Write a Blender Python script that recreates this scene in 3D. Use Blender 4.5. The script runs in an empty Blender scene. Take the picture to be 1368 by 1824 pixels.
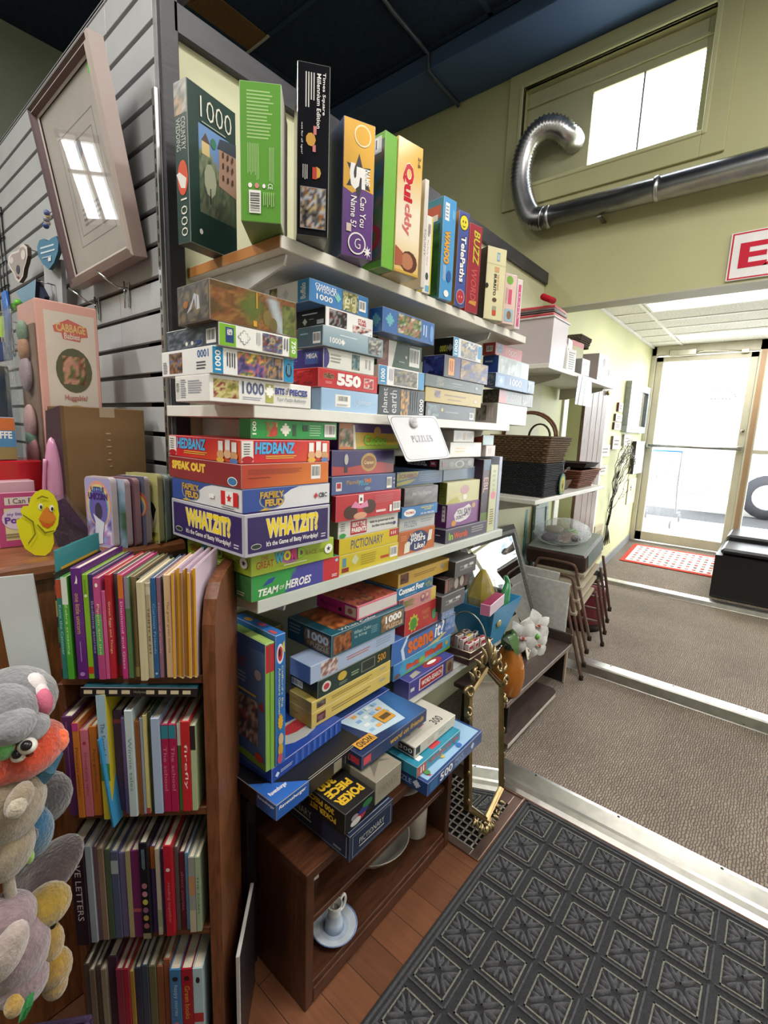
import bpy, bmesh, math, random
from mathutils import Vector, Matrix
from math import sin, cos, pi, radians, sqrt, floor, atan2
S = bpy.context.scene
COL = S.collection
V = Vector
# ------------------------------------------------------------------ camera (measured from the photo)
F = 845.742
YAW, PITCH, ROLL = .691448286, .169391615, -.0372608702
CAM = V((-.592, -1.2, 1.42))
_f = V((cos(YAW)*cos(PITCH), sin(YAW)*cos(PITCH), -sin(PITCH)))
_r = V((sin(YAW), -cos(YAW), 0)); _d = _f.cross(_r)
RX = _r*cos(ROLL) + _d*sin(ROLL); RY = -_r*sin(ROLL) + _d*cos(ROLL); RZ = _f
cam = bpy.data.objects.new('camera', bpy.data.cameras.new('camera')); COL.objects.link(cam)
cam.matrix_world = Matrix(((RX.x, -RY.x, -RZ.x, CAM.x), (RX.y, -RY.y, -RZ.y, CAM.y), (RX.z, -RY.z, -RZ.z, CAM.z), (0, 0, 0, 1)))
cam.data.sensor_fit = 'VERTICAL'; cam.data.sensor_height = 36; cam.data.lens = 36*F/1824; cam.data.clip_start = .02
S.camera = cam
def ray(u, v): return RX*((u-684)/F) + RY*((v-912)/F) + RZ
def at(u, v, x=None, y=None, z=None):       # measuring aid: the point of a known plane seen at a place of the photo
    d = ray(u, v)
    t = (x-CAM.x)/d.x if x is not None else (y-CAM.y)/d.y if y is not None else (z-CAM.z)/d.z
    return CAM + d*t
def atp(u, v, p0, n):
    d = ray(u, v); n = V(n); return CAM + d*((V(p0)-CAM).dot(n)/d.dot(n))
# ------------------------------------------------------------------ colour
def lin(c): return c/12.92 if c <= .04045 else ((c+.055)/1.055)**2.4
_cc = {}
def hx(c):
    if not isinstance(c, str): return c
    if c not in _cc:
        s = c.lstrip('#')
        if len(s) == 3: s = ''.join(q*2 for q in s)
        _cc[c] = tuple(lin(int(s[i:i+2], 16)/255) for i in (0, 2, 4))
    return _cc[c]
def mix(a, b, t):
    a, b = hx(a), hx(b); return tuple(a[i]*(1-t)+b[i]*t for i in range(3))
# ------------------------------------------------------------------ materials
def nmat(name):
    m = bpy.data.materials.new(name); m.use_nodes = True
    nt = m.node_tree; return m, nt, nt.nodes['Principled BSDF']
def node(nt, t, **k):
    n = nt.nodes.new(t)
    for a, b in k.items():
        if a in n.inputs.keys() if hasattr(n.inputs, 'keys') else False: n.inputs[a].default_value = b
        else: setattr(n, a, b)
    return n
MATS = {}
def attr_mat(name, rough=.5, metal=0, spec=.5, bump=0, bscale=200, var=.06, vscale=9, trans=0, coat=0, alpha=1, stretch=None, sheen=0, grain=None):
    """surface colour comes from the mesh's own print colours, broken up by procedural noise"""
    m, nt, b = nmat(name); L = nt.links
    at_ = nt.nodes.new('ShaderNodeAttribute'); at_.attribute_name = 'Col'
    tc = nt.nodes.new('ShaderNodeTexCoord')
    mp = nt.nodes.new('ShaderNodeMapping'); L.new(tc.outputs['Object'], mp.inputs[0])
    if stretch: mp.inputs['Scale'].default_value = stretch
    nz = nt.nodes.new('ShaderNodeTexNoise'); nz.inputs['Scale'].default_value = vscale; nz.inputs['Detail'].default_value = 4
    L.new(mp.outputs[0], nz.inputs[0])
    mr = nt.nodes.new("ShaderNodeMapRange"); mr.inputs["From Min"].default_value = .3; mr.inputs['From Max'].default_value = .7
    mr.inputs['To Min'].default_value = 1-var; mr.inputs['To Max'].default_value = 1+var
    L.new(nz.outputs[0], mr.inputs[0])
    mu = nt.nodes.new('ShaderNodeVectorMath'); mu.operation = 'SCALE'
    L.new(at_.outputs['Color'], mu.inputs[0]); L.new(mr.outputs[0], mu.inputs['Scale'])
    L.new(mu.outputs[0], b.inputs['Base Color'])
    b.inputs['Roughness'].default_value = rough; b.inputs['Metallic'].default_value = metal
    b.inputs['Specular IOR Level'].default_value = spec
    if coat: b.inputs['Coat Weight'].default_value = coat; b.inputs['Coat Roughness'].default_value = .12
    if sheen: b.inputs['Sheen Weight'].default_value = sheen; b.inputs['Sheen Roughness'].default_value = .6
    if trans: b.inputs['Transmission Weight'].default_value = trans
    if alpha < 1: b.inputs['Alpha'].default_value = alpha
    if bump:
        n2 = nt.nodes.new('ShaderNodeTexNoise'); n2.inputs['Scale'].default_value = bscale; n2.inputs['Detail'].default_value = 3
        L.new(mp.outputs[0], n2.inputs[0])
        bp = nt.nodes.new('ShaderNodeBump'); bp.inputs['Strength'].default_value = bump; bp.inputs['Distance'].default_value = .004
        L.new(n2.outputs[0], bp.inputs['Height']); L.new(bp.outputs[0], b.inputs['Normal'])
    MATS[name] = m; return m
attr_mat('printed card', .34, spec=.5, var=.05)
attr_mat('glossy card', .16, spec=.5, var=.04)
attr_mat('matt card', .7, spec=.3, var=.07)
attr_mat('paper pages', .85, spec=.2, var=.1, vscale=160, stretch=(1, 8, 1))
attr_mat('wall paint', .55, spec=.3, bump=.06, bscale=60, var=.04, vscale=3)
attr_mat('dark trim', .45, spec=.4, bump=.15, bscale=90, var=.2, vscale=25, stretch=(.3, 1, 1))
attr_mat('white melamine', .4, var=.05)
attr_mat('plastic', .3, var=.04)
attr_mat('chrome', .14, 1, var=.05)
attr_mat('brushed metal', .33, 1, var=.12, vscale=18, bump=.05, bscale=30)
attr_mat('plush', .95, spec=.1, bump=.9, bscale=170, var=.2, vscale=60, sheen=.6)
attr_mat('cloth', .9, spec=.1, bump=.4, bscale=260, var=.12, vscale=40)
attr_mat('gold', .28, .9, var=.15, vscale=30, bump=.1, bscale=60)
attr_mat('wood', .38, spec=.45, bump=.05, bscale=40, var=.38, vscale=14, stretch=(1.2, 9, 9))
attr_mat('wood upright', .38, spec=.45, bump=.05, bscale=40, var=.38, vscale=14, stretch=(9, 9, 1.2))
attr_mat('wicker', .7, spec=.3, var=.3, vscale=90)
attr_mat('ceiling tile', .9, spec=.15, bump=.7, bscale=160, var=.16, vscale=70)
attr_mat('rubber', .8, spec=.25, bump=.7, bscale=420, var=.22, vscale=130)
attr_mat('ceramic', .15, var=.12, vscale=25)
attr_mat('leather', .3, bump=.12, bscale=120, var=.1)
attr_mat('concrete', .85, bump=.3, bscale=50, var=.15, vscale=6)
def clear(name, tint=(.95, .97, .97), mixf=.86, rough=.02, bump=0):
    """thin clear sheet: lets light straight through, keeps a sharp reflection"""
    m, nt, b = nmat(name); L = nt.links
    tr = nt.nodes.new('ShaderNodeBsdfTransparent'); tr.inputs[0].default_value = (*tint, 1)
    gl = nt.nodes.new('ShaderNodeBsdfGlossy'); gl.inputs['Roughness'].default_value = rough
    if bump:
        nz = nt.nodes.new('ShaderNodeTexNoise'); nz.inputs['Scale'].default_value = 22; nz.inputs['Detail'].default_value = 2; nz.inputs['Distortion'].default_value = 1.5
        bp = nt.nodes.new('ShaderNodeBump'); bp.inputs['Strength'].default_value = bump; bp.inputs['Distance'].default_value = .03
        L.new(nz.outputs[0], bp.inputs['Height']); L.new(bp.outputs[0], gl.inputs['Normal'])
    fr = nt.nodes.new('ShaderNodeLayerWeight'); fr.inputs['Blend'].default_value = .5
    pw = nt.nodes.new('ShaderNodeMath'); pw.operation = 'POWER'; pw.inputs[1].default_value = 5; L.new(fr.outputs['Facing'], pw.inputs[0])
    mr = nt.nodes.new('ShaderNodeMapRange'); mr.inputs['To Min'].default_value = 1-mixf; mr.inputs['To Max'].default_value = 1
    L.new(pw.outputs[0], mr.inputs[0])
    mx = nt.nodes.new('ShaderNodeMixShader'); L.new(mr.outputs[0], mx.inputs[0]); L.new(tr.outputs[0], mx.inputs[1]); L.new(gl.outputs[0], mx.inputs[2])
    L.new(mx.outputs[0], nt.nodes['Material Output'].inputs[0]); MATS[name] = m
clear('window glass', mixf=.96); clear('picture glass', mixf=.92, rough=.01); clear('clear wrap', (.93, .94, .95), .9, .09, .8)
clear('clear bag', (.9, .91, .92), .78, .12, .9)
clear('clear plastic', (.93, .93, .95), .94, .08)
def mirror_mat():
    m, nt, b = nmat('mirror glass'); b.inputs['Metallic'].default_value = 1; b.inputs['Roughness'].default_value = .015
    b.inputs['Base Color'].default_value = (.86, .88, .87, 1); MATS['mirror glass'] = m
mirror_mat()
def emis(name, c, s):
    m, nt, b = nmat(name); b.inputs['Emission Color'].default_value = (*hx(c), 1); b.inputs['Emission Strength'].default_value = s
    b.inputs['Base Color'].default_value = (.8, .8, .8, 1); MATS[name] = m
emis('lamp lens', '#ffffff', 2.2)
def floor_mat():
    m, nt, b = nmat('laminate planks'); L = nt.links
    tc = nt.nodes.new('ShaderNodeTexCoord'); mp = nt.nodes.new('ShaderNodeMapping'); L.new(tc.outputs['Object'], mp.inputs[0]); mp.inputs['Rotation'].default_value = (0, 0, pi/2)
    br = nt.nodes.new('ShaderNodeTexBrick'); br.inputs['Scale'].default_value = 1; br.inputs['Brick Width'].default_value = .7; br.inputs['Row Height'].default_value = .095
    br.inputs['Mortar Size'].default_value = .0012; br.inputs['Color1'].default_value = (*hx('#75492f'), 1); br.inputs['Color2'].default_value = (*hx('#5a3724'), 1); br.inputs['Mortar'].default_value = (*hx('#3a2418'), 1)
    L.new(mp.outputs[0], br.inputs[0])
    m2 = nt.nodes.new('ShaderNodeMapping'); m2.inputs['Scale'].default_value = (30, 2.5, 1); L.new(tc.outputs['Object'], m2.inputs[0])
    nz = nt.nodes.new('ShaderNodeTexNoise'); nz.inputs['Scale'].default_value = 3; nz.inputs['Detail'].default_value = 5; L.new(m2.outputs[0], nz.inputs[0])
    mr = nt.nodes.new('ShaderNodeMapRange'); mr.inputs['To Min'].default_value = .65; mr.inputs['To Max'].default_value = 1.3; L.new(nz.outputs[0], mr.inputs[0])
    mu = nt.nodes.new('ShaderNodeVectorMath'); mu.operation = 'SCALE'; L.new(br.outputs[0], mu.inputs[0]); L.new(mr.outputs[0], mu.inputs['Scale'])
    L.new(mu.outputs[0], b.inputs['Base Color']); b.inputs['Roughness'].default_value = .4; MATS['laminate planks'] = m
floor_mat()
def carpet_mat():
    m, nt, b = nmat('ribbed carpet'); L = nt.links
    tc = nt.nodes.new('ShaderNodeTexCoord'); mp = nt.nodes.new('ShaderNodeMapping'); L.new(tc.outputs['Object'], mp.inputs[0])
    ck = nt.nodes.new('ShaderNodeTexBrick'); ck.inputs['Scale'].default_value = 1; ck.inputs['Brick Width'].default_value = .021; ck.inputs['Row Height'].default_value = .0095; ck.inputs['Mortar Size'].default_value = .0024; ck.inputs['Mortar Smooth'].default_value = 1
    n0 = nt.nodes.new('ShaderNodeTexNoise'); n0.inputs['Scale'].default_value = 34; n0.inputs['Detail'].default_value = 2
    ad = nt.nodes.new('ShaderNodeVectorMath'); ad.operation = 'MULTIPLY_ADD'; ad.inputs[1].default_value = (.02, .02, 0)
    L.new(mp.outputs[0], n0.inputs[0]); L.new(n0.outputs['Color'], ad.inputs[0]); L.new(mp.outputs[0], ad.inputs[2]); L.new(ad.outputs[0], ck.inputs[0])
    ck.inputs['Color1'].default_value = (*hx('#968a7c'), 1); ck.inputs['Color2'].default_value = (*hx('#887c70'), 1); ck.inputs['Mortar'].default_value = (*hx('#6a6057'), 1)
    nz = nt.nodes.new('ShaderNodeTexNoise'); nz.inputs['Scale'].default_value = 2.2; nz.inputs['Detail'].default_value = 6; L.new(mp.outputs[0], nz.inputs[0])
    mr = nt.nodes.new("ShaderNodeMapRange"); mr.inputs["From Min"].default_value = .35; mr.inputs['From Max'].default_value = .65; mr.inputs['To Min'].default_value = .86; mr.inputs['To Max'].default_value = 1.12; L.new(nz.outputs[0], mr.inputs[0])
    mu = nt.nodes.new('ShaderNodeVectorMath'); mu.operation = 'SCALE'; L.new(ck.outputs[0], mu.inputs[0]); L.new(mr.outputs[0], mu.inputs['Scale'])
    L.new(mu.outputs[0], b.inputs['Base Color']); b.inputs['Roughness'].default_value = .95; b.inputs['Specular IOR Level'].default_value = .15
    bp = nt.nodes.new('ShaderNodeBump'); bp.inputs['Strength'].default_value = .8; bp.inputs['Distance'].default_value = .004; bp.invert = True
    L.new(ck.outputs['Fac'], bp.inputs['Height']); L.new(bp.outputs[0], b.inputs['Normal']); MATS['ribbed carpet'] = m
carpet_mat()
# ------------------------------------------------------------------ mesh builder: ONE object per build
class MB:
    def __init__(s): s.v = []; s.f = []; s.c = []; s.m = []; s.sm = []
    def face(s, pts, col, mat=0, smooth=False):
        i = len(s.v); s.v += [tuple(p) for p in pts]; s.f.append(tuple(range(i, i+len(pts)))); s.c.append(hx(col)); s.m.append(mat); s.sm.append(smooth)
    def add(s, vs, fs, col, mat=0, smooth=False):
        i = len(s.v); s.v += [tuple(p) for p in vs]
        for k, f in enumerate(fs):
            s.f.append(tuple(j+i for j in f)); s.c.append(hx(col[k]) if isinstance(col, list) else hx(col)); s.m.append(mat); s.sm.append(smooth)
    def box(s, a, b, col, mat=0, ch=0, M=None):
        """box from corner a to corner b, edges chamfered by ch"""
        x0, y0, z0 = a; x1, y1, z1 = b
        pts = []
        if ch <= 0:
            vs = [(x, y, z) for z in (z0, z1) for y in (y0, y1) for x in (x0, x1)]
            fs = [(0, 2, 3, 1), (4, 5, 7, 6), (0, 1, 5, 4), (2, 6, 7, 3), (0, 4, 6, 2), (1, 3, 7, 5)]
        else:
            vs = []; idx = {}
            for X in (0, 1):
                for Y in (0, 1):
                    for Z in (0, 1):
                        for ax in range(3):
                            p = [(x0, x1)[X], (y0, y1)[Y], (z0, z1)[Z]]
                            for q in range(3):
                                if q != ax:
                                    sgn = (X, Y, Z)[q]; p[q] += ch*(1-2*sgn)
                            idx[(X, Y, Z, ax)] = len(vs); vs.append(tuple(p))
            fs = []
            for ax in range(3):
                o = [q for q in range(3) if q != ax]
                for sg in (0, 1):
                    q = []
                    for (i, j) in ((0, 0), (1, 0), (1, 1), (0, 1)):
                        k = [0, 0, 0]; k[ax] = sg; k[o[0]] = i; k[o[1]] = j; q.append(idx[(*k, ax)])
                    fs.append(tuple(q))
                for (i, j) in ((0, 0), (1, 0), (1, 1), (0, 1)):      # edges parallel to ax
                    k0 = [0, 0, 0]; k0[o[0]] = i; k0[o[1]] = j; k1 = list(k0); k1[ax] = 1
                    fs.append((idx[(*k0, o[0])], idx[(*k1, o[0])], idx[(*k1, o[1])], idx[(*k0, o[1])]))
            for X in (0, 1):
                for Y in (0, 1):
                    for Z in (0, 1): fs.append(tuple(idx[(X, Y, Z, ax)] for ax in range(3)))
        if M is not None: vs = [M @ V(p) for p in vs]
        s.add(vs, fs, col, mat)
    def tube(s, pts, r, col, n=8, mat=0, cap=True, smooth=True, closed=False):
        pts = [V(p) for p in pts]; N = len(pts); rs = r if isinstance(r, (list, tuple)) else [r]*N
        base = len(s.v); up = None; vs = []
        for i, p in enumerate(pts):
            t = (pts[(i+1) % N]-pts[i-1]) if closed else (pts[min(i+1, N-1)]-pts[max(i-1, 0)])
            if t.length < 1e-9: t = V((0, 0, 1))
            t.normalize()
            if up is None:
                up = V((0, 0, 1)) if abs(t.z) < .9 else V((1, 0, 0))
            a = t.cross(up)
            if a.length < 1e-6: a = t.orthogonal()
            a.normalize(); b = a.cross(t); up = b
            for k in range(n):
                th = 2*pi*k/n; vs.append(p + a*(rs[i]*cos(th)) + b*(rs[i]*sin(th)))
        fs = []
        for i in range(N if closed else N-1):
            j = (i+1) % N
            for k in range(n): fs.append((i*n+k, i*n+(k+1) % n, j*n+(k+1) % n, j*n+k))
        if cap and not closed: fs += [tuple(range(n-1, -1, -1)), tuple((N-1)*n+k for k in range(n))]
        s.add(vs, fs, col, mat, smooth)
    def lathe(s, prof, col, c=(0, 0, 0), n=28, mat=0, smooth=True, axis=None, ex=1, ey=1):
        vs = []; fs = []; k = len(prof)
        for i in range(n):
            th = 2*pi*i/n
            for r, z in prof: vs.append(V((r*cos(th)*ex, r*sin(th)*ey, z)))
        for i in range(n):
            j = (i+1) % n
            for q in range(k-1): fs.append((i*k+q, j*k+q, j*k+q+1, i*k+q+1))
        if axis is not None:
            Q = V((0, 0, 1)).rotation_difference(V(axis)); vs = [Q @ p for p in vs]
        vs = [p+V(c) for p in vs]
        cl = [col[q] for i in range(n) for q in range(k-1)] if isinstance(col, list) else col
        s.add(vs, fs, cl, mat, smooth)
    def ball(s, c, r, col, n=14, m=10, mat=0, M=None, fn=None):
        r = (r, r, r) if not isinstance(r, (tuple, list)) else r
        vs = []; fs = []
        for i in range(m+1):
            ph = pi*i/m
            for k in range(n):
                th = 2*pi*k/n; p = V((sin(ph)*cos(th), sin(ph)*sin(th), cos(ph)))
                if fn: p = p*fn(p)
                p = V((p.x*r[0], p.y*r[1], p.z*r[2]))
                if M is not None: p = M @ p
                vs.append(p+V(c))
        for i in range(m):
            for k in range(n): fs.append((i*n+k, (i+1)*n+k, (i+1)*n+(k+1) % n, i*n+(k+1) % n))
        s.add(vs, fs, col, mat, True)
    def prism(s, outline, O, U, W, depth, col, mat=0, side=None, smooth=False):
        """outline (a,b) in plane O+aU+bW, thickened by depth along the normal"""
        O, U, W = V(O), V(U), V(W); N = U.cross(W).normalized()*depth
        f = [O+U*a+W*b for a, b in outline]; k = [p-N for p in f]; n = len(f)
        s.face(f, col, mat); s.face(k[::-1], side or col, mat)
        for i in range(n):
            j = (i+1) % n; s.face([f[j], f[i], k[i], k[j]], side or col, mat, smooth)
    def build(s, name, mats, parent=None, loc=None, rz=0, rot=None):
        me = bpy.data.meshes.new(name); me.from_pydata(s.v, [], s.f); 
        ca = me.color_attributes.new('Col', 'FLOAT_COLOR', 'CORNER')
        dat = []
        for f, c in zip(s.f, s.c):
            if c and isinstance(c[0], tuple):
                for q in c: dat += [*q, 1]
            else: dat += [*c, 1]*len(f)
        ca.data.foreach_set('color', dat)
        for m in (mats if isinstance(mats, (list, tuple)) else [mats]): me.materials.append(MATS[m])
        me.polygons.foreach_set('material_index', s.m); me.polygons.foreach_set('use_smooth', s.sm)
        me.update()
        bm = bmesh.new(); bm.from_mesh(me)
        bmesh.ops.recalc_face_normals(bm, faces=bm.faces) if not getattr(s, 'keep', False) else None
        bm.to_mesh(me); bm.free()
        o = bpy.data.objects.new(name, me); COL.objects.link(o)
        if loc is not None: o.location = loc
        o.rotation_euler = rot if rot else (0, 0, rz)
        if parent: o.parent = parent
        return o
def tag(o, label=None, cat=None, group=None, kind=None):
    if label: o['label'] = label
    if cat: o['category'] = cat
    if group: o['group'] = group
    if kind: o['kind'] = kind
    return o
def empty(name, loc=(0, 0, 0), rz=0, rot=None):
    o = bpy.data.objects.new(name, None); COL.objects.link(o); o.location = loc; o.rotation_euler = rot or (0, 0, rz); o.empty_display_size = .05; return o
def struct(o): o['kind'] = 'structure'; return o
# ------------------------------------------------------------------ noise for printed pictures
def h2(x, y, s): 
    n = (x*374761393 + y*668265263 + s*974634777) & 0xffffffff
    n = ((n ^ (n >> 13))*1274126177) & 0xffffffff
    return ((n ^ (n >> 16)) & 0xffff)/65535
def vn(x, y, s):
    xi, yi = floor(x), floor(y); fx, fy = x-xi, y-yi; fx = fx*fx*(3-2*fx); fy = fy*fy*(3-2*fy)
    return (h2(xi, yi, s)*(1-fx)+h2(xi+1, yi, s)*fx)*(1-fy) + (h2(xi, yi+1, s)*(1-fx)+h2(xi+1, yi+1, s)*fx)*fy
def fb(x, y, s): return .55*vn(x, y, s)+.3*vn(2.1*x, 2.1*y, s+1)+.15*vn(4.3*x, 4.3*y, s+2)
def pal(colors, seed=1, sx=4, sy=4, top=None, con=2.0):
    cs = [hx(c) for c in colors]; n = len(cs)
    def fn(u, v):
        t = (fb(u*sx, v*sy, seed)-.5)*con+.5; t = min(max(t, 0), .999)*n; i = int(t)
        c = cs[i]; k = .8+.4*h2(int(u*60), int(v*60), seed+7)
        if top and v+.12*(fb(u*3, 2, seed+3)-.5) > top[1]: c = hx(top[0]); k = 1
        return tuple(min(q*k, 1) for q in c)
    return fn
# ------------------------------------------------------------------ lettering: outlines of words, cached
_tc = {}
def text_geo(t, bold=0, shear=0):
    k = (t, bold, shear)
    if k in _tc: return _tc[k]
    cu = bpy.data.curves.new('lettering', 'FONT'); cu.body = t; cu.resolution_u = 2; cu.offset = bold; cu.shear = shear; cu.fill_mode = 'FRONT'
    ob = bpy.data.objects.new('lettering', cu); COL.objects.link(ob)
    bpy.context.view_layer.update()
    me = bpy.data.meshes.new_from_object(ob.evaluated_get(bpy.context.evaluated_depsgraph_get()))
    vs = [(v.co.x, v.co.y) for v in me.vertices]; fs = [tuple(p.vertices) for p in me.polygons]
    bpy.data.objects.remove(ob); bpy.data.curves.remove(cu); bpy.data.meshes.remove(me)
    if not vs: vs = [(0, 0), (1, 0), (0, 1)]; fs = []
    x0 = min(p[0] for p in vs); x1 = max(p[0] for p in vs); y0 = min(p[1] for p in vs); y1 = max(p[1] for p in vs)
    vs = [((p[0]-x0)/max(x1-x0, 1e-6), (p[1]-y0)/max(y1-y0, 1e-6)) for p in vs]
    _tc[k] = (vs, fs, (x1-x0)/max(y1-y0, 1e-6)); return _tc[k]
class Face:
    """a printable rectangle: origin O (lower left as seen), U to the right, W up, in metres; ops in 0..1 coordinates"""
    def __init__(s, mb, O, U, W, mat=0, lift=.00018):
        s.mb, s.O, s.U, s.W, s.mat = mb, V(O), V(U), V(W), mat; s.N = s.U.cross(s.W).normalized(); s.k = 1; s.l = lift
    def p(s, a, b): return s.O+s.U*a+s.W*b+s.N*(s.l*s.k)
    def poly(s, pts, col):
        s.mb.face([s.p(a, b) for a, b in pts], col, s.mat); s.k += 1
    def R(s, x0, y0, x1, y1, col): s.poly([(x0, y0), (x1, y0), (x1, y1), (x0, y1)], col)
    def E(s, cx, cy, rx, ry, col, n=20): s.poly([(cx+rx*cos(2*pi*i/n), cy+ry*sin(2*pi*i/n)) for i in range(n)], col)
    def C(s, cx, cy, r, col, n=20):                       # true circle, r in units of the height
        s.E(cx, cy, r*s.W.length/s.U.length, r, col, n)
    def T(s, t, x0, y0, x1, y1, col, bold=.015, shear=0, rot=0, out=None, ow=.03):
        for (c, bo) in (([(out, bold+ow)] if out else [])+[(col, bold)]):
            vs, fs, asp = text_geo(t, bo, shear)
            g = (bo-bold)*.8 if out else 0
            X0, X1, Y0, Y1 = x0, x1, y0, y1
            if out and c == out: 
                e = ow*.9; X0 -= e*(x1-x0)/max(asp, .3); X1 += e*(x1-x0)/max(asp, .3); Y0 -= e*(y1-y0); Y1 += e*(y1-y0)
            def tr(q):
                a, b = q
                if rot == 90: a, b = 1-b, a                # reads bottom to top
                elif rot == 270: a, b = b, 1-a             # reads top to bottom
                elif rot == 180: a, b = 1-a, 1-b
                return s.p(X0+(X1-X0)*a, Y0+(Y1-Y0)*b)
            s.mb.add([tr(q) for q in vs], fs, c, s.mat); s.k += 1
    def G(s, x0, y0, x1, y1, fn, nx=14, ny=10):            # a printed picture
        vs = [s.p(x0+(x1-x0)*i/nx, y0+(y1-y0)*j/ny) for j in range(ny+1) for i in range(nx+1)]
        cv = [fn(i/nx, j/ny) for j in range(ny+1) for i in range(nx+1)]
        b = len(s.mb.v); s.mb.v += [tuple(p) for p in vs]
        for j in range(ny):
            for i in range(nx):
                q = (j*(nx+1)+i, j*(nx+1)+i+1, (j+1)*(nx+1)+i+1, (j+1)*(nx+1)+i)
                s.mb.f.append(tuple(b+t for t in q)); s.mb.c.append(tuple(hx(cv[t]) for t in q)); s.mb.m.append(s.mat); s.mb.sm.append(False)
        s.k += 1
    def B(s, x0, y0, x1, y1, seed=1, vert=False):          # barcode
        s.R(x0, y0, x1, y1, '#f2f0ec'); r = random.Random(seed); t = .08
        while t < .9:
            w = r.choice((.015, .03, .045))
            if vert: s.R(x0+.1*(x1-x0), y0+t*(y1-y0), x0+.9*(x1-x0), y0+(t+w)*(y1-y0), '#222')
            else: s.R(x0+t*(x1-x0), y0+.22*(y1-y0), x0+(t+w)*(x1-x0), y0+.9*(y1-y0), '#222')
            s.k -= 1; t += w+r.choice((.02, .035, .05))
        s.k += 1
    def L(s, x0, y0, x1, y1, n, col, seed=3, vert=False):  # lines of print too small to read
        r = random.Random(seed)
        for i in range(n):
            e = r.uniform(.75, 1)
            if vert: a = x0+(x1-x0)*(i+.25)/n; s.R(a, y1-(y1-y0)*e, a+(x1-x0)*.45/n, y1, col)
            else: b = y0+(y1-y0)*(i+.25)/n; s.R(x0, b, x0+(x1-x0)*e, b+(y1-y0)*.45/n, col)
            s.k -= 1
        s.k += 1
    def star(s, cx, cy, rx, ry, col, n=5, inner=.45, a0=pi/2):
        s.poly([(cx+rx*(1 if i % 2 == 0 else inner)*cos(a0+pi*i/n), cy+ry*(1 if i % 2 == 0 else inner)*sin(a0+pi*i/n)) for i in range(2*n)], col)
    def jig(s, cx, cy, r, col):                            # a jigsaw piece
        a = s.W.length/s.U.length
        q = []
        for i in range(4):
            th = i*pi/2
            for (x, y) in ((-.6, .6), (-.16, .6), (-.26, .82), (0, 1.0), (.26, .82), (.16, .6)):
                q.append((x*cos(-th)-y*sin(-th), x*sin(-th)+y*cos(-th)))
        s.poly([(cx+x*r*a, cy+y*r) for x, y in q], col)
# ================================================================== THE ROOM
def bx(name, a, b, col, mat, ch=0, parent=None, **k):
    m = MB(); m.box(a, b, col, 0, ch); return m.build(name, mat, parent, **k)
def floor_z(x):
    pr = [(-9, 0), (1.09, 0), (1.2, .02), (2.21, .05), (2.225, .098), (3.894, .13), (3.905, .158), (3.95, .16), (5.21, .325), (60, .325)]
    for (a, za), (b, zb) in zip(pr, pr[1:]):
        if a <= x <= b: return za+(zb-za)*(x-a)/(b-a)
    return 0
CEIL = 3.55; XH = 2.245; XD = 5.21; YB = 2.385; YN = -4.2; XW = -3.4
m = MB(); m.face([(XW, YN, 0), (XD+.05, YN, 0), (XD+.05, YB, 0), (XW, YB, 0)], '#7a4d33'); struct(m.build('floor', 'laminate planks'))
# carpeted ramp in three stretches, each one sheet
for i, (a, b) in enumerate((((1.19, .02), (2.215, .05)), ((2.29, .1), (3.90, .13)), ((3.93, .16), (5.21, .325)))):
    m = MB(); m.face([(a[0], YN, a[1]), (b[0], YN, b[1]), (b[0], .0, b[1]), (a[0], .0, a[1])], '#7d7166'); struct(m.build('floor_%d' % (i+1), 'ribbed carpet'))
def strip(name, prof, y0, y1, screws, col='#b9b6b0'):
    m = MB()
    for (a, za), (b, zb) in zip(prof, prof[1:]): m.face([(a, y0, za), (b, y0, zb), (b, y1, zb), (a, y1, za)], col)
    o = struct(m.build(name, 'brushed metal'))
    for (x, z) in screws:
        y = y1-.25; q = MB()
        while y > y0: q.lathe([(0, .0022), (.004, .0018), (.0055, 0)], '#4a4744', (x, y, z), 10); y -= .32
        s_ = q.build('screw', 'brushed metal', o); s_['kind'] = 'stuff'
strip('trim_3', [(1.085, .001), (1.10, .012), (1.125, .015), (1.135, .02), (1.20, .026), (1.222, .021)], YN, -.02, [(1.205, .026)])
strip('trim_4', [(2.205, .049), (2.208, .054), (2.22, .1), (2.232, .105), (2.30, .106), (2.312, .1)], YN, -.02, [(2.2095, .06), (2.29, .106)])
strip('trim_5', [(3.888, .129), (3.892, .134), (3.90, .162), (3.91, .166), (3.97, .171), (3.982, .165)], YN, -.02, [])
# freestanding partition with the game shelves (y = 0) and its slatwall end (x = 0)
PY = '#cdccac'
m = MB(); m.box((.012, 0, 0), (XH+.1, .13, 2.29), PY); struct(m.build('wall_shelves', 'wall paint'))
m = MB(); m.box((.03, -.02, 2.289), (XH-.002, .14, 2.352), '#3b3a40', 0, .003); struct(m.build('trim_1', 'dark trim'))
m = MB(); m.box((.0, -.02, 0), (.041, .0, 2.62), '#2c2b30', 0, .002); m.box((-.002, -.005, 0), (.012, .013, 2.6), '#88888c', 0, .001); struct(m.build('trim_2', 'dark trim'))
m = MB(); m.face([(.012, .01, 0), (.012, .01, 2.46), (.012, YB, 2.46), (.012, YB, 0)], '#3f2519')
k = 0; z = 1.690-.0762*21+.004
zs = []
while z < 2.46: zs.append(z); z += .0762
zs = [0]+zs+[2.462]
for y0, y1 in ((.013, .262), (.264, YB)):
    for a, b in zip(zs, zs[1:]):
        m.box((-.002, y0, a+.006), (.011, y1, b-.006), '#b0b1b3', 0, .001)
m.box((-.002, .013, 2.458), (.13, YB, 2.466), '#8d8e92')
struct(m.build('wall_slat', 'white melamine'))
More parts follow.
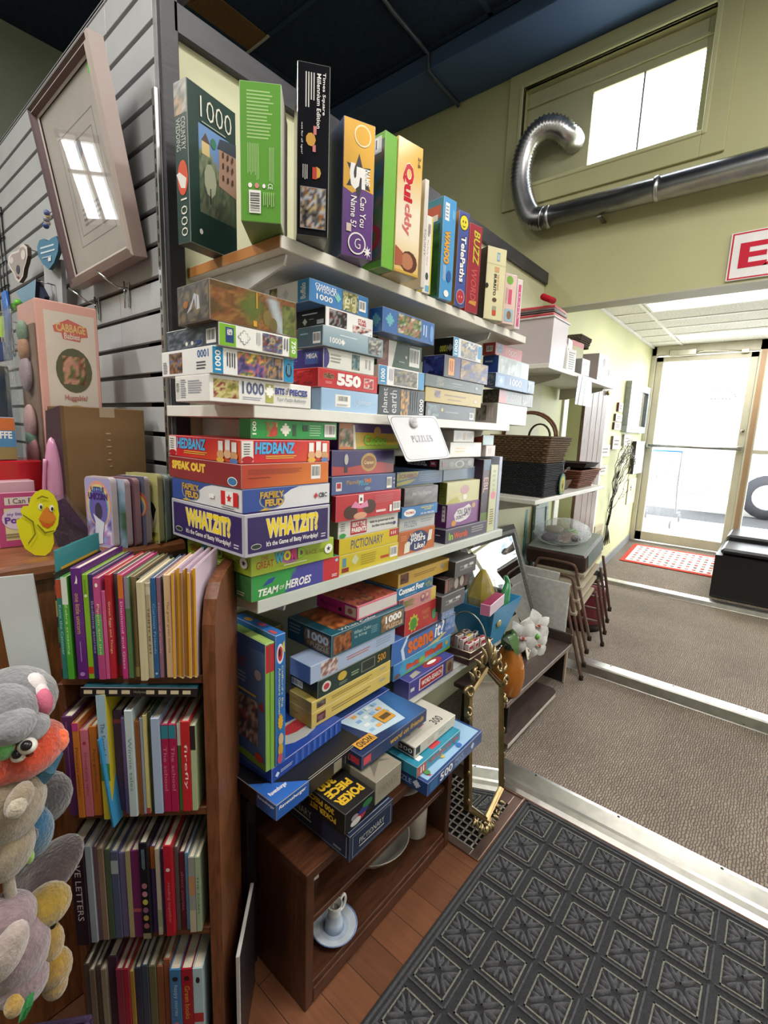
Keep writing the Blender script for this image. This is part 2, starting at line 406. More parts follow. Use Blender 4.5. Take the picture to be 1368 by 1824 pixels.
# slotted upright of the shelf brackets on the slatwall's edge
m = MB(); m.box((-.012, -.004, .1), (-.002, .012, 2.165), '#b5b6b6', 0, .0015); st = m.build('slotted_upright', 'brushed metal')
tag(st, 'long silver slotted upright on the edge of the grey slatwall', 'shelf upright')
m = MB()
for i in range(66): m.box((-.0124, .001, .16+i*.03), (-.0119, .006, .178+i*.03), '#26262a')
o = m.build('slots', 'plastic', st); o['kind'] = 'stuff'
# back wall and its window (seen only in the picture glass)
def hole_wall(m, mk, a0, a1, z0, z1, ha0, ha1, hz0, hz1, col):
    for (p, q, r, s_) in ((a0, ha0, z0, z1), (ha1, a1, z0, z1), (ha0, ha1, z0, hz0), (ha0, ha1, hz1, z1)):
        if q-p > 1e-4 and s_-r > 1e-4: mk(m, p, q, r, s_, col)
WB = (-1.43, -1.14, 2.38, 2.89)
m = MB(); hole_wall(m, lambda m, p, q, r, s_, c: m.box((p, YB, r), (q, YB+.1, s_), c), XW, XH+.1, 0, CEIL, WB[0], WB[1], WB[2], WB[3], '#8e9689'); struct(m.build('wall_back', 'wall paint'))
m = MB()
for a, b in (((WB[0], WB[2]), (WB[1], WB[2]+.04)), ((WB[0], WB[3]-.04), (WB[1], WB[3])), ((WB[0], WB[2]), (WB[0]+.04, WB[3])), ((WB[1]-.04, WB[2]), (WB[1], WB[3])),
             (((WB[0]+WB[1])/2-.012, WB[2]), ((WB[0]+WB[1])/2+.012, WB[3])), ((WB[0], WB[2]+.29), (WB[1], WB[2]+.31))):
    m.box((a[0], YB+.03, a[1]), (b[0], YB+.06, b[1]), '#d8d8d0')
w2 = struct(m.build('window_2', 'white melamine'))
m = MB(); m.face([(WB[0], YB+.045, WB[2]), (WB[1], YB+.045, WB[2]), (WB[1], YB+.045, WB[3]), (WB[0], YB+.045, WB[3])], '#fff'); m.build('pane', 'window glass', w2)
m = MB(); m.box((XW-.1, YN, 0), (XW, YB+.1, CEIL), '#9aa08c'); struct(m.build('wall_left', 'wall paint'))
m = MB(); m.box((XW, YN-.1, 0), (XD, YN, CEIL), '#c4c4ae'); struct(m.build('wall_right', 'wall paint'))
# header wall over the entrance passage, with the high window
HP = '#bcba8e'
RB = (-.70, .217, 2.857, 3.372)          # recess
m = MB(); mk = lambda m, p, q, r, s_, c: m.box((XH, p, r), (XH+.12, q, s_), c)
hole_wall(m, mk, YN, YB, 2.155, CEIL, *RB, HP); m.box((XH, .13, 0), (XH+.12, YB, 2.155), HP)
m.box((XH-.006, YN, 2.148), (XH+.126, -.002, 2.156), '#b9b7a2')
struct(m.build('wall_header', 'wall paint'))
m = MB()                                  # flat board trim round the recess
hole_wall(m, lambda m, p, q, r, s_, c: m.box((XH-.016, p, r), (XH, q, s_), c, 0, .002), -.80, .306, 2.742, 3.456, *RB, HP)
hole_wall(m, lambda m, p, q, r, s_, c: m.box((XH-.022, p, r), (XH+.02, q, s_), c, 0, .004), RB[0]-.022, RB[1]+.022, RB[2]-.022, RB[3]+.022, *RB, '#c2c198')
struct(m.build('trim_6', 'wall paint'))
GW = (-.664, -.156, 2.872, 3.248)
m = MB(); mk = lambda m, p, q, r, s_, c: m.box((XH+.055, p, r), (XH+.075, q, s_), c, 0, .002)
hole_wall(m, mk, RB[0], RB[1], RB[2], RB[3], *GW, '#b9b896')
m.box((XH+.04, RB[0], GW[3]+.04), (XH+.055, RB[1], GW[3]+.052), '#b9b896'); m.box((XH+.052, -.409, GW[2]), (XH+.062, -.401, GW[3]), '#8c8c84')
w1 = struct(m.build('window_1', 'wall paint'))
m = MB(); m.face([(XH+.066, GW[0], GW[2]), (XH+.066, GW[1], GW[2]), (XH+.066, GW[1], GW[3]), (XH+.066, GW[0], GW[3])], '#fff'); m.build('pane', 'window glass', w1)
# dark ceiling with its tile grid, beam along the header, one stained tile
NV = '#2b394d'
m = MB(); m.face([(XW, YN, CEIL), (XH, YN, CEIL), (XH, YB, CEIL), (XW, YB, CEIL)], NV)
for i in range(-8, 4):
    x = 1.27+.61*(i)
    if x < 1.95: m.box((x-.012, YN, CEIL-.006), (x+.012, YB, CEIL), '#34445a')
for i in range(-4, 3):
    y = .26+1.22*i; 
    if y > YN: m.box((XW, y-.012, CEIL-.006), (XH, y+.012, CEIL), '#34445a')
m.box((.66, 1.30, CEIL-.008), (1.26, 1.47, CEIL-.001), '#7a5a3e'); m.box((.66, 1.30, CEIL-.0085), (.9, 1.42, CEIL-.002), '#5e432f')
m.box((1.258, 1.29, CEIL-.012), (1.272, 1.50, CEIL-.004), '#b9b5a8')
struct(m.build('ceiling', 'ceiling tile'))
m = MB(); m.box((1.90, YN, 3.46), (XH-.001, YB, CEIL-.001), '#4c638a', 0, .004); struct(m.build('trim_7', 'wall paint'))
m = MB(); m.tube([(.8, .56, CEIL-.012), (1.2, .60, CEIL-.014), (1.55, .64, CEIL-.016), (1.88, .65, CEIL-.016), (1.893, .652, 3.452), (2.0, .655, 3.45), (2.22, .66, 3.45), (2.236, .66, 3.44)], .011, '#465160', 8)
tag(m.build('conduit', 'plastic'), 'thin dark cable conduit running across the navy ceiling to the wall', 'cable')
# entrance passage: side wall, tiled ceiling, aluminium storefront
VC = 2.385
m = MB(); hole_wall(m, lambda m, p, q, r, s_, c: m.box((p, 0, r), (q, .13, s_), c), XH+.1, XD+.1, 0, VC+.1, 2.80, 3.12, .45, 1.85, '#d2d4a6'); struct(m.build('wall_passage', 'wall paint'))
m = MB(); m.face([(XH+.12, YN, VC), (XD, YN, VC), (XD, 0.02, VC), (XH+.12, 0.02, VC)], '#e4e2da')
struct(m.build('ceiling_2', 'ceiling tile'))
m = MB()
for x in (3.30, 3.62, 3.94, 4.26, 4.58, 4.9): m.box((x-.012, YN, VC-.006), (x+.012, -.001, VC-.001), '#f1f0ec')
for y in (-.262, -1.48, -2.7): m.box((XH+.13, y-.012, VC-.0065), (XD, y+.012, VC-.0012), '#f1f0ec')
m.box((XH+.13, -.02, VC-.02), (XD, -.001, VC-.001), '#f1f0ec')
struct(m.build('trim_8', 'white melamine'))
for (a, b, lab) in ((3.32, 3.60, 'fluorescent ceiling panel nearest the exit sign'), (4.60, 4.88, 'fluorescent ceiling panel nearest the glass door')):
    t = empty('ceiling_light', ((a+b)/2, -.87, VC)); tag(t, lab, 'ceiling light', 'passage ceiling lights')
    q = MB(); q.box((-(b-a)/2, -.585, -.008), ((b-a)/2, .585, -.001), '#f4f3ee', 0, .002); q.build('frame', 'white melamine', t)
    q = MB(); q.face([(-(b-a)/2+.02, -.565, -.009), ((b-a)/2-.02, -.565, -.009), ((b-a)/2-.02, .565, -.009), (-(b-a)/2+.02, .565, -.009)], '#fff'); q.build('diffuser', 'lamp lens', t)
m = MB(); m.box((3.95, -.012, .16), (XD, -.001, .175), '#8b8c8c'); 
q = MB()
q.add([(3.92, -.012, .165), (XD, -.012, .325), (XD, -.012, .40), (3.92, -.012, .24), (3.92, 0, .165), (XD, 0, .325), (XD, 0, .40), (3.92, 0, .24)], [(0, 1, 2, 3), (4, 7, 6, 5), (3, 2, 6, 7), (0, 4, 5, 1), (0, 3, 7, 4), (1, 5, 6, 2)], '#8b8c8e'); struct(q.build('baseboard_passage', 'matt card'))
AL = '#c6c1ae'
m = MB()                                  # fixed frame: jambs, head, mullion, sidelight rails
for (y0, y1, z0, z1) in ((-.045, -.001, .325, VC), (-.97, -.90, .325, VC), (-2.3, -2.24, .325, VC), (YN, YN+.06, .325, VC), (YN, -.001, 2.29, VC), (YN, -.97, .325, .40), (YN, -.97, 1.33, 1.37)):
    m.box((XD-.05, y0, z0), (XD+.06, y1, z1), AL, 0, .003)
m.box((XD-.055, -.955, .325), (XD-.05, -.915, 2.29), '#a98a6c')
m.box((XD, YN, VC), (XD+.1, .13, CEIL+.1), '#c8c8c0'); m.box((XD-.05, YN, .30), (XD+.06, 0, .326), '#9a978c')
fr = struct(m.build('window_3', 'white melamine'))
m = MB(); m.face([(XD, YN, .4), (XD, -.97, .4), (XD, -.97, 2.29), (XD, YN, 2.29)], '#fff'); m.build('pane', 'window glass', fr)
d1 = struct(empty('door_1', (XD, 0, .325)))
m = MB()
for (y0, y1, z0, z1) in ((-.112, -.047, .01, 1.955), (-.898, -.835, .01, 1.955), (-.898, -.047, .01, .11), (-.898, -.047, 1.905, 1.955)): m.box((-.022, y0, z0), (.022, y1, z1), AL, 0, .004)
m.build('door_frame', 'white melamine', d1)
m = MB(); m.face([(0, -.84, .1), (0, -.105, .1), (0, -.105, 1.91), (0, -.84, 1.91)], '#fff'); m.build('pane', 'window glass', d1)
m = MB(); m.tube([(-.06, -.075, 1.045), (-.06, -.865, 1.045)], .016, '#9a9a98', 8); m.box((-.07, -.095, 1.02), (-.02, -.055, 1.07), '#b5b2a4', 0, .004); m.box((-.07, -.885, 1.02), (-.02, -.845, 1.07), '#b5b2a4', 0, .004); m.build('push_bar', 'brushed metal', d1)
m = MB(); m.box((-.075, -.40, 1.955), (-.025, -.16, 2.015), '#c9c6b8', 0, .006); m.tube([(-.055, -.38, 1.975), (-.12, -.47, 1.98), (-.04, -.78, 1.965)], .008, '#c9c6b8', 6); m.box((-.06, -.82, 1.945), (-.02, -.76, 1.985), '#b8a98c', 0, .003); m.build('door_closer', 'brushed metal', d1)
m = MB(); c9 = at(1282, 712, x=XD)-V((XD, 0, .325))
for i in range(15):
    a = pi*(.08+.84*i/14); m.box((-.004, c9.y-.13*cos(a)-.006, c9.z+.09*sin(a)), (-.0025, c9.y-.13*cos(a)+.006, c9.z+.09*sin(a)+.012), '#a4a8a8')
for i in range(6): m.box((-.004, c9.y-.09+.03*i, c9.z-.0), (-.0025, c9.y-.072+.03*i, c9.z+.014), '#a4a8a8')
m.build('door_decal', 'matt card', d1)
m = MB()
m.lathe([(.014, 0), (.016, .008), (.010, .016), (0, .017)], '#8d8a80', (-.03, -.865, 1.22), 12, axis=(-1, 0, 0)); m.build('lock', 'brushed metal', d1)
# exit sign on the header
m = MB(); m.box((XH-.012, -1.42, 2.165), (XH-.001, -.878, 2.372), '#eceaea', 0, .002)
f = Face(m, (XH-.012, -.878, 2.165), (0, -.542, 0), (0, 0, .207))
for a in ((.012, .02, .988, .05), (.012, .95, .988, .98), (.012, .02, .024, .98), (.976, .02, .988, .98)): f.R(*a, '#c9283c')
f.T('EXIT', .075, .24, .94, .76, '#c9203a', bold=.03)
tag(m.build('exit_sign', 'matt card'), 'white sign with red letters EX on the wall over the passage', 'sign')
# flexible and rigid duct
XP = 2.16
m = MB()
pts = [V((XH+.05, -.075, 3.03)), V((2.23, -.07, 3.035)), V((2.19, -.02, 3.075)), V((2.165, .05, 3.085)), V((2.155, .115, 3.04)), V((2.15, .15, 2.95)), V((2.15, .155, 2.85)), V((2.15, .135, 2.76)), V((2.15, .10, 2.68)), V((2.15, .06, 2.63)), V((2.15, .0, 2.615))]
def smooth(p, n):
    out = []
    for i in range(len(p)-1):
        a = p[max(i-1, 0)]; b = p[i]; c = p[i+1]; d = p[min(i+2, len(p)-1)]
        for k in range(n):
            t = k/n; out.append(.5*((2*b)+(c-a)*t+(2*a-5*b+4*c-d)*t*t+(3*b-a-3*c+d)*t**3))
    return out+[p[-1]]
sp = smooth(pts, 10)
du = empty('air_duct', (0, 0, 0)); tag(du, 'silver flexible duct curling from the high window board into a long pipe', 'duct')
m.tube(sp, [.055+(.0045 if i % 2 else -.0045) for i in range(len(sp))], '#d4d4d6', 20); m.build('flexible_hose', 'brushed metal', du)
m = MB(); m.tube([(2.15, .02, 2.615), (2.15, -.55, 2.612), (2.15, -.552, 2.612), (2.15, -3.6, 2.60)], [.053, .053, .055, .055], '#a9a9ad', 24)
for y in (-.02, -.55): m.tube([(2.15, y, 2.614), (2.15, y-.02, 2.614)], .0575, '#bdbdc0', 24)
m.build('rigid_pipe', 'brushed metal', du)
for y in (-.3, -1.4): m = MB(); m.box((2.15, y-.01, 2.55), (XH-.001, y+.01, 2.557), '#77777a'); m.build('bracket', 'brushed metal', du)
# ================================================================== OUTSIDE THE DOOR
m = MB(); m.face([(XD+.06, -14, .30), (30, -14, .30), (30, 14, .30), (XD+.06, 14, .30)], '#c9c7c2'); struct(m.build('pavement', 'concrete'))
m = MB(); m.box((7.55, -13, .3005), (8.7, 13, .3025), '#2c2c2e'); struct(m.build('van_shade', 'concrete'))  # dark band laid on the pavement as shade under the van
cart = empty('shopping_cart', (6.75, .02, .30)); tag(cart, 'white wire shopping cart parked on the pavement behind the glass door', 'shopping cart')
m = MB()
for i in range(9):
    t = i/8; y0 = -.22+.44*t
    m.tube([(-.35, y0, .55), (-.40, y0*1.1, .95)], .004, '#77777c', 5); m.tube([(.35, y0*.8, .6), (.38, y0*.9, .88)], .004, '#77777c', 5)
for i in range(6):
    t = i/5; z = .55+.38*t; q = .22+.03*t
    m.tube([(-.36-.03*t, -q, z), (.36, -q*.85, z), (.36, q*.85, z), (-.36-.03*t, q, z)], .004, '#77777c', 5, closed=True)
m.build('basket', 'plastic', cart)
m = MB(); m.tube([(-.42, -.26, 1.0), (-.42, .26, 1.0)], .014, '#3a6db0', 8); m.build('handle', 'plastic', cart)
m = MB()
for s_ in (-1, 1): m.tube([(-.42, s_*.25, 1.0), (-.36, s_*.24, .56), (-.2, s_*.24, .2), (.42, s_*.2, .14)], .011, '#66666c', 6); m.tube([(.35, s_*.19, .6), (.2, s_*.22, .3), (-.2, s_*.24, .2)], .01, '#66666c', 6)
m.build('frame', 'plastic', cart)
for sx in (-.3, .4):
    for s_ in (-1, 1):
        m = MB(); m.lathe([(.0, -.012), (.05, -.012), (.06, -.006), (.06, .006), (.05, .012), (0, .012)], '#55555a', (sx, s_*.21, .062), 16, axis=(0, 1, 0)); m.build('wheel', 'plastic', cart)
van = empty('van', (9.4, -2.6, .30)); tag(van, 'white van parked across the view outside the glass door', 'van')
m = MB(); out = [(-2.6, .28), (2.5, .28), (2.55, .75), (2.2, 1.0), (1.5, 1.15), (.9, 1.75), (-2.5, 1.85), (-2.65, 1.2)]
m.prism(out, (-.85, 0, 0), (0, -1, 0), (0, 0, 1), 1.7, '#eeeeee'); m.build('body', 'plastic', van)
m = MB()
for a, b in ((-.9, .75), (.85, 1.6)): m.face([(-.856, -a, 1.2), (-.856, -b, 1.2), (-.856, -min(b, .95), 1.62), (-.856, -a, 1.62)], '#7f8a92')
m.build('window', 'glossy card', van)
m = MB(); m.box((-.857, -2.5, .28), (-.85, 2.6, .40), '#8c8a88'); m.build('sill', 'plastic', van)
for s_ in (-1.5, 1.6):
    m = MB(); m.lathe([(0, -.09), (.2, -.1), (.33, -.09), (.34, 0), (.33, .09), (.2, .1), (0, .09)], '#3a3a3e', (-.8, -s_, .34), 24, axis=(1, 0, 0)); m.lathe([(0, -.115), (.17, -.11), (.19, -.1)], '#b0b0b4', (-.8, -s_, .34), 20, axis=(1, 0, 0)); m.build('wheel', 'rubber', van)
nb = empty('news_box', (7.6, .55, .30)); tag(nb, 'small blue and red box stand far outside behind the glass door', 'stand')
m = MB(); m.box((-.2, -.2, .55), (.2, .2, 1.02), '#3f7fc0', 0, .01); m.build('cabinet', 'plastic', nb)
m = MB(); m.box((-.21, -.2, .72), (-.2, .02, .88), '#c25a5a'); m.build('panel', 'plastic', nb)
m = MB(); m.box((-.15, -.15, 0), (.15, .15, .55), '#8a8a8a'); m.build('post', 'plastic', nb)
# ================================================================== LIGHT
wd = bpy.data.worlds.new('overcast sky'); S.world = wd; wd.use_nodes = True
bg = wd.node_tree.nodes['Background']; bg.inputs[0].default_value = (.93, .97, 1, 1); bg.inputs[1].default_value = 10.0
def lamp(name, loc, sx, sy, watt, rot=(0, 0, 0), col=(1, .96, .9), spread=pi):
    l = bpy.data.lights.new(name, 'AREA'); l.shape = 'RECTANGLE'; l.size = sx; l.size_y = sy; l.energy = watt; l.color = col; l.spread = spread
    o = bpy.data.objects.new(name, l); COL.objects.link(o); o.location = loc; o.rotation_euler = rot; return o
SHOP = [(-1.3, -.5, 36), (.35, -1.55, 40), (-.6, -3.2, 12), (-2.0, 1.0, 52), (1.2, -2.6, 32)]  # unseen fixtures, placed and powered to shape the light on shelves and header
for x, y, w in SHOP:
    t = empty('ceiling_light', (x, y, CEIL)); tag(t, 'unseen fluorescent ceiling fixture of the shop, placed for its light on the shelves', 'ceiling light', 'unseen shop ceiling lights')
    q = MB(); q.box((-.62, -.16, -.05), (.62, .16, -.001), '#f0f0ec', 0, .005); q.build('housing', 'white melamine', t)
    q = MB(); q.face([(-.6, -.14, -.052), (.6, -.14, -.052), (.6, .14, -.052), (-.6, .14, -.052)], '#fff'); q.build('diffuser', 'lamp lens', t)
    lamp('unseen_lamp', (x, y, CEIL-.06), 1.2, .28, w)
for x in (3.46, 4.74): lamp('passage_tube', (x, -.87, VC-.015), .26, 1.1, 9)
S.view_settings.view_transform = 'Standard'; S.view_settings.look = 'None'; S.view_settings.gamma = 1
S.view_settings.exposure = .18
# ================================================================== BOXED GAMES AND PUZZLES
def run(f, ops):
    for o in ops:
        kw = o[-1] if isinstance(o[-1], dict) else {}
        getattr(f, o[0])(*(o[1:-1] if kw else o[1:]), **kw)
GB = 'boxed games and puzzles on the shelves'
def gbox(name, label, cat, P0, w, d, h, th=0, base='#888', F=(), L=(), T=(), R=(), mat='printed card', tilt=0, lean=0, group=GB, side=None, top=None, left=None, ch=.0012, edge=.3, lid=True, parent=None):
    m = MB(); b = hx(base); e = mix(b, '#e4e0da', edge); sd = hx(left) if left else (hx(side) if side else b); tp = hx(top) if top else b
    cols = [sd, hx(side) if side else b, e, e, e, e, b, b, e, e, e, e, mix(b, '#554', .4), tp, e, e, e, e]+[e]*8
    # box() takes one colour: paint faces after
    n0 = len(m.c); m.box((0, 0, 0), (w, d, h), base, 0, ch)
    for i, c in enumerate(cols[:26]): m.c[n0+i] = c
    if F: run(Face(m, (ch, 0, ch), (w-2*ch, 0, 0), (0, 0, h-2*ch)), F)
    if L: run(Face(m, (0, d-ch, ch), (0, -(d-2*ch), 0), (0, 0, h-2*ch)), L)
    if R: run(Face(m, (w, ch, ch), (0, d-2*ch, 0), (0, 0, h-2*ch)), R)
    if T: run(Face(m, (ch, ch, h), (w-2*ch, 0, 0), (0, d-2*ch, 0)), T)
    o = m.build(name, mat, parent, loc=P0, rot=(lean, tilt, th))
    tag(o, label, cat, group); return o
def row(u, vb, vt, Rp, Lp=None, d=.26, th=0, dy=0, ut=None):
    return dict(u=u, vb=vb, vt=vt, R=Rp, L=Lp, d=d, th=radians(th), dy=dy, ut=ut or u)
def fitrow(r, y, z=None):
    yy = y+r['dy']; P0 = at(r['u'], r['vb'], y=yy); top = at(r['ut'], r['vt'], y=yy).z; th = r['th']
    pr = atp(*r['R'], P0, (-sin(th), cos(th), 0)); w = (pr-P0).dot(V((cos(th), sin(th), 0)))
    d = r['d']
    if r['L']:
        pl = atp(*r['L'], P0, (cos(th), sin(th), 0)); d = (pl-P0).dot(V((-sin(th), cos(th), 0)))
    if z is not None: P0 = V((P0.x, P0.y, z))
    return P0, w, min(d, -P0.y-.012) if th == 0 else d, top-P0.z, th
def stack(z, y, items):
    """games piled on one another: each rests on the one below"""
    for r, name, label, cat, kw in items:
        P0, w, d, h, th = fitrow(r, y, z); h = max(h, .012)
        gbox(name, label, cat, P0, w, d, h-.0006, th, **kw); z += h
    return z
SH1, SH2, SH3, SH4 = 1.800, 1.462, 1.046, .560
YS = -.37
# shelf boards and their brackets -------------------------------------------------
def shelf(label, x0, x1, z, t, col, ycol=None, yf=YS, brk=(.09, .985), edge=None):
    s_ = empty('shelf', (x0, yf, z-t)); tag(s_, label, 'shelf', 'white game shelves on the partition')
    m = MB(); m.box((0, 0, 0), (x1-x0, -yf-.002, t), col, 0, .0015)
    if edge: m.box((-.0012, .002, .002), (-.0004, -yf-.004, t-.002), edge)
    m.build('board', 'white melamine', s_)
    for bxx in brk:
        m = MB(); out = [(-.004, 0), (-.004, -.085), (-.05, -.085), (-.30, -.03), (-.345, -.02), (-.352, .0)]
        m.prism([(a-.0, b) for a, b in out], (bxx-x0-.004, -yf-.001, -.0015), (0, 1, 0), (0, 0, 1), .006, '#c9c7c4'); m.build('bracket', 'white melamine', s_)
    return s_
shelf('topmost white game shelf with bare orange chipboard at its left end', .055, 1.237, SH1, .026, '#d9d4c8', edge='#b57a45')
shelf('white game shelf at eye level with the sign hanging from it', -.012, 1.155, SH2, .026, '#e6e4de')
shelf('white game shelf third from the top with the thick front lip', -.007, 1.167, SH3, .030, '#c9cec6')
shelf('lowest white game shelf holding the blue upright boxes', .03, 1.24, SH4, .03, '#cfd0cc')
W_, K_ = '#f3f1ee', '#1b1b20'
pz = lambda *a, **k: pal(*a, **k)
# ---- shelf 2, first pile
stack(SH2, -.372, [
 (row(373, 715, 665, (554, 722), (313, 713)), 'puzzle_box', 'white puzzle box with a large grey 1000, bottom of the leftmost pile', 'puzzle',
  dict(base='#efedea', F=[('G', .03, .15, .25, .88, pz(['#6d6b2e', '#a89c4e', '#c9bd83', '#8c3b33'], 3, 3, 3)), ('T', '1000', .28, .38, .49, .9, '#5e6a8e', {'bold': .03}), ('L', .285, .14, .49, .3, 2, '#aab'), ('R', .505, .1, .585, .9, '#b5b45c'), ('jig', .545, .58, .28, '#fbfbf6'), ('T', 'BITS', .60, .5, .70, .78, '#3b3f8f', {'bold': .04, 'out': '#c9cbe0'}), ('T', 'of', .71, .5, .745, .82, '#556', {'shear': .3}), ('T', 'PIECES', .755, .5, .955, .78, '#3b3f8f', {'bold': .04, 'out': '#c9cbe0'}), ('R', .6, .44, .955, .46, '#b9b46a'), ('T', 'Your Puzzle Authority', .62, .17, .94, .38, '#667', {'shear': .25, 'bold': .004})],
       L=[('R', 0, .1, .14, .85, '#dcdad6'), ('B', .02, .3, .13, .8, 4, True), ('L', .17, .12, .35, .9, 9, '#99a'), ('L', .4, .3, .85, .85, 6, '#aab')])),
 (row(378, 664, 614, (523, 678), (289, 666), dy=-.01), 'puzzle_box', 'white puzzle box with blue end panels, second from the bottom of the leftmost pile', 'puzzle',
  dict(base='#f1f0f0', F=[('R', 0, 0, .115, 1, '#1d87b8'), ('T', '1000', .025, .12, .09, .88, W_, {'rot': 90, 'bold': .02}), ('L', .15, .2, .26, .85, 4, '#445', {'vert': True}), ('G', .28, .04, .62, .96, pz(['#3a3564', '#6b5a94', '#a35a7c', '#c9824a', '#4c6d54', '#d9b44e'], 12, 6, 3)), ('G', .62, .04, .85, .96, pz(['#2a2c3c', '#5d5a6a', '#8d7468', '#b98b45', '#48506a'], 5, 6, 4)), ('R', .865, 0, 1, 1, '#1d8fc4'), ('E', .93, .5, .045, .3, '#0d2438'), ('L', .905, .25, .955, .75, 3, '#7fc4e6', {'vert': True})],
       L=[('G', .16, .08, .44, .92, pz(['#2e2a3a', '#6b4a3c', '#a5744a', '#5c6c8c'], 7, 4, 5)), ('T', '1000', .74, .62, .95, .92, '#33609c', {'rot': 180, 'bold': .02}), ('L', .72, .15, .92, .5, 3, '#556'), ('L', .03, .1, .13, .6, 7, '#888')])),
 (row(390, 613, 572, (529, 640), (297, 620), dy=-.02, d=.25), 'puzzle_box', 'white and lime puzzle box with a jigsaw outline, third up in the leftmost pile', 'puzzle',
  dict(base='#efeeea', side='#3c4250', F=[('R', 0, 0, .19, 1, '#7cb32f'), ('R', .07, .16, .165, .86, '#23407c'), ('T', 'MEGA', .085, .5, .15, .78, W_, {'rot': 270, 'bold': .03}), ('jig', .29, .52, .36, '#9aa09a'), ('jig', .29, .52, .31, '#efeeea'), ('L', .44, .2, .5, .9, 3, '#bbb', {'vert': True}), ('G', .525, .08, .79, .94, pz(['#2d4f48', '#7b3f3c', '#56628e', '#a89a7c', '#30343e'], 15, 4, 3)), ('L', .805, .2, .88, .9, 2, '#778', {'vert': True}), ('R', .895, 0, 1, 1, '#7cb32f'), ('T', '750', .915, .18, .98, .84, W_, {'rot': 270, 'bold': .03})],
       L=[('G', .02, .05, .74, .95, pz(['#2c3140', '#49505f', '#6d7580', '#363c4a'], 22, 9, 5)), ('B', .79, .12, .96, .8, 8), ('E', .42, .25, .025, .1, W_), ('E', .53, .25, .025, .1, W_), ('R', .62, .18, .7, .34, '#2d3d88')])),
 (row(374, 568, 494, (528, 599), (317, 579), dy=-.02, d=.25), 'puzzle_box', 'deep brown puzzle box with a waterfall picture, topmost of the leftmost pile', 'puzzle',
  dict(base='#5e4632', side='#4b4038', F=[('G', 0, 0, 1, 1, lambda u, v: mix(mix(pz(['#6b4424', '#8a5f30', '#7a4a28', '#59401f'], 31, 5, 3)(u, v), '#4f6b2a', max(0, min(1, 1.6-7*abs(u-.45)-2.2*abs(v-.55)))*.8), '#a9b4bb', max(0, min(1, 1.3-14*abs(u-(.68+.14*(1-v))))) * (1 if v < .9 else .3)), 30, 16), ('G', .82, .02, .99, .85, pz(['#55602f', '#6d743c', '#48512a'], 33, 3, 5), 6, 10), ('E', .63, .35, .055, .22, '#7b6a3a'), ('E', .70, .2, .05, .2, '#6d5f38'), ('R', .495, .55, .51, .98, '#c9983a'), ('R', .46, .05, .5, .2, '#d39a35')],
       L=[('G', .02, .03, .98, .97, pz(['#4d4642', '#655c55', '#3c3733', '#7d6a4c'], 35, 6, 5)), ('poly', [(.3, .25), (.45, .35), (.55, .62), (.6, .3), (.62, .7), (.55, .75), (.48, .55)], '#b9bcc4'), ('poly', [(.62, .3), (.72, .32), (.7, .65), (.64, .7)], '#c4c6cc'), ('E', .28, .5, .08, .1, '#a0642a')])),
])
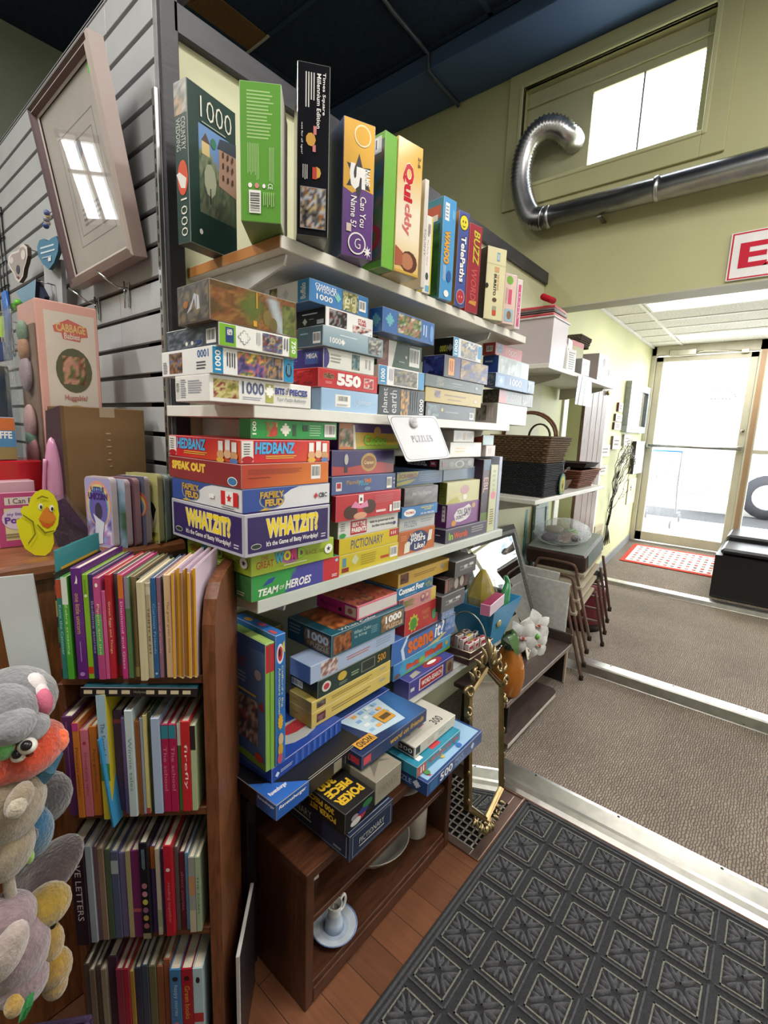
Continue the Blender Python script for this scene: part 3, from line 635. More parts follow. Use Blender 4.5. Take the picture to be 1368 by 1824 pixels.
# ---- second pile
zb = stack(SH2, -.362, [
 (row(572, 727, 689, (673, 733), (554, 725), d=.2), 'puzzle_box', 'plain light blue puzzle box with a white barcode label, bottom of the second pile', 'puzzle',
  dict(base='#9fc0e2', F=[('R', .22, .2, .48, .78, W_), ('B', .25, .4, .45, .74, 11), ('L', .24, .24, .46, .34, 2, '#999'), ('T', 'Johnson', .6, .3, .86, .66, '#dce9f5', {'shear': .35, 'bold': .005})])),
 (row(567, 687, 653, (672, 699), None, d=.2), 'puzzle_box', 'bright red puzzle box with a big white 550 on the eye-level shelf', 'puzzle',
  dict(base='#c4161f', F=[('T', 'm&m', .07, .5, .24, .84, '#5a3320', {'bold': .05, 'out': '#e8c98a'}), ('L', .1, .2, .22, .35, 2, '#e8a0a0'), ('T', '550', .28, .16, .69, .88, W_, {'bold': .06}), ('R', .74, .2, .92, .8, '#d8d0c8'), ('G', .75, .23, .91, .77, pz(['#c4222a', '#8a2020', '#e0d6cc', '#d84848'], 4, 3, 3), 6, 6)], L=[('G', .3, .1, .9, .9, pz(['#c4222a', '#8a2020', '#d84848'], 4, 3, 3))])),
 (row(576, 653, 617, (666, 667), None, d=.2), 'puzzle_box', 'white puzzle box with a rounded purple end, above the red 550 box', 'puzzle',
  dict(base='#dfddd6', left='#41377e', F=[('R', 0, 0, .05, 1, '#41377e'), ('poly', [(.05, 0), (.09, .25), (.1, .5), (.09, .75), (.05, 1)], '#41377e'), ('G', .53, .12, .69, .95, pz(['#3a5a68', '#6d8a90', '#324a4c', '#8a9a86'], 9, 3, 3), 6, 6), ('L', .12, .3, .34, .8, 3, '#9a9890'), ('L', .8, .2, .95, .8, 2, '#aaa', {'vert': True})], L=[('R', .68, .2, .92, .85, '#4a63a8'), ('T', 'MEGA', .71, .5, .9, .75, W_, {'bold': .03}), ('L', .1, .2, .6, .8, 4, '#6a62a4')])),
 (row(575, 615, 577, (682, 633), (530, 607), d=.2, dy=-.01), 'puzzle_box', 'steel blue puzzle box marked 1000 under the space film puzzle', 'puzzle',
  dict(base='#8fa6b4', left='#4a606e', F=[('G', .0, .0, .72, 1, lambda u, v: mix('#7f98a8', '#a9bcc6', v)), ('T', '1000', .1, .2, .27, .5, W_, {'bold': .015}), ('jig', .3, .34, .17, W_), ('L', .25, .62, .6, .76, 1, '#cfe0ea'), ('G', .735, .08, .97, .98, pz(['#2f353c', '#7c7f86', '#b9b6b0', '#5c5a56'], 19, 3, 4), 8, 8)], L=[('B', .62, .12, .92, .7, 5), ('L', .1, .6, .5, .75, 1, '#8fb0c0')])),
 (row(580, 575, 544, (664, 595), (528, 570), d=.2), 'puzzle_box', 'white and black puzzle box with red block letters and dark portraits', 'puzzle',
  dict(base='#f0eeee', left='#17171b', F=[('G', .06, .08, .42, .96, pz(['#2a1416', '#5c1c20', '#8c8a8c', '#1c1416'], 14, 4, 3), 12, 8), ('T', 'STAR', .66, .68, .84, .86, '#b5202c', {'bold': .03}), ('T', 'WARS', .66, .48, .84, .66, '#b5202c', {'bold': .03}), ('G', .55, .02, .97, .42, pz(['#a33a38', '#d8c8c0', '#3a2a2c', '#efeeee'], 17, 5, 2, con=1.4), 10, 5)], L=[('L', .2, .68, .85, .82, 1, W_), ('jig', .3, .35, .2, W_), ('R', .72, .15, .95, .38, '#ddd'), ('L', .45, .4, .65, .5, 1, '#bbb')])),
 (row(551, 539, 493, (656, 560), (471, 526), d=.24), 'puzzle_box', 'blue puzzle box with white lettering, topmost of the second pile', 'puzzle',
  dict(base='#3f7fbe', left='#e9e8e4', F=[('T', 'CHARLES', .08, .74, .42, .9, W_, {'bold': .01}), ('T', 'WYSOCKI', .09, .52, .43, .74, W_, {'bold': .01}), ('T', '1000', .1, .15, .36, .42, W_, {'bold': .015}), ('jig', .45, .5, .22, '#7ec4b8'), ('G', .53, .02, .8, .97, pz(['#6a6a3a', '#b9b083', '#8c8a48', '#e0d8b4', '#4c5c30'], 23, 4, 4)), ('B', .82, .2, .95, .75, 9)],
       L=[('R', .76, 0, 1, 1, '#2f86bd'), ('T', 'Buffalo', .82, .12, .93, .85, W_, {'rot': 90, 'bold': .02}), ('G', .12, .25, .3, .9, pz(['#6a6a3a', '#b9b083', '#4c5c30'], 24, 3, 3), 5, 5), ('jig', .5, .5, .25, '#cfcec8')])),
])
# ---- third pile
stack(SH2, -.355, [
 (row(674, 733, 685, (755, 738), None), 'puzzle_box', 'black puzzle box with vertical white lettering and a golden strip, bottom of the third pile', 'puzzle',
  dict(base='#17181b', F=[('T', 'planet', .06, .08, .2, .95, '#d8d8d4', {'rot': 90, 'bold': 0}), ('T', 'earth', .22, .08, .36, .9, '#d8d8d4', {'rot': 90, 'bold': 0}), ('G', .45, .03, .63, .97, pz(['#5c3c14', '#b9822c', '#d8a848', '#3a2810'], 6, 3, 6)), ('L', .66, .1, .86, .95, 4, '#3a3c40', {'vert': True}), ('T', '1000', .88, .1, .97, .7, W_, {'rot': 90, 'bold': .01})])),
 (row(674, 685, 648, (755, 694), None, dy=-.01), 'puzzle_box', 'white puzzle box with blue ends and a castle picture in the third pile', 'puzzle',
  dict(base='#ecebe8', F=[('R', 0, 0, .16, 1, '#2b8ac0'), ('T', '1000', .035, .15, .12, .85, W_, {'rot': 90, 'bold': .02}), ('L', .2, .15, .29, .9, 3, '#99a', {'vert': True}), ('G', .31, .06, .83, .95, pz(['#5a5448', '#8c8068', '#6a6c78', '#a89878', '#4a4c3c'], 26, 5, 3)), ('R', .86, 0, 1, 1, '#2b8ac0')])),
 (row(672, 648, 598, (750, 657), None, dy=.02), 'puzzle_box', 'dark green puzzle box with a red and brown picture end in the third pile', 'puzzle',
  dict(base='#2e4a34', F=[('R', 0, 0, .22, 1, '#7a332c'), ('G', .02, .25, .2, .98, pz(['#6a4038', '#8a5a4c', '#4c2c28'], 3, 2, 3), 5, 6), ('poly', [(.22, 0), (.3, 0), (.4, 1), (.22, 1)], '#e6e2da'), ('B', .7, .2, .95, .9, 12), ('star', .62, .5, .03, .08, W_), ('L', .45, .25, .62, .35, 1, '#8aa48c')])),
 (row(681, 590, 544, (773, 611), (657, 575), dy=-.03), 'puzzle_box', 'blue puzzle box with a garden picture, topmost of the third pile', 'puzzle',
  dict(base='#3a68a8', F=[('jig', .12, .55, .3, '#6ab0b8'), ('G', .26, .1, .72, .95, pz(['#4c6a34', '#8a8a58', '#a86a5c', '#3c5030', '#c8c0b0', '#6a8a54'], 28, 6, 4)), ('L', .75, .2, .85, .8, 2, '#b9cde8', {'vert': True}), ('E', .94, .5, .04, .38, '#6f9ad0')], L=[('jig', .5, .5, .3, '#6ab0b8')])),
])
# ---- fourth pile
stack(SH2, -.35, [
 (row(758, 740, 715, (845, 743), None), 'puzzle_box', 'dark grey puzzle box with a small white barcode, bottom of the fourth pile', 'puzzle',
  dict(base='#3c3e40', F=[('G', .03, .05, .24, .9, pz(['#5c6c74', '#3a4448', '#7a8488'], 2, 3, 3), 6, 5), ('E', .3, .62, .02, .12, '#c8b050'), ('L', .35, .4, .7, .6, 1, '#7c7c78'), ('B', .88, .12, .98, .6, 3)])),
 (row(757, 714, 687, (857, 717), None, dy=-.005), 'puzzle_box', 'mustard yellow puzzle box with a tiny portrait, second from the bottom of the fourth pile', 'puzzle',
  dict(base='#b59a35', F=[('G', .14, .35, .24, .85, pz(['#6a4a5c', '#3c2c34', '#a88a8c'], 8, 2, 2), 4, 4), ('L', .3, .5, .78, .72, 1, '#7a5a20'), ('L', .36, .24, .66, .38, 1, '#8a6a28'), ('E', .88, .4, .03, .12, '#c9c2b0')])),
 (row(757, 687, 664, (860, 695), None, dy=-.008), 'puzzle_box', 'dull dark green puzzle box in the fourth pile, above the mustard yellow one', 'puzzle',
  dict(base='#3e4a44', F=[('G', .17, .15, .28, .9, pz(['#6c6a58', '#4a4c3c', '#8c8468'], 8, 2, 3), 4, 5), ('L', .42, .5, .64, .68, 1, '#8c948a'), ('L', .32, .25, .72, .38, 1, '#7c8478'), ('E', .87, .5, .025, .14, '#aab0a4')])),
 (row(791, 661, 630, (869, 669), (752, 655), dy=-.01, d=.2), 'puzzle_box', 'purple and brown puzzle box with a tower picture in the fourth pile', 'puzzle',
  dict(base='#3f3d6c', left='#3d4486', F=[('R', 0, 0, .22, 1, '#1d1c20'), ('R', .08, .1, .2, .9, '#d8902c'), ('L', .1, .2, .18, .8, 2, '#a02c20', {'vert': True}), ('G', .34, .02, .96, .98, pz(['#8a7048', '#a88c5c', '#54527c', '#39386a', '#6c5a44'], 29, 4, 3))], L=[('G', .05, .05, .95, .95, pz(['#3d4a9c', '#2c2f6c', '#5c6cc0'], 4, 3, 3))])),
 (row(807, 630, 598, (857, 638), (773, 622), dy=-.01, d=.2), 'puzzle_box', 'light blue and white puzzle box with a black end, topmost of the fourth pile', 'puzzle',
  dict(base='#cfd4d8', left='#1b1b1e', F=[('R', 0, 0, .16, 1, '#2c8ec4'), ('T', '1000', .03, .1, .13, .9, W_, {'rot': 90, 'bold': .02}), ('G', .26, .05, .85, .95, pz(['#8c8a86', '#b9a88c', '#6c7c94', '#dcd8d0'], 33, 4, 4)), ('R', .88, .2, 1, .9, '#2c8ec4')], L=[('T', '1000', .3, .25, .7, .6, '#c9c43c', {'rot': 180, 'bold': .02}), ('jig', .85, .45, .2, '#8a8a8c')])),
])
# ---- fifth pile, overhanging the shelf's right end
stack(SH2, -.345, [
 (row(885, 746, 717, (937, 751), (846, 744)), 'puzzle_box', 'white puzzle box with pale grey end, bottom of the rightmost pile on the eye-level shelf', 'puzzle',
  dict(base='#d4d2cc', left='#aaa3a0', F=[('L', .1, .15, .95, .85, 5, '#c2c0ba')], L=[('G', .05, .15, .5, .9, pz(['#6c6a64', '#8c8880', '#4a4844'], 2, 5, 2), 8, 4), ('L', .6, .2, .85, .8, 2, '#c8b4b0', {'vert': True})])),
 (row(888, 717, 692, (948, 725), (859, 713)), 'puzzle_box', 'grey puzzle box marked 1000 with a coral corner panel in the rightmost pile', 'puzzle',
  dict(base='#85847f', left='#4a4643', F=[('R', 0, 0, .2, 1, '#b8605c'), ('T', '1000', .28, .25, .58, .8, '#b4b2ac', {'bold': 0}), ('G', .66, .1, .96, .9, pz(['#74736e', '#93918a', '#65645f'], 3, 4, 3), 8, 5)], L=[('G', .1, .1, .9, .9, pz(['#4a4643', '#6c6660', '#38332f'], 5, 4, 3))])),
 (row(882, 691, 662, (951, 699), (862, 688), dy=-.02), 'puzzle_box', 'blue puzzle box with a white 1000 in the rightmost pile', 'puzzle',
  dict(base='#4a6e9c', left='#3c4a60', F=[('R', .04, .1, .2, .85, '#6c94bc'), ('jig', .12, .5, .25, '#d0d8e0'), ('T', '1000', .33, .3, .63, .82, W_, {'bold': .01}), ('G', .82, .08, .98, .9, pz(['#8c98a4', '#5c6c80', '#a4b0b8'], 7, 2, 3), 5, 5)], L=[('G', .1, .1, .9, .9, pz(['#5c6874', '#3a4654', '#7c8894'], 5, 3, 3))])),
 (row(887, 661, 631, (941, 671), (859, 655)), 'puzzle_box', 'pale grey puzzle box with a deep blue end in the rightmost pile', 'puzzle',
  dict(base='#a2aaac', left='#27468c', F=[('G', .06, .1, .6, .95, pz(['#8c9494', '#b4bab8', '#9aa2a0'], 9, 5, 2), 10, 5), ('R', .72, .05, .98, .95, '#b4c4d8')], L=[('L', .15, .6, .75, .8, 1, '#a9bce4')])),
 (row(882, 631, 608, (929, 643), (859, 626), dy=.01), 'puzzle_box', 'red puzzle box marked 1000, topmost of the rightmost pile', 'puzzle',
  dict(base='#a43a3a', F=[('G', .02, .1, .24, .95, pz(['#4c5c84', '#2c3c5c', '#8c6c5c'], 9, 2, 3), 5, 5), ('T', '1000', .38, .25, .78, .75, '#d0b8a8', {'bold': 0})], L=[('B', .3, .25, .8, .75, 3)])),
])
# ---- shelf 3: the big corner pile
def hb(f=0): return [('G', 0, 0, 1, 1, lambda u, v: mix('#d0242e', '#e0602c', max(0, min(1, (u-.3)*1.1-(v-.3)*.5))), 12, 4), ('R', 0, .05, .115, .98, '#e8e6e2'), ('L', .02, .35, .09, .9, 5, '#666'), ('E', .057, .16, .057, .15, '#b01c28'), ('T', 'HEDBANZ', .13, .4, .56, .93, '#58b4e8', {'bold': .035, 'shear': .1, 'out': '#245a9c'}), ('L', .24, .16, .62, .34, 2, '#e8c04c'), ('R', .73, .45, .79, .92, W_), ('R', .82, .5, .88, .98, W_), ('R', .9, .45, .96, .9, W_), ('E', .76, .3, .045, .2, '#e0a878'), ('E', .85, .35, .045, .2, '#e8bc94'), ('E', .93, .28, .045, .2, '#d8a070'), ('E', .76, .06, .05, .12, '#e8b84c'), ('E', .93, .06, .05, .12, '#5c7cb8')]
def wz(): return [('R', 0, 0, 1, 1, '#b4b4c2'), ('R', .025, .07, .975, .93, '#35265f'), ('T', 'WHATZIT?', .22, .38, .84, .86, '#f0d63c', {'bold': .05, 'out': '#e8dcd0', 'ow': .05}), ('T', "It's the Game of Batty Wordplay!", .22, .14, .84, .3, W_, {'bold': .02}), ('E', .11, .22, .055, .07, '#dcdcd4'), ('E', .11, .22, .05, .055, '#2c3c34'), ('L', .88, .14, .95, .28, 2, '#cdc8dc')]
def fe(): return [('poly', [(0, 0), (1, 0), (1, 1), (.55, .98), (.42, .6), (.3, .2), (.2, 0)], '#dcdce0'), ('poly', [(0, 0), (0, 1), (.62, 1), (.5, .85), (.38, .5), (.27, .08), (.24, 0)], '#35509c'), ('poly', [(.16, 0), (.27, 0), (.27, .06), (.22, .12)], '#d8b43c'), ('E', .3, .46, .14, .42, '#9aa0a8'), ('E', .3, .46, .125, .37, '#2a3f86'), ('T', 'FAMILY', .17, .55, .43, .86, '#c8a04a', {'bold': .04, 'out': '#4c3a1c'}), ('T', 'FEUD', .22, .18, .42, .5, '#d0a850', {'bold': .05, 'out': '#4c3a1c'})]
def wr(): return [('R', 0, 0, 1, 1, '#a5bc3a'), ('E', .44, .6, .14, .38, '#b06ca8'), ('T', 'THE', .1, .62, .18, .8, '#b04830', {'bold': .01}), ('T', 'GREAT', .05, .25, .24, .58, '#b8442c', {'bold': .01}), ('T', 'W', .25, .36, .36, .85, '#4cb4d8', {'bold': .07, 'out': '#26343c'}), ('T', 'O', .35, .36, .44, .85, '#e8d83c', {'bold': .07, 'out': '#26343c'}), ('T', 'R', .44, .36, .52, .85, '#d03a7c', {'bold': .07, 'out': '#26343c'}), ('T', 'D', .52, .36, .61, .85, '#9cc43c', {'bold': .07, 'out': '#26343c'}), ('T', 'RACE', .62, .42, .76, .64, '#8c6c2c', {'bold': .01}), ('L', .35, .14, .7, .24, 1, '#e8ecc8'), ('L', .8, .4, .86, .6, 2, '#7c8c2c'), ('E', .92, .52, .055, .24, '#f4f4f0'), ('star', .92, .52, .03, .14, '#333')]
def th(): return [('G', 0, 0, 1, 1, lambda u, v: mix(mix('#3a9a4c', '#4a4a9c', 1 if u > .34+.12*v else 0), '#c8343c', 1 if u > .78-.14*v*0-.12*(1-v)*0+.0 else 0), 40, 3), ('T', 'TEAM', .06, .12, .27, .42, W_, {'bold': .03, 'shear': .25}), ('T', 'OF', .28, .2, .33, .36, W_, {'bold': .01, 'shear': .25}), ('T', 'HEROES', .34, .14, .64, .5, W_, {'bold': .03, 'shear': .25}), ('poly', [(.1, .5), (.16, .75), (.24, .8), (.2, .6)], '#2f4fa0'), ('L', .9, .1, .98, .25, 2, W_), ('E', .96, .85, .02, .07, '#9ccce0')]
stack(SH3, -.385, [
 (row(448, 1070, 1027, (604, 1036), (360, 1050), dy=.015), 'board_game_box', 'green, blue and red game box lettered with heroes, bottom of the big corner pile', 'board game', dict(base='#3f7f4c', F=th(), left='#3a3a70', L=[('R', 0, 0, .7, 1, '#33335f'), ('T', 'HEROES', .02, .4, .42, .75, '#c8c8d8', {'bold': .02, 'shear': .2}), ('R', .72, 0, 1, 1, '#4a8a4c'), ('L', .74, .1, .9, .3, 2, W_)])),
 (row(447, 1026, 986, (594, 993), (335, 1000), dy=.01), 'board_game_box', 'lime green word game box with coloured letters in the corner pile', 'board game', dict(base='#a5bc3a', F=wr(), L=wr())),
 (row(436, 985, 917, (587, 957), (308, 947), dy=-.015), 'board_game_box', 'purple game box with yellow lettering and silver border, thickest in the corner pile', 'board game', dict(base='#35265f', F=wz(), L=wz(), edge=.7)),
 (row(432, 916, 872, (587, 899), (308, 893), dy=-.005), 'board_game_box', 'blue and white quiz game box with a red maple leaf flag in the corner pile', 'board game',
  dict(base='#35509c', F=fe()+[('poly', [(.79, .45), (.815, .6), (.84, .45), (.815, .3)], '#c83a3c'), ('T', 'CBC', .85, .34, .96, .58, '#2c2c30', {'bold': .03})], L=fe()+[('R', .74, .22, .8, .84, '#d0242c'), ('R', .8, .22, .9, .84, W_), ('R', .9, .22, .96, .84, '#d0242c'), ('star', .85, .54, .035, .2, '#d0242c', 5, .5), ('L', .75, .06, .95, .14, 1, '#555'), ('R', .58, .4, .65, .6, '#f4f4f0')])),
 (row(430, 871, 827, (585, 863), (302, 850), dy=-.005), 'board_game_box', 'dark red and orange party game box with yellow block letters in the corner pile', 'board game',
  dict(base='#9c2f2c', F=[('G', 0, 0, 1, 1, lambda u, v: mix('#b8432c', '#d8782c', max(0, min(1, 1.6*u-.5*v-(1.2*max(0, u-.7))))), 12, 4), ('L', .06, .55, .72, .8, 5, '#8a3420'), ('L', .06, .38, .35, .46, 1, '#7a2c1c'), ('B', .77, .22, .89, .9, 21)],
       L=[('R', 0, 0, 1, 1, '#8c2c30'), ('T', 'SPEAK OUT', .05, .42, .55, .84, '#f0cc4c', {'bold': .06, 'out': '#c87c28'}), ('E', .9, .25, .06, .2, W_), ('E', .9, .25, .052, .16, '#3c7cb4')])),
 (row(429.5, 827, 783, (587, 824), (302, 811)), 'board_game_box', 'bright red guessing game box with blue letters, topmost of the corner pile', 'board game', dict(base='#c4242c', F=hb(), L=hb())),
])
ZH = at(430, 783, y=-.385).z
P0, w, d, h, _t = fitrow(row(447, 780, 757, (600, 787), None, d=.15, dy=.03), -.385)
gbox('puzzle_box', 'small bright green puzzle box lying on top of the corner pile', 'puzzle', V((P0.x, P0.y, ZH+.0008)), w, .042, .041, 0, base='#2b9c4c',
     F=[('T', '100', .01, .2, .05, .9, W_, {'rot': 90, 'bold': .02}), ('G', .15, .1, .27, .9, pz(['#c8c43c', '#b8443c', '#5c8c3c'], 3, 2, 2), 5, 5), ('jig', .36, .5, .38, '#e8f0e4'), ('R', .44, .15, .48, .8, '#30563c'), ('R', .56, .45, .62, .8, '#20402c'), ('L', .64, .15, .8, .85, 5, '#8ccc9c'), ('B', .83, .12, .98, .9, 31)])
# ---- shelf 3, second pile
zt = stack(SH3, -.36, [
 (row(604, 1022, 991, (709, 988), None), 'board_game_box', 'plain yellow side of a drawing game box, bottom of the third shelf second pile', 'board game', dict(base='#cdb92a', F=[('R', .04, .35, .1, .85, '#5c8c9c'), ('R', .03, .05, .14, .3, '#8c2c24'), ('poly', [(.24, .3), (.3, .65), (.24, .95), (.18, .6)], '#c8cca0'), ('L', .33, .2, .62, .85, 5, '#a89420'), ('R', .67, .3, .82, .45, '#b4402c'), ('B', .84, .2, .98, .85, 2)])),
 (row(604, 991, 961, (709, 964), (596, 972), d=.2), 'board_game_box', 'yellow drawing game box with wavy dark letters in the second pile', 'board game', dict(base='#d2ba22', left='#9c2430', F=[('T', 'PICTIONARY', .17, .22, .72, .82, '#4a4c78', {'bold': .01, 'shear': .1}), ('R', .83, .5, 1, 1, '#b42c34'), ('L', .85, .6, .96, .85, 3, '#f0d8c8', {'vert': True})])),
 (row(602, 960, 929, (708, 941), None), 'board_game_box', 'white family game box with red lettering block in the second pile', 'board game', dict(base='#d8d5d0', left='#8c8a88', F=[('R', .18, .08, .44, .92, '#b42830'), ('T', 'BEAT THE', .21, .55, .42, .82, W_, {'bold': .03}), ('T', 'PARENTS', .2, .2, .43, .5, W_, {'bold': .04}), ('T', 'kids vs. grown-ups in this', .5, .55, .93, .75, '#3c3c44', {'bold': .02}), ('T', 'fun filled trivia challenge', .53, .28, .9, .48, '#3c3c44', {'bold': .02}), ('E', .06, .14, .05, .14, '#3c9c4c'), ('L', .03, .4, .1, .9, 4, '#888'), ('E', .93, .35, .03, .12, '#4a5a8c')])),
 (row(598, 928, 884, (713, 912), (590, 920), d=.2, dy=-.01), 'board_game_box', 'red game box with a pink bow picture in the second pile', 'board game', dict(base='#bf2a34', F=[('E', .2, .3, .1, .28, '#4a2a20'), ('E', .48, .45, .1, .3, '#4a2a20'), ('poly', [(.2, .5), (.26, .74), (.34, .55), (.44, .72), (.46, .45), (.34, .42)], '#e088b0'), ('E', .34, .12, .1, .14, '#d8a080'), ('R', .31, .62, .38, .98, W_), ('R', .33, .72, .36, .86, '#444'), ('L', .56, .55, .9, .9, 5, '#d06068'), ('R', .58, .15, .74, .25, '#e8c8c8'), ('B', .86, .1, .99, .5, 2), ('R', .8, .1, .84, .4, W_)])),
 (row(591, 883, 850, (704, 872), None), 'board_game_box', 'faded blue quiz game box with yellow and orange letters in the second pile', 'board game', dict(base='#46588a', F=[('R', .05, .2, .13, .7, '#e0dcd8'), ('R', .06, .35, .12, .65, '#b02c3c'), ('T', 'Family', .2, .45, .42, .78, '#b08a54', {'bold': .02}), ('T', 'FEUD', .38, .42, .54, .72, '#4ca0c0', {'bold': .03}), ('T', 'TIME', .46, .55, .58, .8, '#d8782c', {'bold': .03}), ('E', .52, .2, .05, .12, '#7c8cb0'), ('B', .84, .1, .93, .8, 6), ('L', .95, .3, .99, .8, 2, '#aab')])),
 (row(591, 846, 802, (701, 841), None, dy=.01), 'board_game_box', 'purple over red game box with a gold crest in the second pile', 'board game', dict(base='#3a2c66', F=[('poly', [(0, 0), (1, 0), (1, .38), (.75, .5), (.5, .42), (.25, .32), (0, .38)], '#b23a38'), ('E', .56, .5, .13, .4, '#b8944c'), ('E', .56, .5, .1, .28, '#8c5a30'), ('T', 'Cranium', .48, .42, .64, .58, '#e8d090', {'bold': .02}), ('E', .2, .65, .03, .22, '#b8b4ac'), ('R', .17, .1, .22, .35, '#2c2428')])),
 (row(603, 799, 752, (710, 800), None, dy=.02), 'board_game_box', 'yellow, purple and green game box, topmost of the second pile behind the sign', 'board game', dict(base='#5a3a7c', F=[('poly', [(.2, 0), (1, 0), (1, .65), (.2, .68)], '#c8a42c'), ('poly', [(.24, 0), (1, 0), (1, .2), (.3, .12)], '#8ca83c'), ('R', 0, 0, .22, 1, '#c8763c'), ('G', .01, .1, .21, .8, pz(['#5c3c2c', '#a87c5c', '#3c5c34', '#c8a890'], 5, 3, 3), 6, 6), ('poly', [(.22, 0), (.26, 0), (.23, .95), (.2, .95)], '#e8e4d8'), ('T', 'Cadoo', .38, .16, .78, .58, '#8cbc3c', {'bold': .06, 'out': '#3c6c2c'}), ('E', .6, .72, .06, .2, '#c09a5c')])),
])
# ---- third pile
stack(SH3, -.35, [
 (row(709, 991, 949, (773, 972), None), 'board_game_box', 'orange party game box with a dark blue blot in the third shelf third pile', 'board game', dict(base='#b8602c', F=[('E', .52, .48, .3, .46, '#2c3464'), ('T', "What's", .3, .62, .64, .86, W_, {'bold': .02}), ('T', 'yours', .3, .38, .72, .64, W_, {'bold': .02}), ('T', 'Like?', .42, .12, .72, .38, W_, {'bold': .02}), ('poly', [(.14, .05), (.28, .08), (.3, .5), (.22, .55), (.15, .45)], '#e0dcd0'), ('poly', [(.78, .35), (.9, .4), (.92, .85), (.82, .85)], '#e0dcd0'), ('L', .04, .6, .22, .85, 3, '#d89060')])),
 (row(711, 948, 924, (774, 933), None), 'board_game_box', 'pale silver game box with thin grey letters in the third pile', 'board game', dict(base='#b9babc', F=[('T', 'FROZEN', .12, .2, .46, .68, '#6c7484', {'bold': 0}), ('L', .58, .4, .97, .75, 2, '#94969c')])),
 (row(716, 924, 904, (779, 910), None, dy=-.01), 'board_game_box', 'bright blue children game box with a white cloud badge in the third pile', 'board game', dict(base='#2f78b8', F=[('E', .2, .42, .16, .36, W_), ('T', 'THOMAS', .08, .3, .32, .56, '#c03a3c', {'bold': .03}), ('T', 'MEMORY', .5, .66, .88, .84, '#e8d87c', {'bold': .02}), ('T', 'GAME', .6, .46, .8, .62, '#e8d87c', {'bold': .02}), ('T', '35-36 PIECES', .5, .08, .9, .26, W_, {'bold': .02})])),
 (row(720, 904, 870, (779, 893), (713, 895), dy=-.012, d=.2), 'board_game_box', 'dark glossy game box with faint white letters in the third pile', 'board game', dict(base='#4a4446', F=[('G', 0, 0, 1, 1, pz(['#3c3638', '#5a5050', '#4c4648', '#6c6262'], 5, 2, 4), 10, 6), ('T', 'Are You Smarter', .2, .55, .8, .78, '#b0aaa8', {'bold': .01})], mat='glossy card')),
 (row(706, 868, 841, (788, 855), None, dy=.02), 'board_game_box', 'blue game box with yellow striped lettering under the black football box', 'board game', dict(base='#45618a', F=[('poly', [(0, .35), (.4, .6), (.45, 1), (.1, 1), (0, .85)], '#b0a83c'), ('poly', [(0, 0), (.25, .15), (.4, .45), (.2, .4), (0, .25)], '#b0a83c'), ('T', 'SCRABBLE', .04, .55, .4, .85, '#a04438', {'bold': .03}), ('L', .45, .2, .95, .8, 4, '#7c94b4')])),
 (row(782, 846, 818, (843, 840), (703, 822), d=.17, dy=-.01), 'puzzle_box', 'black football puzzle box with a silver crest end, below the hanging sign', 'puzzle', dict(base='#5a5854', left='#17171b', F=[('G', 0, 0, 1, 1, pz(['#4c4a46', '#6c6a64', '#5a5854'], 5, 6, 3)), ('E', .56, .5, .14, .36, '#a4a29c'), ('E', .56, .48, .09, .26, '#5a5854'), ('E', .86, .55, .07, .3, '#8c8a84'), ('E', .32, .5, .08, .26, '#8a8882'), ('R', .06, .3, .14, .8, '#7c4c54')], L=[('T', 'PHILADELPHIA', .3, .3, .74, .5, W_, {'bold': .02}), ('T', 'EAGLES', .4, .55, .7, .72, W_, {'bold': .02}), ('R', .8, .25, .95, .85, '#8c2c3c'), ('T', 'NFL', .83, .45, .92, .7, W_, {'bold': .02})])),
])
# ---- fourth pile
stack(SH3, -.345, [
 (row(793, 974, 945, (866, 946), (773, 963), d=.22, dy=-.015), 'board_game_box', 'grey and navy game box with lime and orange letters, bottom of the fourth pile', 'board game', dict(base='#565264', left='#2c2a4c', F=[('T', 'In', .06, .2, .16, .75, '#9cc43c', {'bold': .04}), ('T', 'Words', .17, .2, .5, .72, '#d8582c', {'bold': .04}), ('L', .6, .3, .95, .85, 3, '#a8a0a0')], L=[('L', .1, .5, .6, .6, 1, W_)])),
 (row(795, 942, 900, (852, 921), (775, 935), d=.22), 'board_game_box', 'purple party game box with a white speech cloud in the fourth pile', 'board game', dict(base='#86528c', left='#5a2c6c', F=[('poly', [(.25, .2), (.2, .5), (.3, .75), (.5, .8), (.65, .92), (.74, .75), (.72, .4), (.6, .22), (.4, .15)], '#e4dce0'), ('T', 'YOU', .28, .5, .46, .72, '#4c4454', {'bold': .03}), ("T", "DON'T", .27, .28, .5, .46, '#4c4454', {'bold': .03}), ('T', 'SAY!', .5, .38, .72, .76, '#4c4454', {'bold': .03}), ('E', .2, .15, .07, .14, '#d89848'), ('E', .8, .82, .06, .12, '#c89a6c')], L=[('R', .55, .25, .85, .95, W_), ('L', .6, .35, .8, .9, 3, '#a890b0')])),
 (row(795, 900, 860, (853, 885), (781, 895), d=.22), 'board_game_box', 'pale cream yellow game box with an olive end in the fourth pile', 'board game', dict(base='#cdc794', left='#767a2c', F=[('poly', [(0, 0), (.4, .05), (.3, .3), (.1, .2)], '#b8b04c'), ('E', .52, .6, .14, .22, '#c49aa0'), ('E', .54, .25, .07, .14, '#e8e4d0'), ('poly', [(.02, .35), (.45, .4), (.3, .5)], '#d8d08c')], L=[('L', .2, .3, .8, .8, 4, '#5c6020')])),
 (row(789, 858, 834, (846, 843), None, d=.2, dy=.03), 'board_game_box', 'light blue grey box half hidden behind the black football puzzle', 'board game', dict(base='#8c9cb8')),
])
zfb = at(782, 818, y=-.36).z+.0012
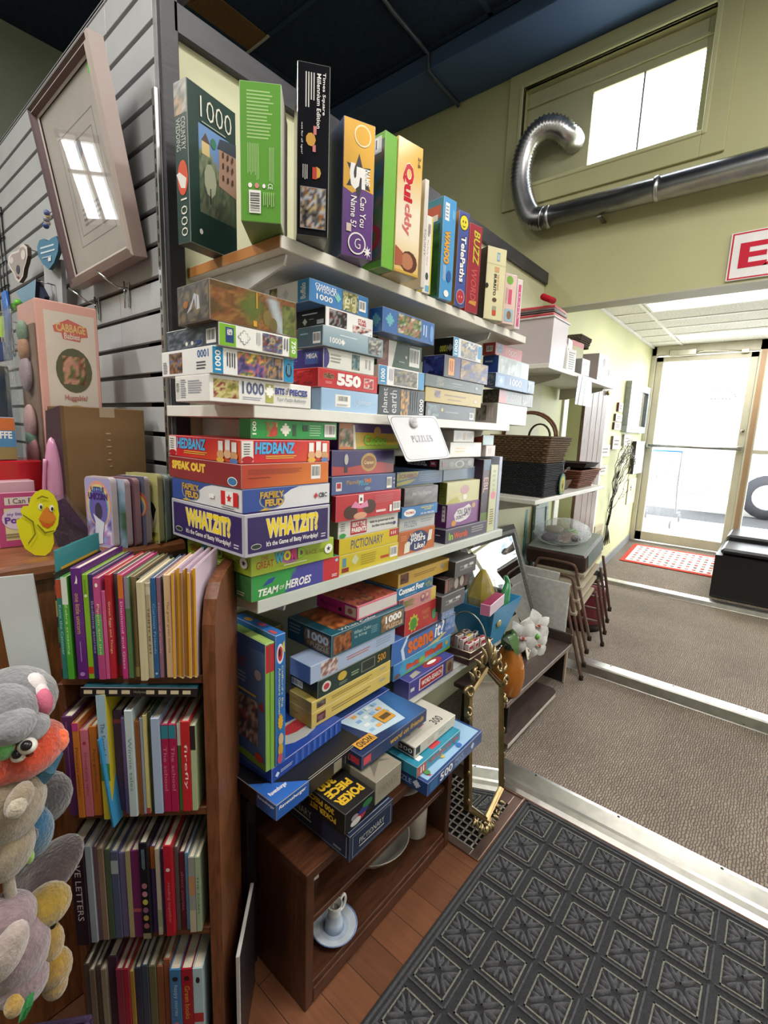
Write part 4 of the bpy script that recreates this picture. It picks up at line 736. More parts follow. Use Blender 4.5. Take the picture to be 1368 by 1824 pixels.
gbox('puzzle_box', 'bright white box with faint gold print beside the hanging sign', 'puzzle', V((at(802, 800, y=-.335).x, -.335, zfb)), .215, .15, .052, 0, base='#e6e4dc', F=[('L', .15, .3, .5, .7, 2, '#d8c498'), ('G', .6, .05, .95, .95, pz(['#e8e8e4', '#d4dce0', '#f0f0ec'], 6, 3, 3), 6, 5)])
gbox('puzzle_box', 'small white box with orange print, topmost beside the hanging sign', 'puzzle', V((at(808, 780, y=-.33).x, -.33, zfb+.0528)), .14, .14, .040, 0, base='#dedad2', F=[('R', .45, .15, .55, .85, '#c8946c'), ('L', .1, .15, .38, .85, 4, '#c8c4bc', 2, True), ('L', .62, .15, .9, .85, 4, '#c8c4bc', 2, True)])
# upright boxes at the right end of the third shelf, and the two small ones lying on them
def up(label, u0, u1, vt, y, base, d=.22, **kw):
    a, b = at(u0, 880, y=y), at(u1, 880, y=y); h = at(u0, vt, y=y).z-SH3
    gbox('board_game_box', label, 'board game', V((a.x, y, SH3+.0006)), b.x-a.x-.002, d, h, 0, base=base, **kw); return SH3+h
t1 = up('tall dark wine and green game box standing upright by the purple speech-cloud box', 858, 871, 819, -.352, '#3c2838', F=[('R', 0, 0, 1, .28, '#5c7024'), ('R', 0, .55, 1, .85, '#4a2c2c'), ('T', 'EBL', .15, .56, .8, .76, '#c8a0a0', {'rot': 270}), ('R', 0, .86, 1, 1, '#2c4c6c')])
t2 = up('cream game box with floral print standing upright near the third shelf right end', 872, 885, 829, -.356, '#c9c9a4', F=[('E', .5, .55, .35, .06, '#d87c8c'), ('L', .2, .1, .8, .35, 7, '#7c6c3c'), ('L', .3, .6, .7, .95, 5, '#aab09c')])
t3 = up('thin pale blue box standing upright, last on the third shelf', 885.5, 891, 814, -.358, '#aab4cc')
t0 = max(t1, t2, t3)+.001
gbox('puzzle_box', 'pinkish white box lying on the upright boxes at the end of the third shelf', 'puzzle', V((at(866, 798, y=-.34).x, -.34, t0)), .075, .2, .042, 0, base='#d9cac8', F=[('L', .2, .2, .6, .8, 2, '#b8a8a8', 2, True)])
gbox('puzzle_box', 'small pale blue box with a red end, topmost on the third shelf right end', 'puzzle', V((at(861, 776, y=-.335).x, -.335, t0+.0428)), .085, .2, .038, 0, base='#c8dce4', left='#8c3c2c')
# hanging sign
c0 = [at(689, 739, y=-.392), at(776, 741, y=-.392), at(812, 807, y=-.40), at(725, 823, y=-.40)]
sg = empty('sign_card', tuple(c0[0])); tag(sg, 'white laminated card reading puzzles, hanging askew from the eye-level shelf', 'sign')
m = MB(); ex = (c0[1]-c0[0]); ey = (c0[3]-c0[0]); 
def rr(x0, y0, x1, y1, rx, ry, n=5):
    o = []
    for cx_, cy_, a in ((x1-rx, y0+ry, -pi/2), (x1-rx, y1-ry, 0), (x0+rx, y1-ry, pi/2), (x0+rx, y0+ry, pi)):
        o += [(cx_+rx*cos(a+pi/2*i/n), cy_+ry*sin(a+pi/2*i/n)) for i in range(n+1)]
    return o
U_ = ex; W2 = -ey
m.prism(rr(0, 0, 1, 1, .05, .06), -W2, U_, W2, .0022, '#e2dfe4')
f = Face(m, -W2, U_, W2, 0, .0002)
q = rr(.025, .03, .975, .97, .1, .12, 6)
for a, b in zip(q, q[1:]+q[:1]):
    dx, dy = b[0]-a[0], b[1]-a[1]; l = max(sqrt(dx*dx+dy*dy), 1e-6); nx, ny = -dy/l*.008, dx/l*.008
    f.poly([a, b, (b[0]+nx, b[1]+ny), (a[0]+nx, a[1]+ny)], '#33303a'); f.k = 1
# serif capitals drawn stroke by stroke
SER = {'P': [(.12, 0, .28, 1), (0, 0, .42, .04), (0, .96, .6, 1), (.6, .56, .82, .92), (.28, .46, .62, .5), (.5, .5, .74, .58), (.5, .9, .74, .98)],
       'U': [(.12, .18, .28, 1), (0, .96, .4, 1), (.72, .2, .77, 1), (.6, .96, .9, 1), (.2, .04, .42, .2), (.36, 0, .62, .06), (.58, .04, .76, .24)],
       'L': [(.12, 0, .28, 1), (0, 0, .8, .04), (0, .96, .42, 1), (.72, 0, .8, .26)],
       'E': [(.12, 0, .28, 1), (0, 0, .8, .04), (0, .96, .78, 1), (.28, .48, .56, .52), (.72, 0, .8, .26), (.7, .76, .78, 1), (.54, .38, .58, .62)],
       'S': [(.1, .56, .28, .92), (.2, .94, .66, 1), (.6, .7, .68, .98), (.2, .46, .62, .6), (.54, .1, .74, .48), (.16, 0, .6, .06), (.06, 0, .14, .3)]}
def serif(f, t, x0, y0, x1, y1, col):
    n = len(t); cw = (x1-x0)/n
    for i, ch in enumerate(t):
        X = x0+i*cw; a = cw*.86
        if ch == 'Z':
            f.poly([(X+a*.08, y0), (X+a*.28, y0), (X+a*.82, y1), (X+a*.62, y1)], col)
            for r in ((.04, 0, .84, .04), (.06, .96, .82, 1), (.76, 0, .84, .26), (.06, .76, .14, 1)): f.R(X+a*r[0], y0+(y1-y0)*r[1], X+a*r[2], y0+(y1-y0)*r[3], col)
        else:
            for r in SER[ch]: f.R(X+a*r[0], y0+(y1-y0)*r[1], X+a*r[2], y0+(y1-y0)*r[3], col)
        f.k = 2
f.k = 2; serif(f, 'PUZZLES', .28, .42, .74, .56, '#3c3844')
m.build('card', 'printed card', sg)
m = MB(); nrm = U_.cross(W2).normalized(); cpt = -W2+U_*.46+W2*.85
m.lathe([(0, .005), (.013, .005), (.016, .003), (.0165, 0)], '#c9c6ca', cpt, 24, axis=nrm, ex=1.25)
f = Face(m, cpt+nrm*.0052-U_.normalized()*.016-V((0, 0, .003)), U_.normalized()*.032, V((0, 0, .007))); f.L(.1, .1, .9, .9, 2, '#77757c')
m.build('round_badge', 'plastic', sg)
# ================================================================== TOP SHELF: boxes standing on end
def zbox(name, label, cat, n, r, top, z, d=.2, l=None, snap=4, wmul=1, **kw):
    """near and right bottom corners measured on the resting height z"""
    A = at(*n, z=z); B = at(*r, z=z); th = atan2(B.y-A.y, B.x-A.x)
    if abs(math.degrees(th)) < snap: th = 0
    w = (B-A).length*wmul
    if l: d = (at(*l, z=z)-A).length
    h = atp(*top, A, (cos(YAW), sin(YAW), 0)).z-z
    return gbox(name, label, cat, V((A.x, A.y, z+.0006)), w, d, h, th, **kw)
TB = 'boxes standing on the top shelf'
A = at(340, 431, z=SH1)
gbox('puzzle_box', 'dark green puzzle box with a village picture, overhanging the left end of the top shelf', 'puzzle', V((A.x, A.y, SH1+.0006)), .128, .042, at(333, 137, y=A.y).z-SH1, radians(9), base='#1c3a33', group=TB,
     F=[('G', .2, .22, 1, .78, lambda u, v: mix(mix(pz(['#5a6c4c', '#6c7c58', '#48583f', '#7a8468'], 5, 5, 4)(u, v), '#6f93c4', 1 if v > .72-.1*u+.05*sin(9*u) else 0), '#4c4c4c', .45*(1-v) if v < .4 else 0), 24, 16),
        ('poly', [(.26, .6), (.42, .6), (.42, .68), (.34, .73), (.26, .68)], '#d8c088'), ('poly', [(.25, .68), (.34, .74), (.44, .68)], '#5c4a42'), ('poly', [(.6, .45), (1, .42), (1, .72), (.62, .7)], '#b08c78'), ('poly', [(.58, .69), (1, .7), (1, .79), (.64, .76)], '#3c4450'), ('E', .42, .45, .13, .11, '#a8ac94', 9), ('R', .41, .3, .43, .4, '#2c2820'), ('E', .5, .7, .06, .035, '#3c7c5c', 7),
        ('T', '1000', .24, .82, .9, .95, '#e0ddd0', {'bold': -.01}), ('L', .26, .785, .88, .805, 1, '#9aa898'), ('E', .2, .09, .035, .018, W_)]+[('R', x, y, x+.035, y+.035, '#4a3a34') for x in (.68, .78, .88) for y in (.5, .58, .65)],
     L=[('G', 0, .8, 1, 1, pz(['#8c8c84', '#a8a49c', '#6c6c64', '#b89a7c'], 6, 2, 3), 4, 8), ('T', 'COUNTRY', .5, .58, .85, .78, '#c8ccc0', {'rot': 270, 'bold': 0}), ('T', 'WEDDING', .12, .58, .45, .78, '#c8ccc0', {'rot': 270, 'bold': 0}), ('E', .55, .41, .42, .11, '#d0502c'), ('poly', [(.05, .44), (.3, .45), (.85, .4), (.75, .34), (.4, .35)], '#e0dcd4'), ('T', '1000', .35, .04, .85, .28, '#e0ddd0', {'rot': 270, 'bold': -.01})])
zbox('puzzle_box', 'green back of a box with small white print, left on the top shelf', 'puzzle', (429, 394), (501, 400), (429, 142), SH1, .12, group=TB, base='#5f9a3a', side='#c9c4b8',
     F=[('L', .16, .6, .82, .95, 14, '#a4c884', 3), ('L', .16, .3, .46, .57, 8, '#a4c884', 4, True), ('L', .7, .28, .84, .55, 4, '#a4c884', 5, True), ('E', .23, .265, .05, .018, W_), ('E', .4, .265, .055, .02, '#d88c8c'), ('E', .58, .265, .04, .016, W_), ('T', 'CE', .68, .245, .8, .285, W_, {'rot': 270, 'bold': 0}), ('B', .2, .06, .5, .23, 4, True), ('L', .55, .1, .85, .22, 6, '#a4c884', 7, True)])
zbox('board_game_box', 'tall black box with a tiny city picture, second tall one on the top shelf', 'board game', (528, 418), (584, 425), (531, 107), SH1, .18, group=TB, base='#17171c', mat='glossy card',
     F=[('T', 'Times Square', .76, .72, .88, .96, W_, {'rot': 270, 'bold': .01}), ('T', 'Millennium Edition', .6, .64, .73, .95, W_, {'rot': 270, 'bold': .01}), ('L', .22, .75, .55, .95, 4, '#c8c8c4', 2, True), ('T', 'not for all ages!', .1, .48, .17, .66, W_, {'rot': 270, 'bold': 0}), ('E', .42, .57, .16, .04, '#c89a4c', 9), ('R', .5, .6, .6, .65, '#c87c7c'), ('R', .48, .5, .58, .54, '#c87c7c'), ('E', .62, .38, .14, .035, '#c8a050', 8), ('R', .48, .34, .62, .41, '#b0483c'), ('L', .15, .32, .34, .42, 3, '#b8b8b4', 3, True), ('R', .09, .04, .93, .29, '#8c8c90'), ('G', .1, .045, .92, .285, pz(['#2c2c30', '#6c6458', '#b09a74', '#4c4c54', '#a8a8ac', '#8c5c34'], 8, 5, 6), 10, 12)])
zbox('board_game_box', 'yellow and purple quick-answer game box with a black star and big 5', 'board game', (608, 453), (662, 465), (614, 205), SH1, .11, group=TB, base='#5c2f7e', side='#6d7fa0',
     F=[('poly', [(0, .5), (.3, .47), (.6, .52), (1, .5), (1, 1), (0, 1)], '#dba41c'), ('star', .5, .6, .46, .17, K_, 6, .5), ('T', '5', .2, .5, .72, .69, W_, {'bold': .05, 'rot': 270}), ('T', 'NAME', .68, .55, .88, .67, W_, {'rot': 270, 'bold': .03}), ('E', .6, .9, .28, .08, '#e8dcb0'), ('E', .6, .9, .24, .068, '#dba41c'), ('T', 'Can You', .56, .23, .76, .46, W_, {'rot': 270, 'bold': .01}), ('T', 'Name 5?', .25, .22, .45, .45, W_, {'rot': 270, 'bold': .01}), ('R', .12, .18, .28, .24, '#d8c4b8'), ('E', .48, .1, .3, .085, W_), ('E', .48, .1, .26, .073, '#5c2f7e'), ('star', .84, .05, .14, .05, W_, 8, .4), ('T', 'G', .4, .06, .6, .14, W_, {'bold': -.01})])
zbox('board_game_box', 'bright lime green box edge with a photo cover, top shelf', 'board game', (679, 475), (700, 483), (688, 231), SH1, .2, group=TB, base='#6fae3c',
     L=[('G', .3, .05, 1, .95, pz(['#4a5c38', '#6c5a40', '#3c6c7c', '#8c6c4c', '#5c7c40'], 6, 3, 5), 8, 14), ('R', .5, .86, .95, .98, '#dcd8d0'), ('B', .6, .87, .9, .97, 5), ('E', .8, .24, .18, .1, '#b8303c'), ('E', .8, .24, .1, .06, '#5c6c3c')])
zbox('board_game_box', 'yellow and white box with red rounded letters and a portrait, top shelf', 'board game', (701.5, 483), (744, 497), (711, 240), SH1, .2, group=TB, base='#e0c068', mat='glossy card',
     F=[('G', 0, 0, 1, 1, lambda u, v: mix('#dcb050', '#e8dcc4', max(0, min(1, 1.3-abs(v-.4)*3))), 4, 14), ('T', 'Qui', .2, .55, .66, .84, '#c22634', {'rot': 270, 'bold': .05, 'out': '#f0e4d0'}), ('T', 'ckly', .25, .3, .62, .54, '#cf6a70', {'rot': 270, 'bold': .03}), ('T', '2-6', .8, .84, .92, .92, '#5c4a3c', {'rot': 270, 'bold': .02}), ('E', .58, .1, .36, .085, '#5c3430', 12), ('E', .5, .1, .26, .065, '#b4785c', 12), ('poly', [(0, .05), (.3, .06), (.3, .16), (0, .2)], '#a85c48'), ('R', 0, 0, 1, .02, '#c8a04c')])
zbox('board_game_box', 'thin white box between the red-lettered yellow box and the yellow-edged one', 'board game', (749, 512), (756, 514), (757, 318), SH1, .2, group=TB, base='#d4cfcb', F=[('T', 'SQUINT', .2, .3, .8, .55, '#6c6a74', {'rot': 270, 'bold': 0})])
zbox('board_game_box', 'white box with red small print and a yellow edge, top shelf', 'board game', (752, 521), (766, 525), (763, 382), SH1, .2, group=TB, base='#e4e0da', side='#d8c43c', F=[('T', 'The Party Game', .3, .36, .5, .7, '#b8585c', {'rot': 270, 'bold': 0}), ('E', .45, .22, .2, .05, '#3c4c44'), ('R', .86, 0, 1, 1, '#d8c43c'), ('R', .3, .02, .8, .1, '#6cacd0'), ('L', .35, .74, .7, .9, 3, '#8c6c7c', 2, True)])
zbox('board_game_box', 'sky blue box with wavy orange letters and a dark green cover, top shelf', 'board game', (782, 531), (804, 538), (793, 348), SH1, .19, group=TB, base='#4b97d0', left='#3f7c8c',
     F=[('R', .12, .78, .46, .95, '#e0e4e8'), ('L', .16, .8, .42, .93, 4, '#8c9ca8'), ('E', .8, .86, .1, .05, '#6cb4e0'), ('T', 'WAHOO', .15, .36, .62, .68, '#d8a040', {'rot': 270, 'bold': .05, 'out': '#b07024'}), ('L', .15, .16, .4, .34, 3, '#c8dcf0', 3, True), ('E', .66, .24, .2, .06, '#2c5ca0'), ('E', .5, .06, .2, .035, W_)],
     L=[('G', .05, .03, .95, .75, pz(['#1f5c3c', '#2c6c44', '#184c38', '#3c7c54'], 4, 3, 4)), ('R', .35, .8, .95, .93, '#b8543c'), ('R', .5, .78, .9, .84, '#dcd8d0')])
zbox('board_game_box', 'slate blue box with white bubble letters, a yellow smiley and a red one', 'board game', (809, 544), (827, 548.5), (820, 374), SH1, .17, group=TB, base='#44549c', side='#c8853c',
     F=[('E', .5, .89, .45, .085, K_), ('E', .5, .89, .4, .075, '#e0d02c'), ('E', .38, .9, .05, .015, K_), ('E', .62, .9, .05, .015, K_), ('poly', [(.3, .86), (.5, .84), (.7, .86), (.5, .85)], K_), ('T', 'TelePaths', .28, .26, .78, .75, W_, {'rot': 270, 'bold': .03, 'out': '#22284c'}), ('E', .5, .1, .45, .085, '#9a9ab8'), ('E', .5, .1, .38, .072, '#b83440'), ('E', .38, .1, .05, .012, '#e8b0a8'), ('E', .62, .1, .05, .012, '#e8b0a8')])
zbox('board_game_box', 'crimson box with yellow-green and pink scrawled letters, top shelf', 'board game', (828, 554), (850, 560), (841, 396), SH1, .18, group=TB, base='#992338',
     F=[('T', 'BUZZ', .35, .55, .85, .94, '#c8bc3c', {'rot': 270, 'bold': .02, 'shear': .2, 'out': '#5c2c2c'}), ('T', 'WORD', .3, .14, .75, .5, '#c8605c', {'rot': 270, 'bold': .0, 'shear': .2}), ('poly', [(.2, .1), (.8, .08), (.85, .14), (.3, .13)], '#c89040')])
zbox('board_game_box', 'cream card game box with a burrito title and black thumb notch, top shelf', 'board game', (861, 567), (894, 573), (871, 437), SH1, .15, group=TB, base='#d6cfa8', left='#2c2824',
     F=[('R', .5, .82, .66, .94, '#6c9cac'), ('L', .52, .84, .64, .92, 2, '#e0e4e0', 2, True), ('T', 'THROW THROW', .58, .42, .68, .64, '#c86c2c', {'rot': 270, 'bold': 0}), ('T', 'BURRITO', .4, .34, .55, .64, '#2c2824', {'rot': 270, 'bold': .03}), ('R', .42, .67, .66, .74, '#c89c74'), ('E', .5, .28, .12, .03, '#5c4430'), ('R', .42, .06, .62, .13, '#c84c34'), ('R', .42, .13, .62, .19, '#9c9a8c'), ('R', 0, .772, 1, .776, '#b0a988'), ('E', .03, .46, .09, .035, '#26221f')])
zbox('board_game_box', 'small pink box with a puppy picture next to the cream burrito box', 'board game', (894, 576), (915, 580), (904, 486), SH1, .08, group=TB, base='#dcc0b8', F=[('E', .4, .88, .3, .09, '#7cac4c', 9), ('R', .35, .4, .65, .7, '#d0587c'), ('L', .1, .4, .28, .72, 3, '#c89a98', 2, True), ('R', .12, .05, .85, .3, '#9cbccc'), ('E', .5, .18, .2, .09, '#8c6c50', 9)])
zbox('board_game_box', 'thin white and pink box, last at the right end of the top shelf', 'board game', (916, 586), (925, 588), (929, 497), SH1, .14, group=TB, base='#e0d6d4', F=[('R', .2, .05, .75, .9, '#d0588c'), ('T', 'LLAMA', .35, .2, .65, .75, '#ecd0d8', {'rot': 270, 'bold': 0})])
# ================================================================== LOWEST SHELF
gbox('puzzle_box', 'large black puzzle box with a blue corner, jutting out under the blue striped box', 'puzzle', V((-.021, -.452, SH4+.0006)), .298, .26, .040, radians(3), base='#1c1c20',
     T=[('poly', [(0, 0), (.33, 0), (0, .38)], '#2f63b4'), ('T', 'Ravensburger', .03, .1, .2, .16, W_, {'bold': .02}), ('R', .02, .97, .98, .975, '#7c7860'), ('R', .34, .012, .99, .018, '#a8a490'), ('R', .8, .72, .9, .78, W_)],
     F=[('R', 0, 0, .33, 1, '#2a5aa8'), ('T', 'Ravensburger', .02, .55, .3, .85, W_, {'bold': .02, 'shear': .2}), ('R', .62, .1, .72, .9, '#8c8678'), ('T', '1000', .76, .2, .98, .8, '#6c6a62', {'bold': -.01})], L=[('R', .74, 0, 1, 1, '#2a5aa8'), ('T', 'Ravensburger', .76, .6, .98, .85, W_, {'bold': .02})])
z1 = SH4+.0412
gbox('board_game_box', 'deep blue striped box lying flat on the large black puzzle box', 'board game', V((.012, -.392, z1)), .25, .21, .038, radians(5), base='#27479c',
     F=[('poly', [(.3+.09*i, 0), (.33+.09*i, 0), (.37+.09*i, 1), (.34+.09*i, 1)], '#3c62b8') if False else ('R', .3+.085*i, .05, .335+.085*i, .95, '#3f66bc') for i in range(8)]+[('jig', .06, .4, .2, '#c8d4e4'), ('L', .1, .35, .28, .6, 2, '#b8c4dc')],
     T=[('E', .55, .3, .3, .2, '#b4b4ac', 12), ('E', .6, .35, .2, .1, '#b0343c', 10)], L=[('poly', [(.05, .2), (.4, .5), (.9, .3), (.9, .5), (.4, .8), (.05, .5)], '#4468b4')])
z2_ = z1+.0386
CG = 'upright boxes at the left end of the lowest shelf'
gbox('board_game_box', 'bright blue upright adventure game box with a ladybird badge, on the blue striped box', 'board game', V((.022, -.394, z2_)), .028, .165, .324, 0, base='#2b6cb4', group=CG,
     F=[('E', .45, .86, .38, .075, '#dcdce0'), ('E', .45, .86, .26, .055, '#b83040'), ('E', .4, .87, .1, .03, K_), ('poly', [(.7, .93), (.9, .95), (.95, .86), (.8, .87)], '#d8c454'), ('T', "Clifford's Big", .52, .45, .76, .77, '#d8d2a0', {'rot': 270, 'bold': .01}), ('T', 'Adventure Games', .24, .4, .46, .76, '#d8d2a0', {'rot': 270, 'bold': .01}), ('star', .45, .34, .32, .07, '#d8a82c', 12, .7), ('E', .5, .2, .28, .05, '#c8b08c'), ('E', .45, .12, .28, .05, '#c89a3c'), ('E', .4, .05, .3, .04, '#b8506c')],
     T=[('E', .5, .75, .3, .09, '#c89a3c'), ('E', .6, .45, .3, .09, '#b8506c'), ('R', .1, .05, .5, .2, '#b84c50')])
gbox('board_game_box', 'lime and red edged upright box with a dark blue cover, leftmost on the lowest shelf', 'board game', V((-.004, -.392, z2_)), .0245, .16, .312, 0, base='#7fae44', left='#34589a', group=CG,
     F=[('R', 0, .78, 1, .99, '#b82838'), ('R', .46, 0, .54, 1, '#4c6c2c')], T=[('R', 0, 0, 1, 1, '#86aa50'), ('R', .1, .0, .9, .5, '#9ab860')],
     L=[('G', 0, .07, 1, .93, lambda u, v: mix('#30528e', '#5a86bc', max(0, u*1.5-.6)), 6, 4), ('R', 0, 0, 1, .06, '#6c9a3c'), ('G', .28, .16, .82, .52, pz(['#8c8480', '#5c5058', '#b0a098', '#3c3c54', '#8c4448'], 5, 5, 5), 12, 12), ('T', 'SMART', .15, .74, .55, .82, '#8c3c50', {'bold': .02}), ('L', .15, .62, .6, .71, 3, '#8a9ab8'), ('L', .3, .54, .9, .58, 1, '#c8b04c'), ('E', .84, .74, .08, .04, '#a8a8b0'), ('poly', [(.86, .5), (.94, .55), (.98, .48), (.9, .47)], '#b03848'), ('E', .85, .08, .1, .035, '#b84040')])
gbox('board_game_box', 'flat navy blue box with a red tab, lying under the pair of yellow puzzle boxes', 'board game', V((.29, -.334, SH4+.0006)), .225, .2, .044, radians(0), base='#33509c', left='#2a4284', F=[('R', .1, .05, .22, .95, '#b43440'), ('T', 'WORDS', .3, .2, .6, .8, '#7c94d0', {'bold': .01}), ('L', .66, .2, .9, .8, 3, '#6c84c4'), ('R', .9, .1, .93, .9, '#b43440')])
YB_ = dict(base='#cfb65c', side='#b09442')
zz = stack(z2_, -.347, [
 (row(555, 1299, 1272, (694, 1229), (515, 1280)), 'puzzle_box', 'yellow puzzle box, lower of the pair in the middle of the lowest shelf', 'puzzle', dict(YB_, F=[('G', .05, .2, .15, .8, pz(['#5c2c34', '#8c5c5c', '#3c2c34'], 3, 3, 2), 5, 5), ('L', .22, .35, .78, .72, 2, '#8c7430'), ('E', .88, .6, .05, .12, '#a8a088')], L=[('L', .1, .4, .5, .6, 1, '#8c7430')])),
 (row(555, 1272, 1252, (695, 1202), (515, 1257)), 'puzzle_box', 'yellow puzzle box, upper of the pair in the middle of the lowest shelf', 'puzzle', dict(YB_, F=[('G', .05, .2, .15, .8, pz(['#5c2c34', '#6c6c5c', '#3c2c34'], 6, 3, 2), 5, 5), ('L', .22, .3, .8, .7, 2, '#8c7430'), ('E', .88, .6, .05, .12, '#a8a088')], L=[('L', .1, .4, .5, .6, 1, '#8c7430')])),
 (row(566, 1242, 1214, (694, 1182), (518, 1222)), 'puzzle_box', 'dark green puzzle box marked 500 above the yellow pair', 'puzzle', dict(base='#24382e', F=[('E', .1, .5, .055, .3, '#d8d0cc'), ('E', .1, .5, .035, .18, '#b83c3c'), ('E', .3, .65, .06, .26, '#c8a840'), ('L', .26, .12, .38, .32, 2, '#8ca080'), ('L', .42, .3, .54, .6, 2, '#9cac90'), ('R', .56, .2, .76, .85, '#8c9484'), ('R', .57, .24, .75, .81, '#22302a'), ('T', '500', .8, .3, .93, .8, '#c8923c', {'bold': .02})], L=[('B', .02, .1, .45, .5, 6)])),
 (row(553, 1212, 1188, (703, 1150), (516, 1185)), 'puzzle_box', 'pale sky blue puzzle box under the big teal one', 'puzzle', dict(base='#a5b6d2', side='#7f9ac8', F=[('G', .1, .1, .28, .95, pz(['#c8b8b4', '#8c5c54', '#d8d0d0'], 7, 4, 3), 8, 6), ('L', .38, .35, .7, .65, 2, '#b06c64'), ('L', .74, .3, .97, .8, 3, '#8c9ab8')])),
 (row(590, 1177, 1133, (719, 1126), (512, 1150), dy=-.005), 'puzzle_box', 'large teal puzzle box with a lion mane picture and 1000 on its sides', 'puzzle',
  dict(base='#1f5c6c', left='#24505c', F=[('G', .02, .06, .24, .92, pz(['#6c3c24', '#a8683c', '#8c5030', '#3c241c'], 8, 4, 4)), ('T', 'When Color', .27, .62, .5, .8, '#b8ccd0', {'bold': .01}), ('T', 'is King', .28, .4, .44, .56, '#b8ccd0', {'bold': .01}), ('L', .5, .3, .6, .7, 4, '#6c9ca8'), ('G', .64, .08, .98, .92, pz(['#8c6c50', '#a8845c', '#6c5440', '#785c48'], 9, 4, 3)), ('T', '1000', .7, .46, .95, .84, W_, {'bold': .05, 'out': '#4c3424'}), ('T', 'PUZZLE', .72, .14, .97, .36, '#d8c8b0', {'bold': .01})],
       L=[('G', .4, .05, .97, .9, pz(['#8c6c50', '#a8845c', '#6c5440'], 9, 4, 3)), ('T', '1000', .48, .44, .95, .86, W_, {'bold': .05, 'out': '#4c3424'}), ('T', 'PUZZLE', .55, .14, .95, .36, '#d8c8b0', {'bold': .01}), ('L', .05, .4, .35, .9, 3, '#8c8c84')],
       T=[('G', .1, .12, .95, .98, pz(['#7c4424', '#a85c34', '#c87844', '#8c4c28', '#5c2c1c'], 10, 6, 6), 16, 12), ('poly', [(.5, .3), (.9, .25), (.75, .45)], '#d8b090'), ('T', 'When Color', .12, .02, .6, .09, W_, {'bold': 0})])),
])
pk = zbox('book', 'thick pink and coral activity book on top of the large teal puzzle box', 'book', (636, 1107), (704, 1076), (634, 1081), zz+.0006, d=.17, base='#d65f78', left='#c4327c', group=None, wmul=1,
     T=[('G', 0, 0, 1, 1, pz(['#d8705c', '#d8705c', '#d8705c', '#8c4048', '#e0a05c'], 14, 9, 8, con=1.2), 18, 18)], F=[('R', .03, .1, .97, .9, '#d4ccc8')], L=[('T', 'Magnificent', .1, .25, .5, .7, '#7c2050', {'bold': .01}), ('R', .72, .15, .98, .85, '#e0d4c8'), ('E', .84, .5, .06, .2, '#a8705c'), ('E', .6, .4, .04, .16, K_)])
gbox('cardboard_box', 'plain dark box standing on end behind the upright blue boxes', 'box', V((.075, -.185, SH4+.0006)), .13, .15, zz-.036-SH4, 0, base='#26262c', group=None)
gbox('book', 'thin green book with a magenta edge lying behind the upright blue boxes', 'book', V((.062, -.19, zz-.035)), .15, .16, .024, radians(4), base='#47532c', group=None, F=[('R', 0, 0, 1, .4, '#a02858'), ('G', 0, .4, 1, 1, pz(['#47532c', '#5c6a38', '#6c5a38'], 3, 6, 2), 10, 3)], T=[('E', .5, .4, .3, .15, '#7c5c5c')])
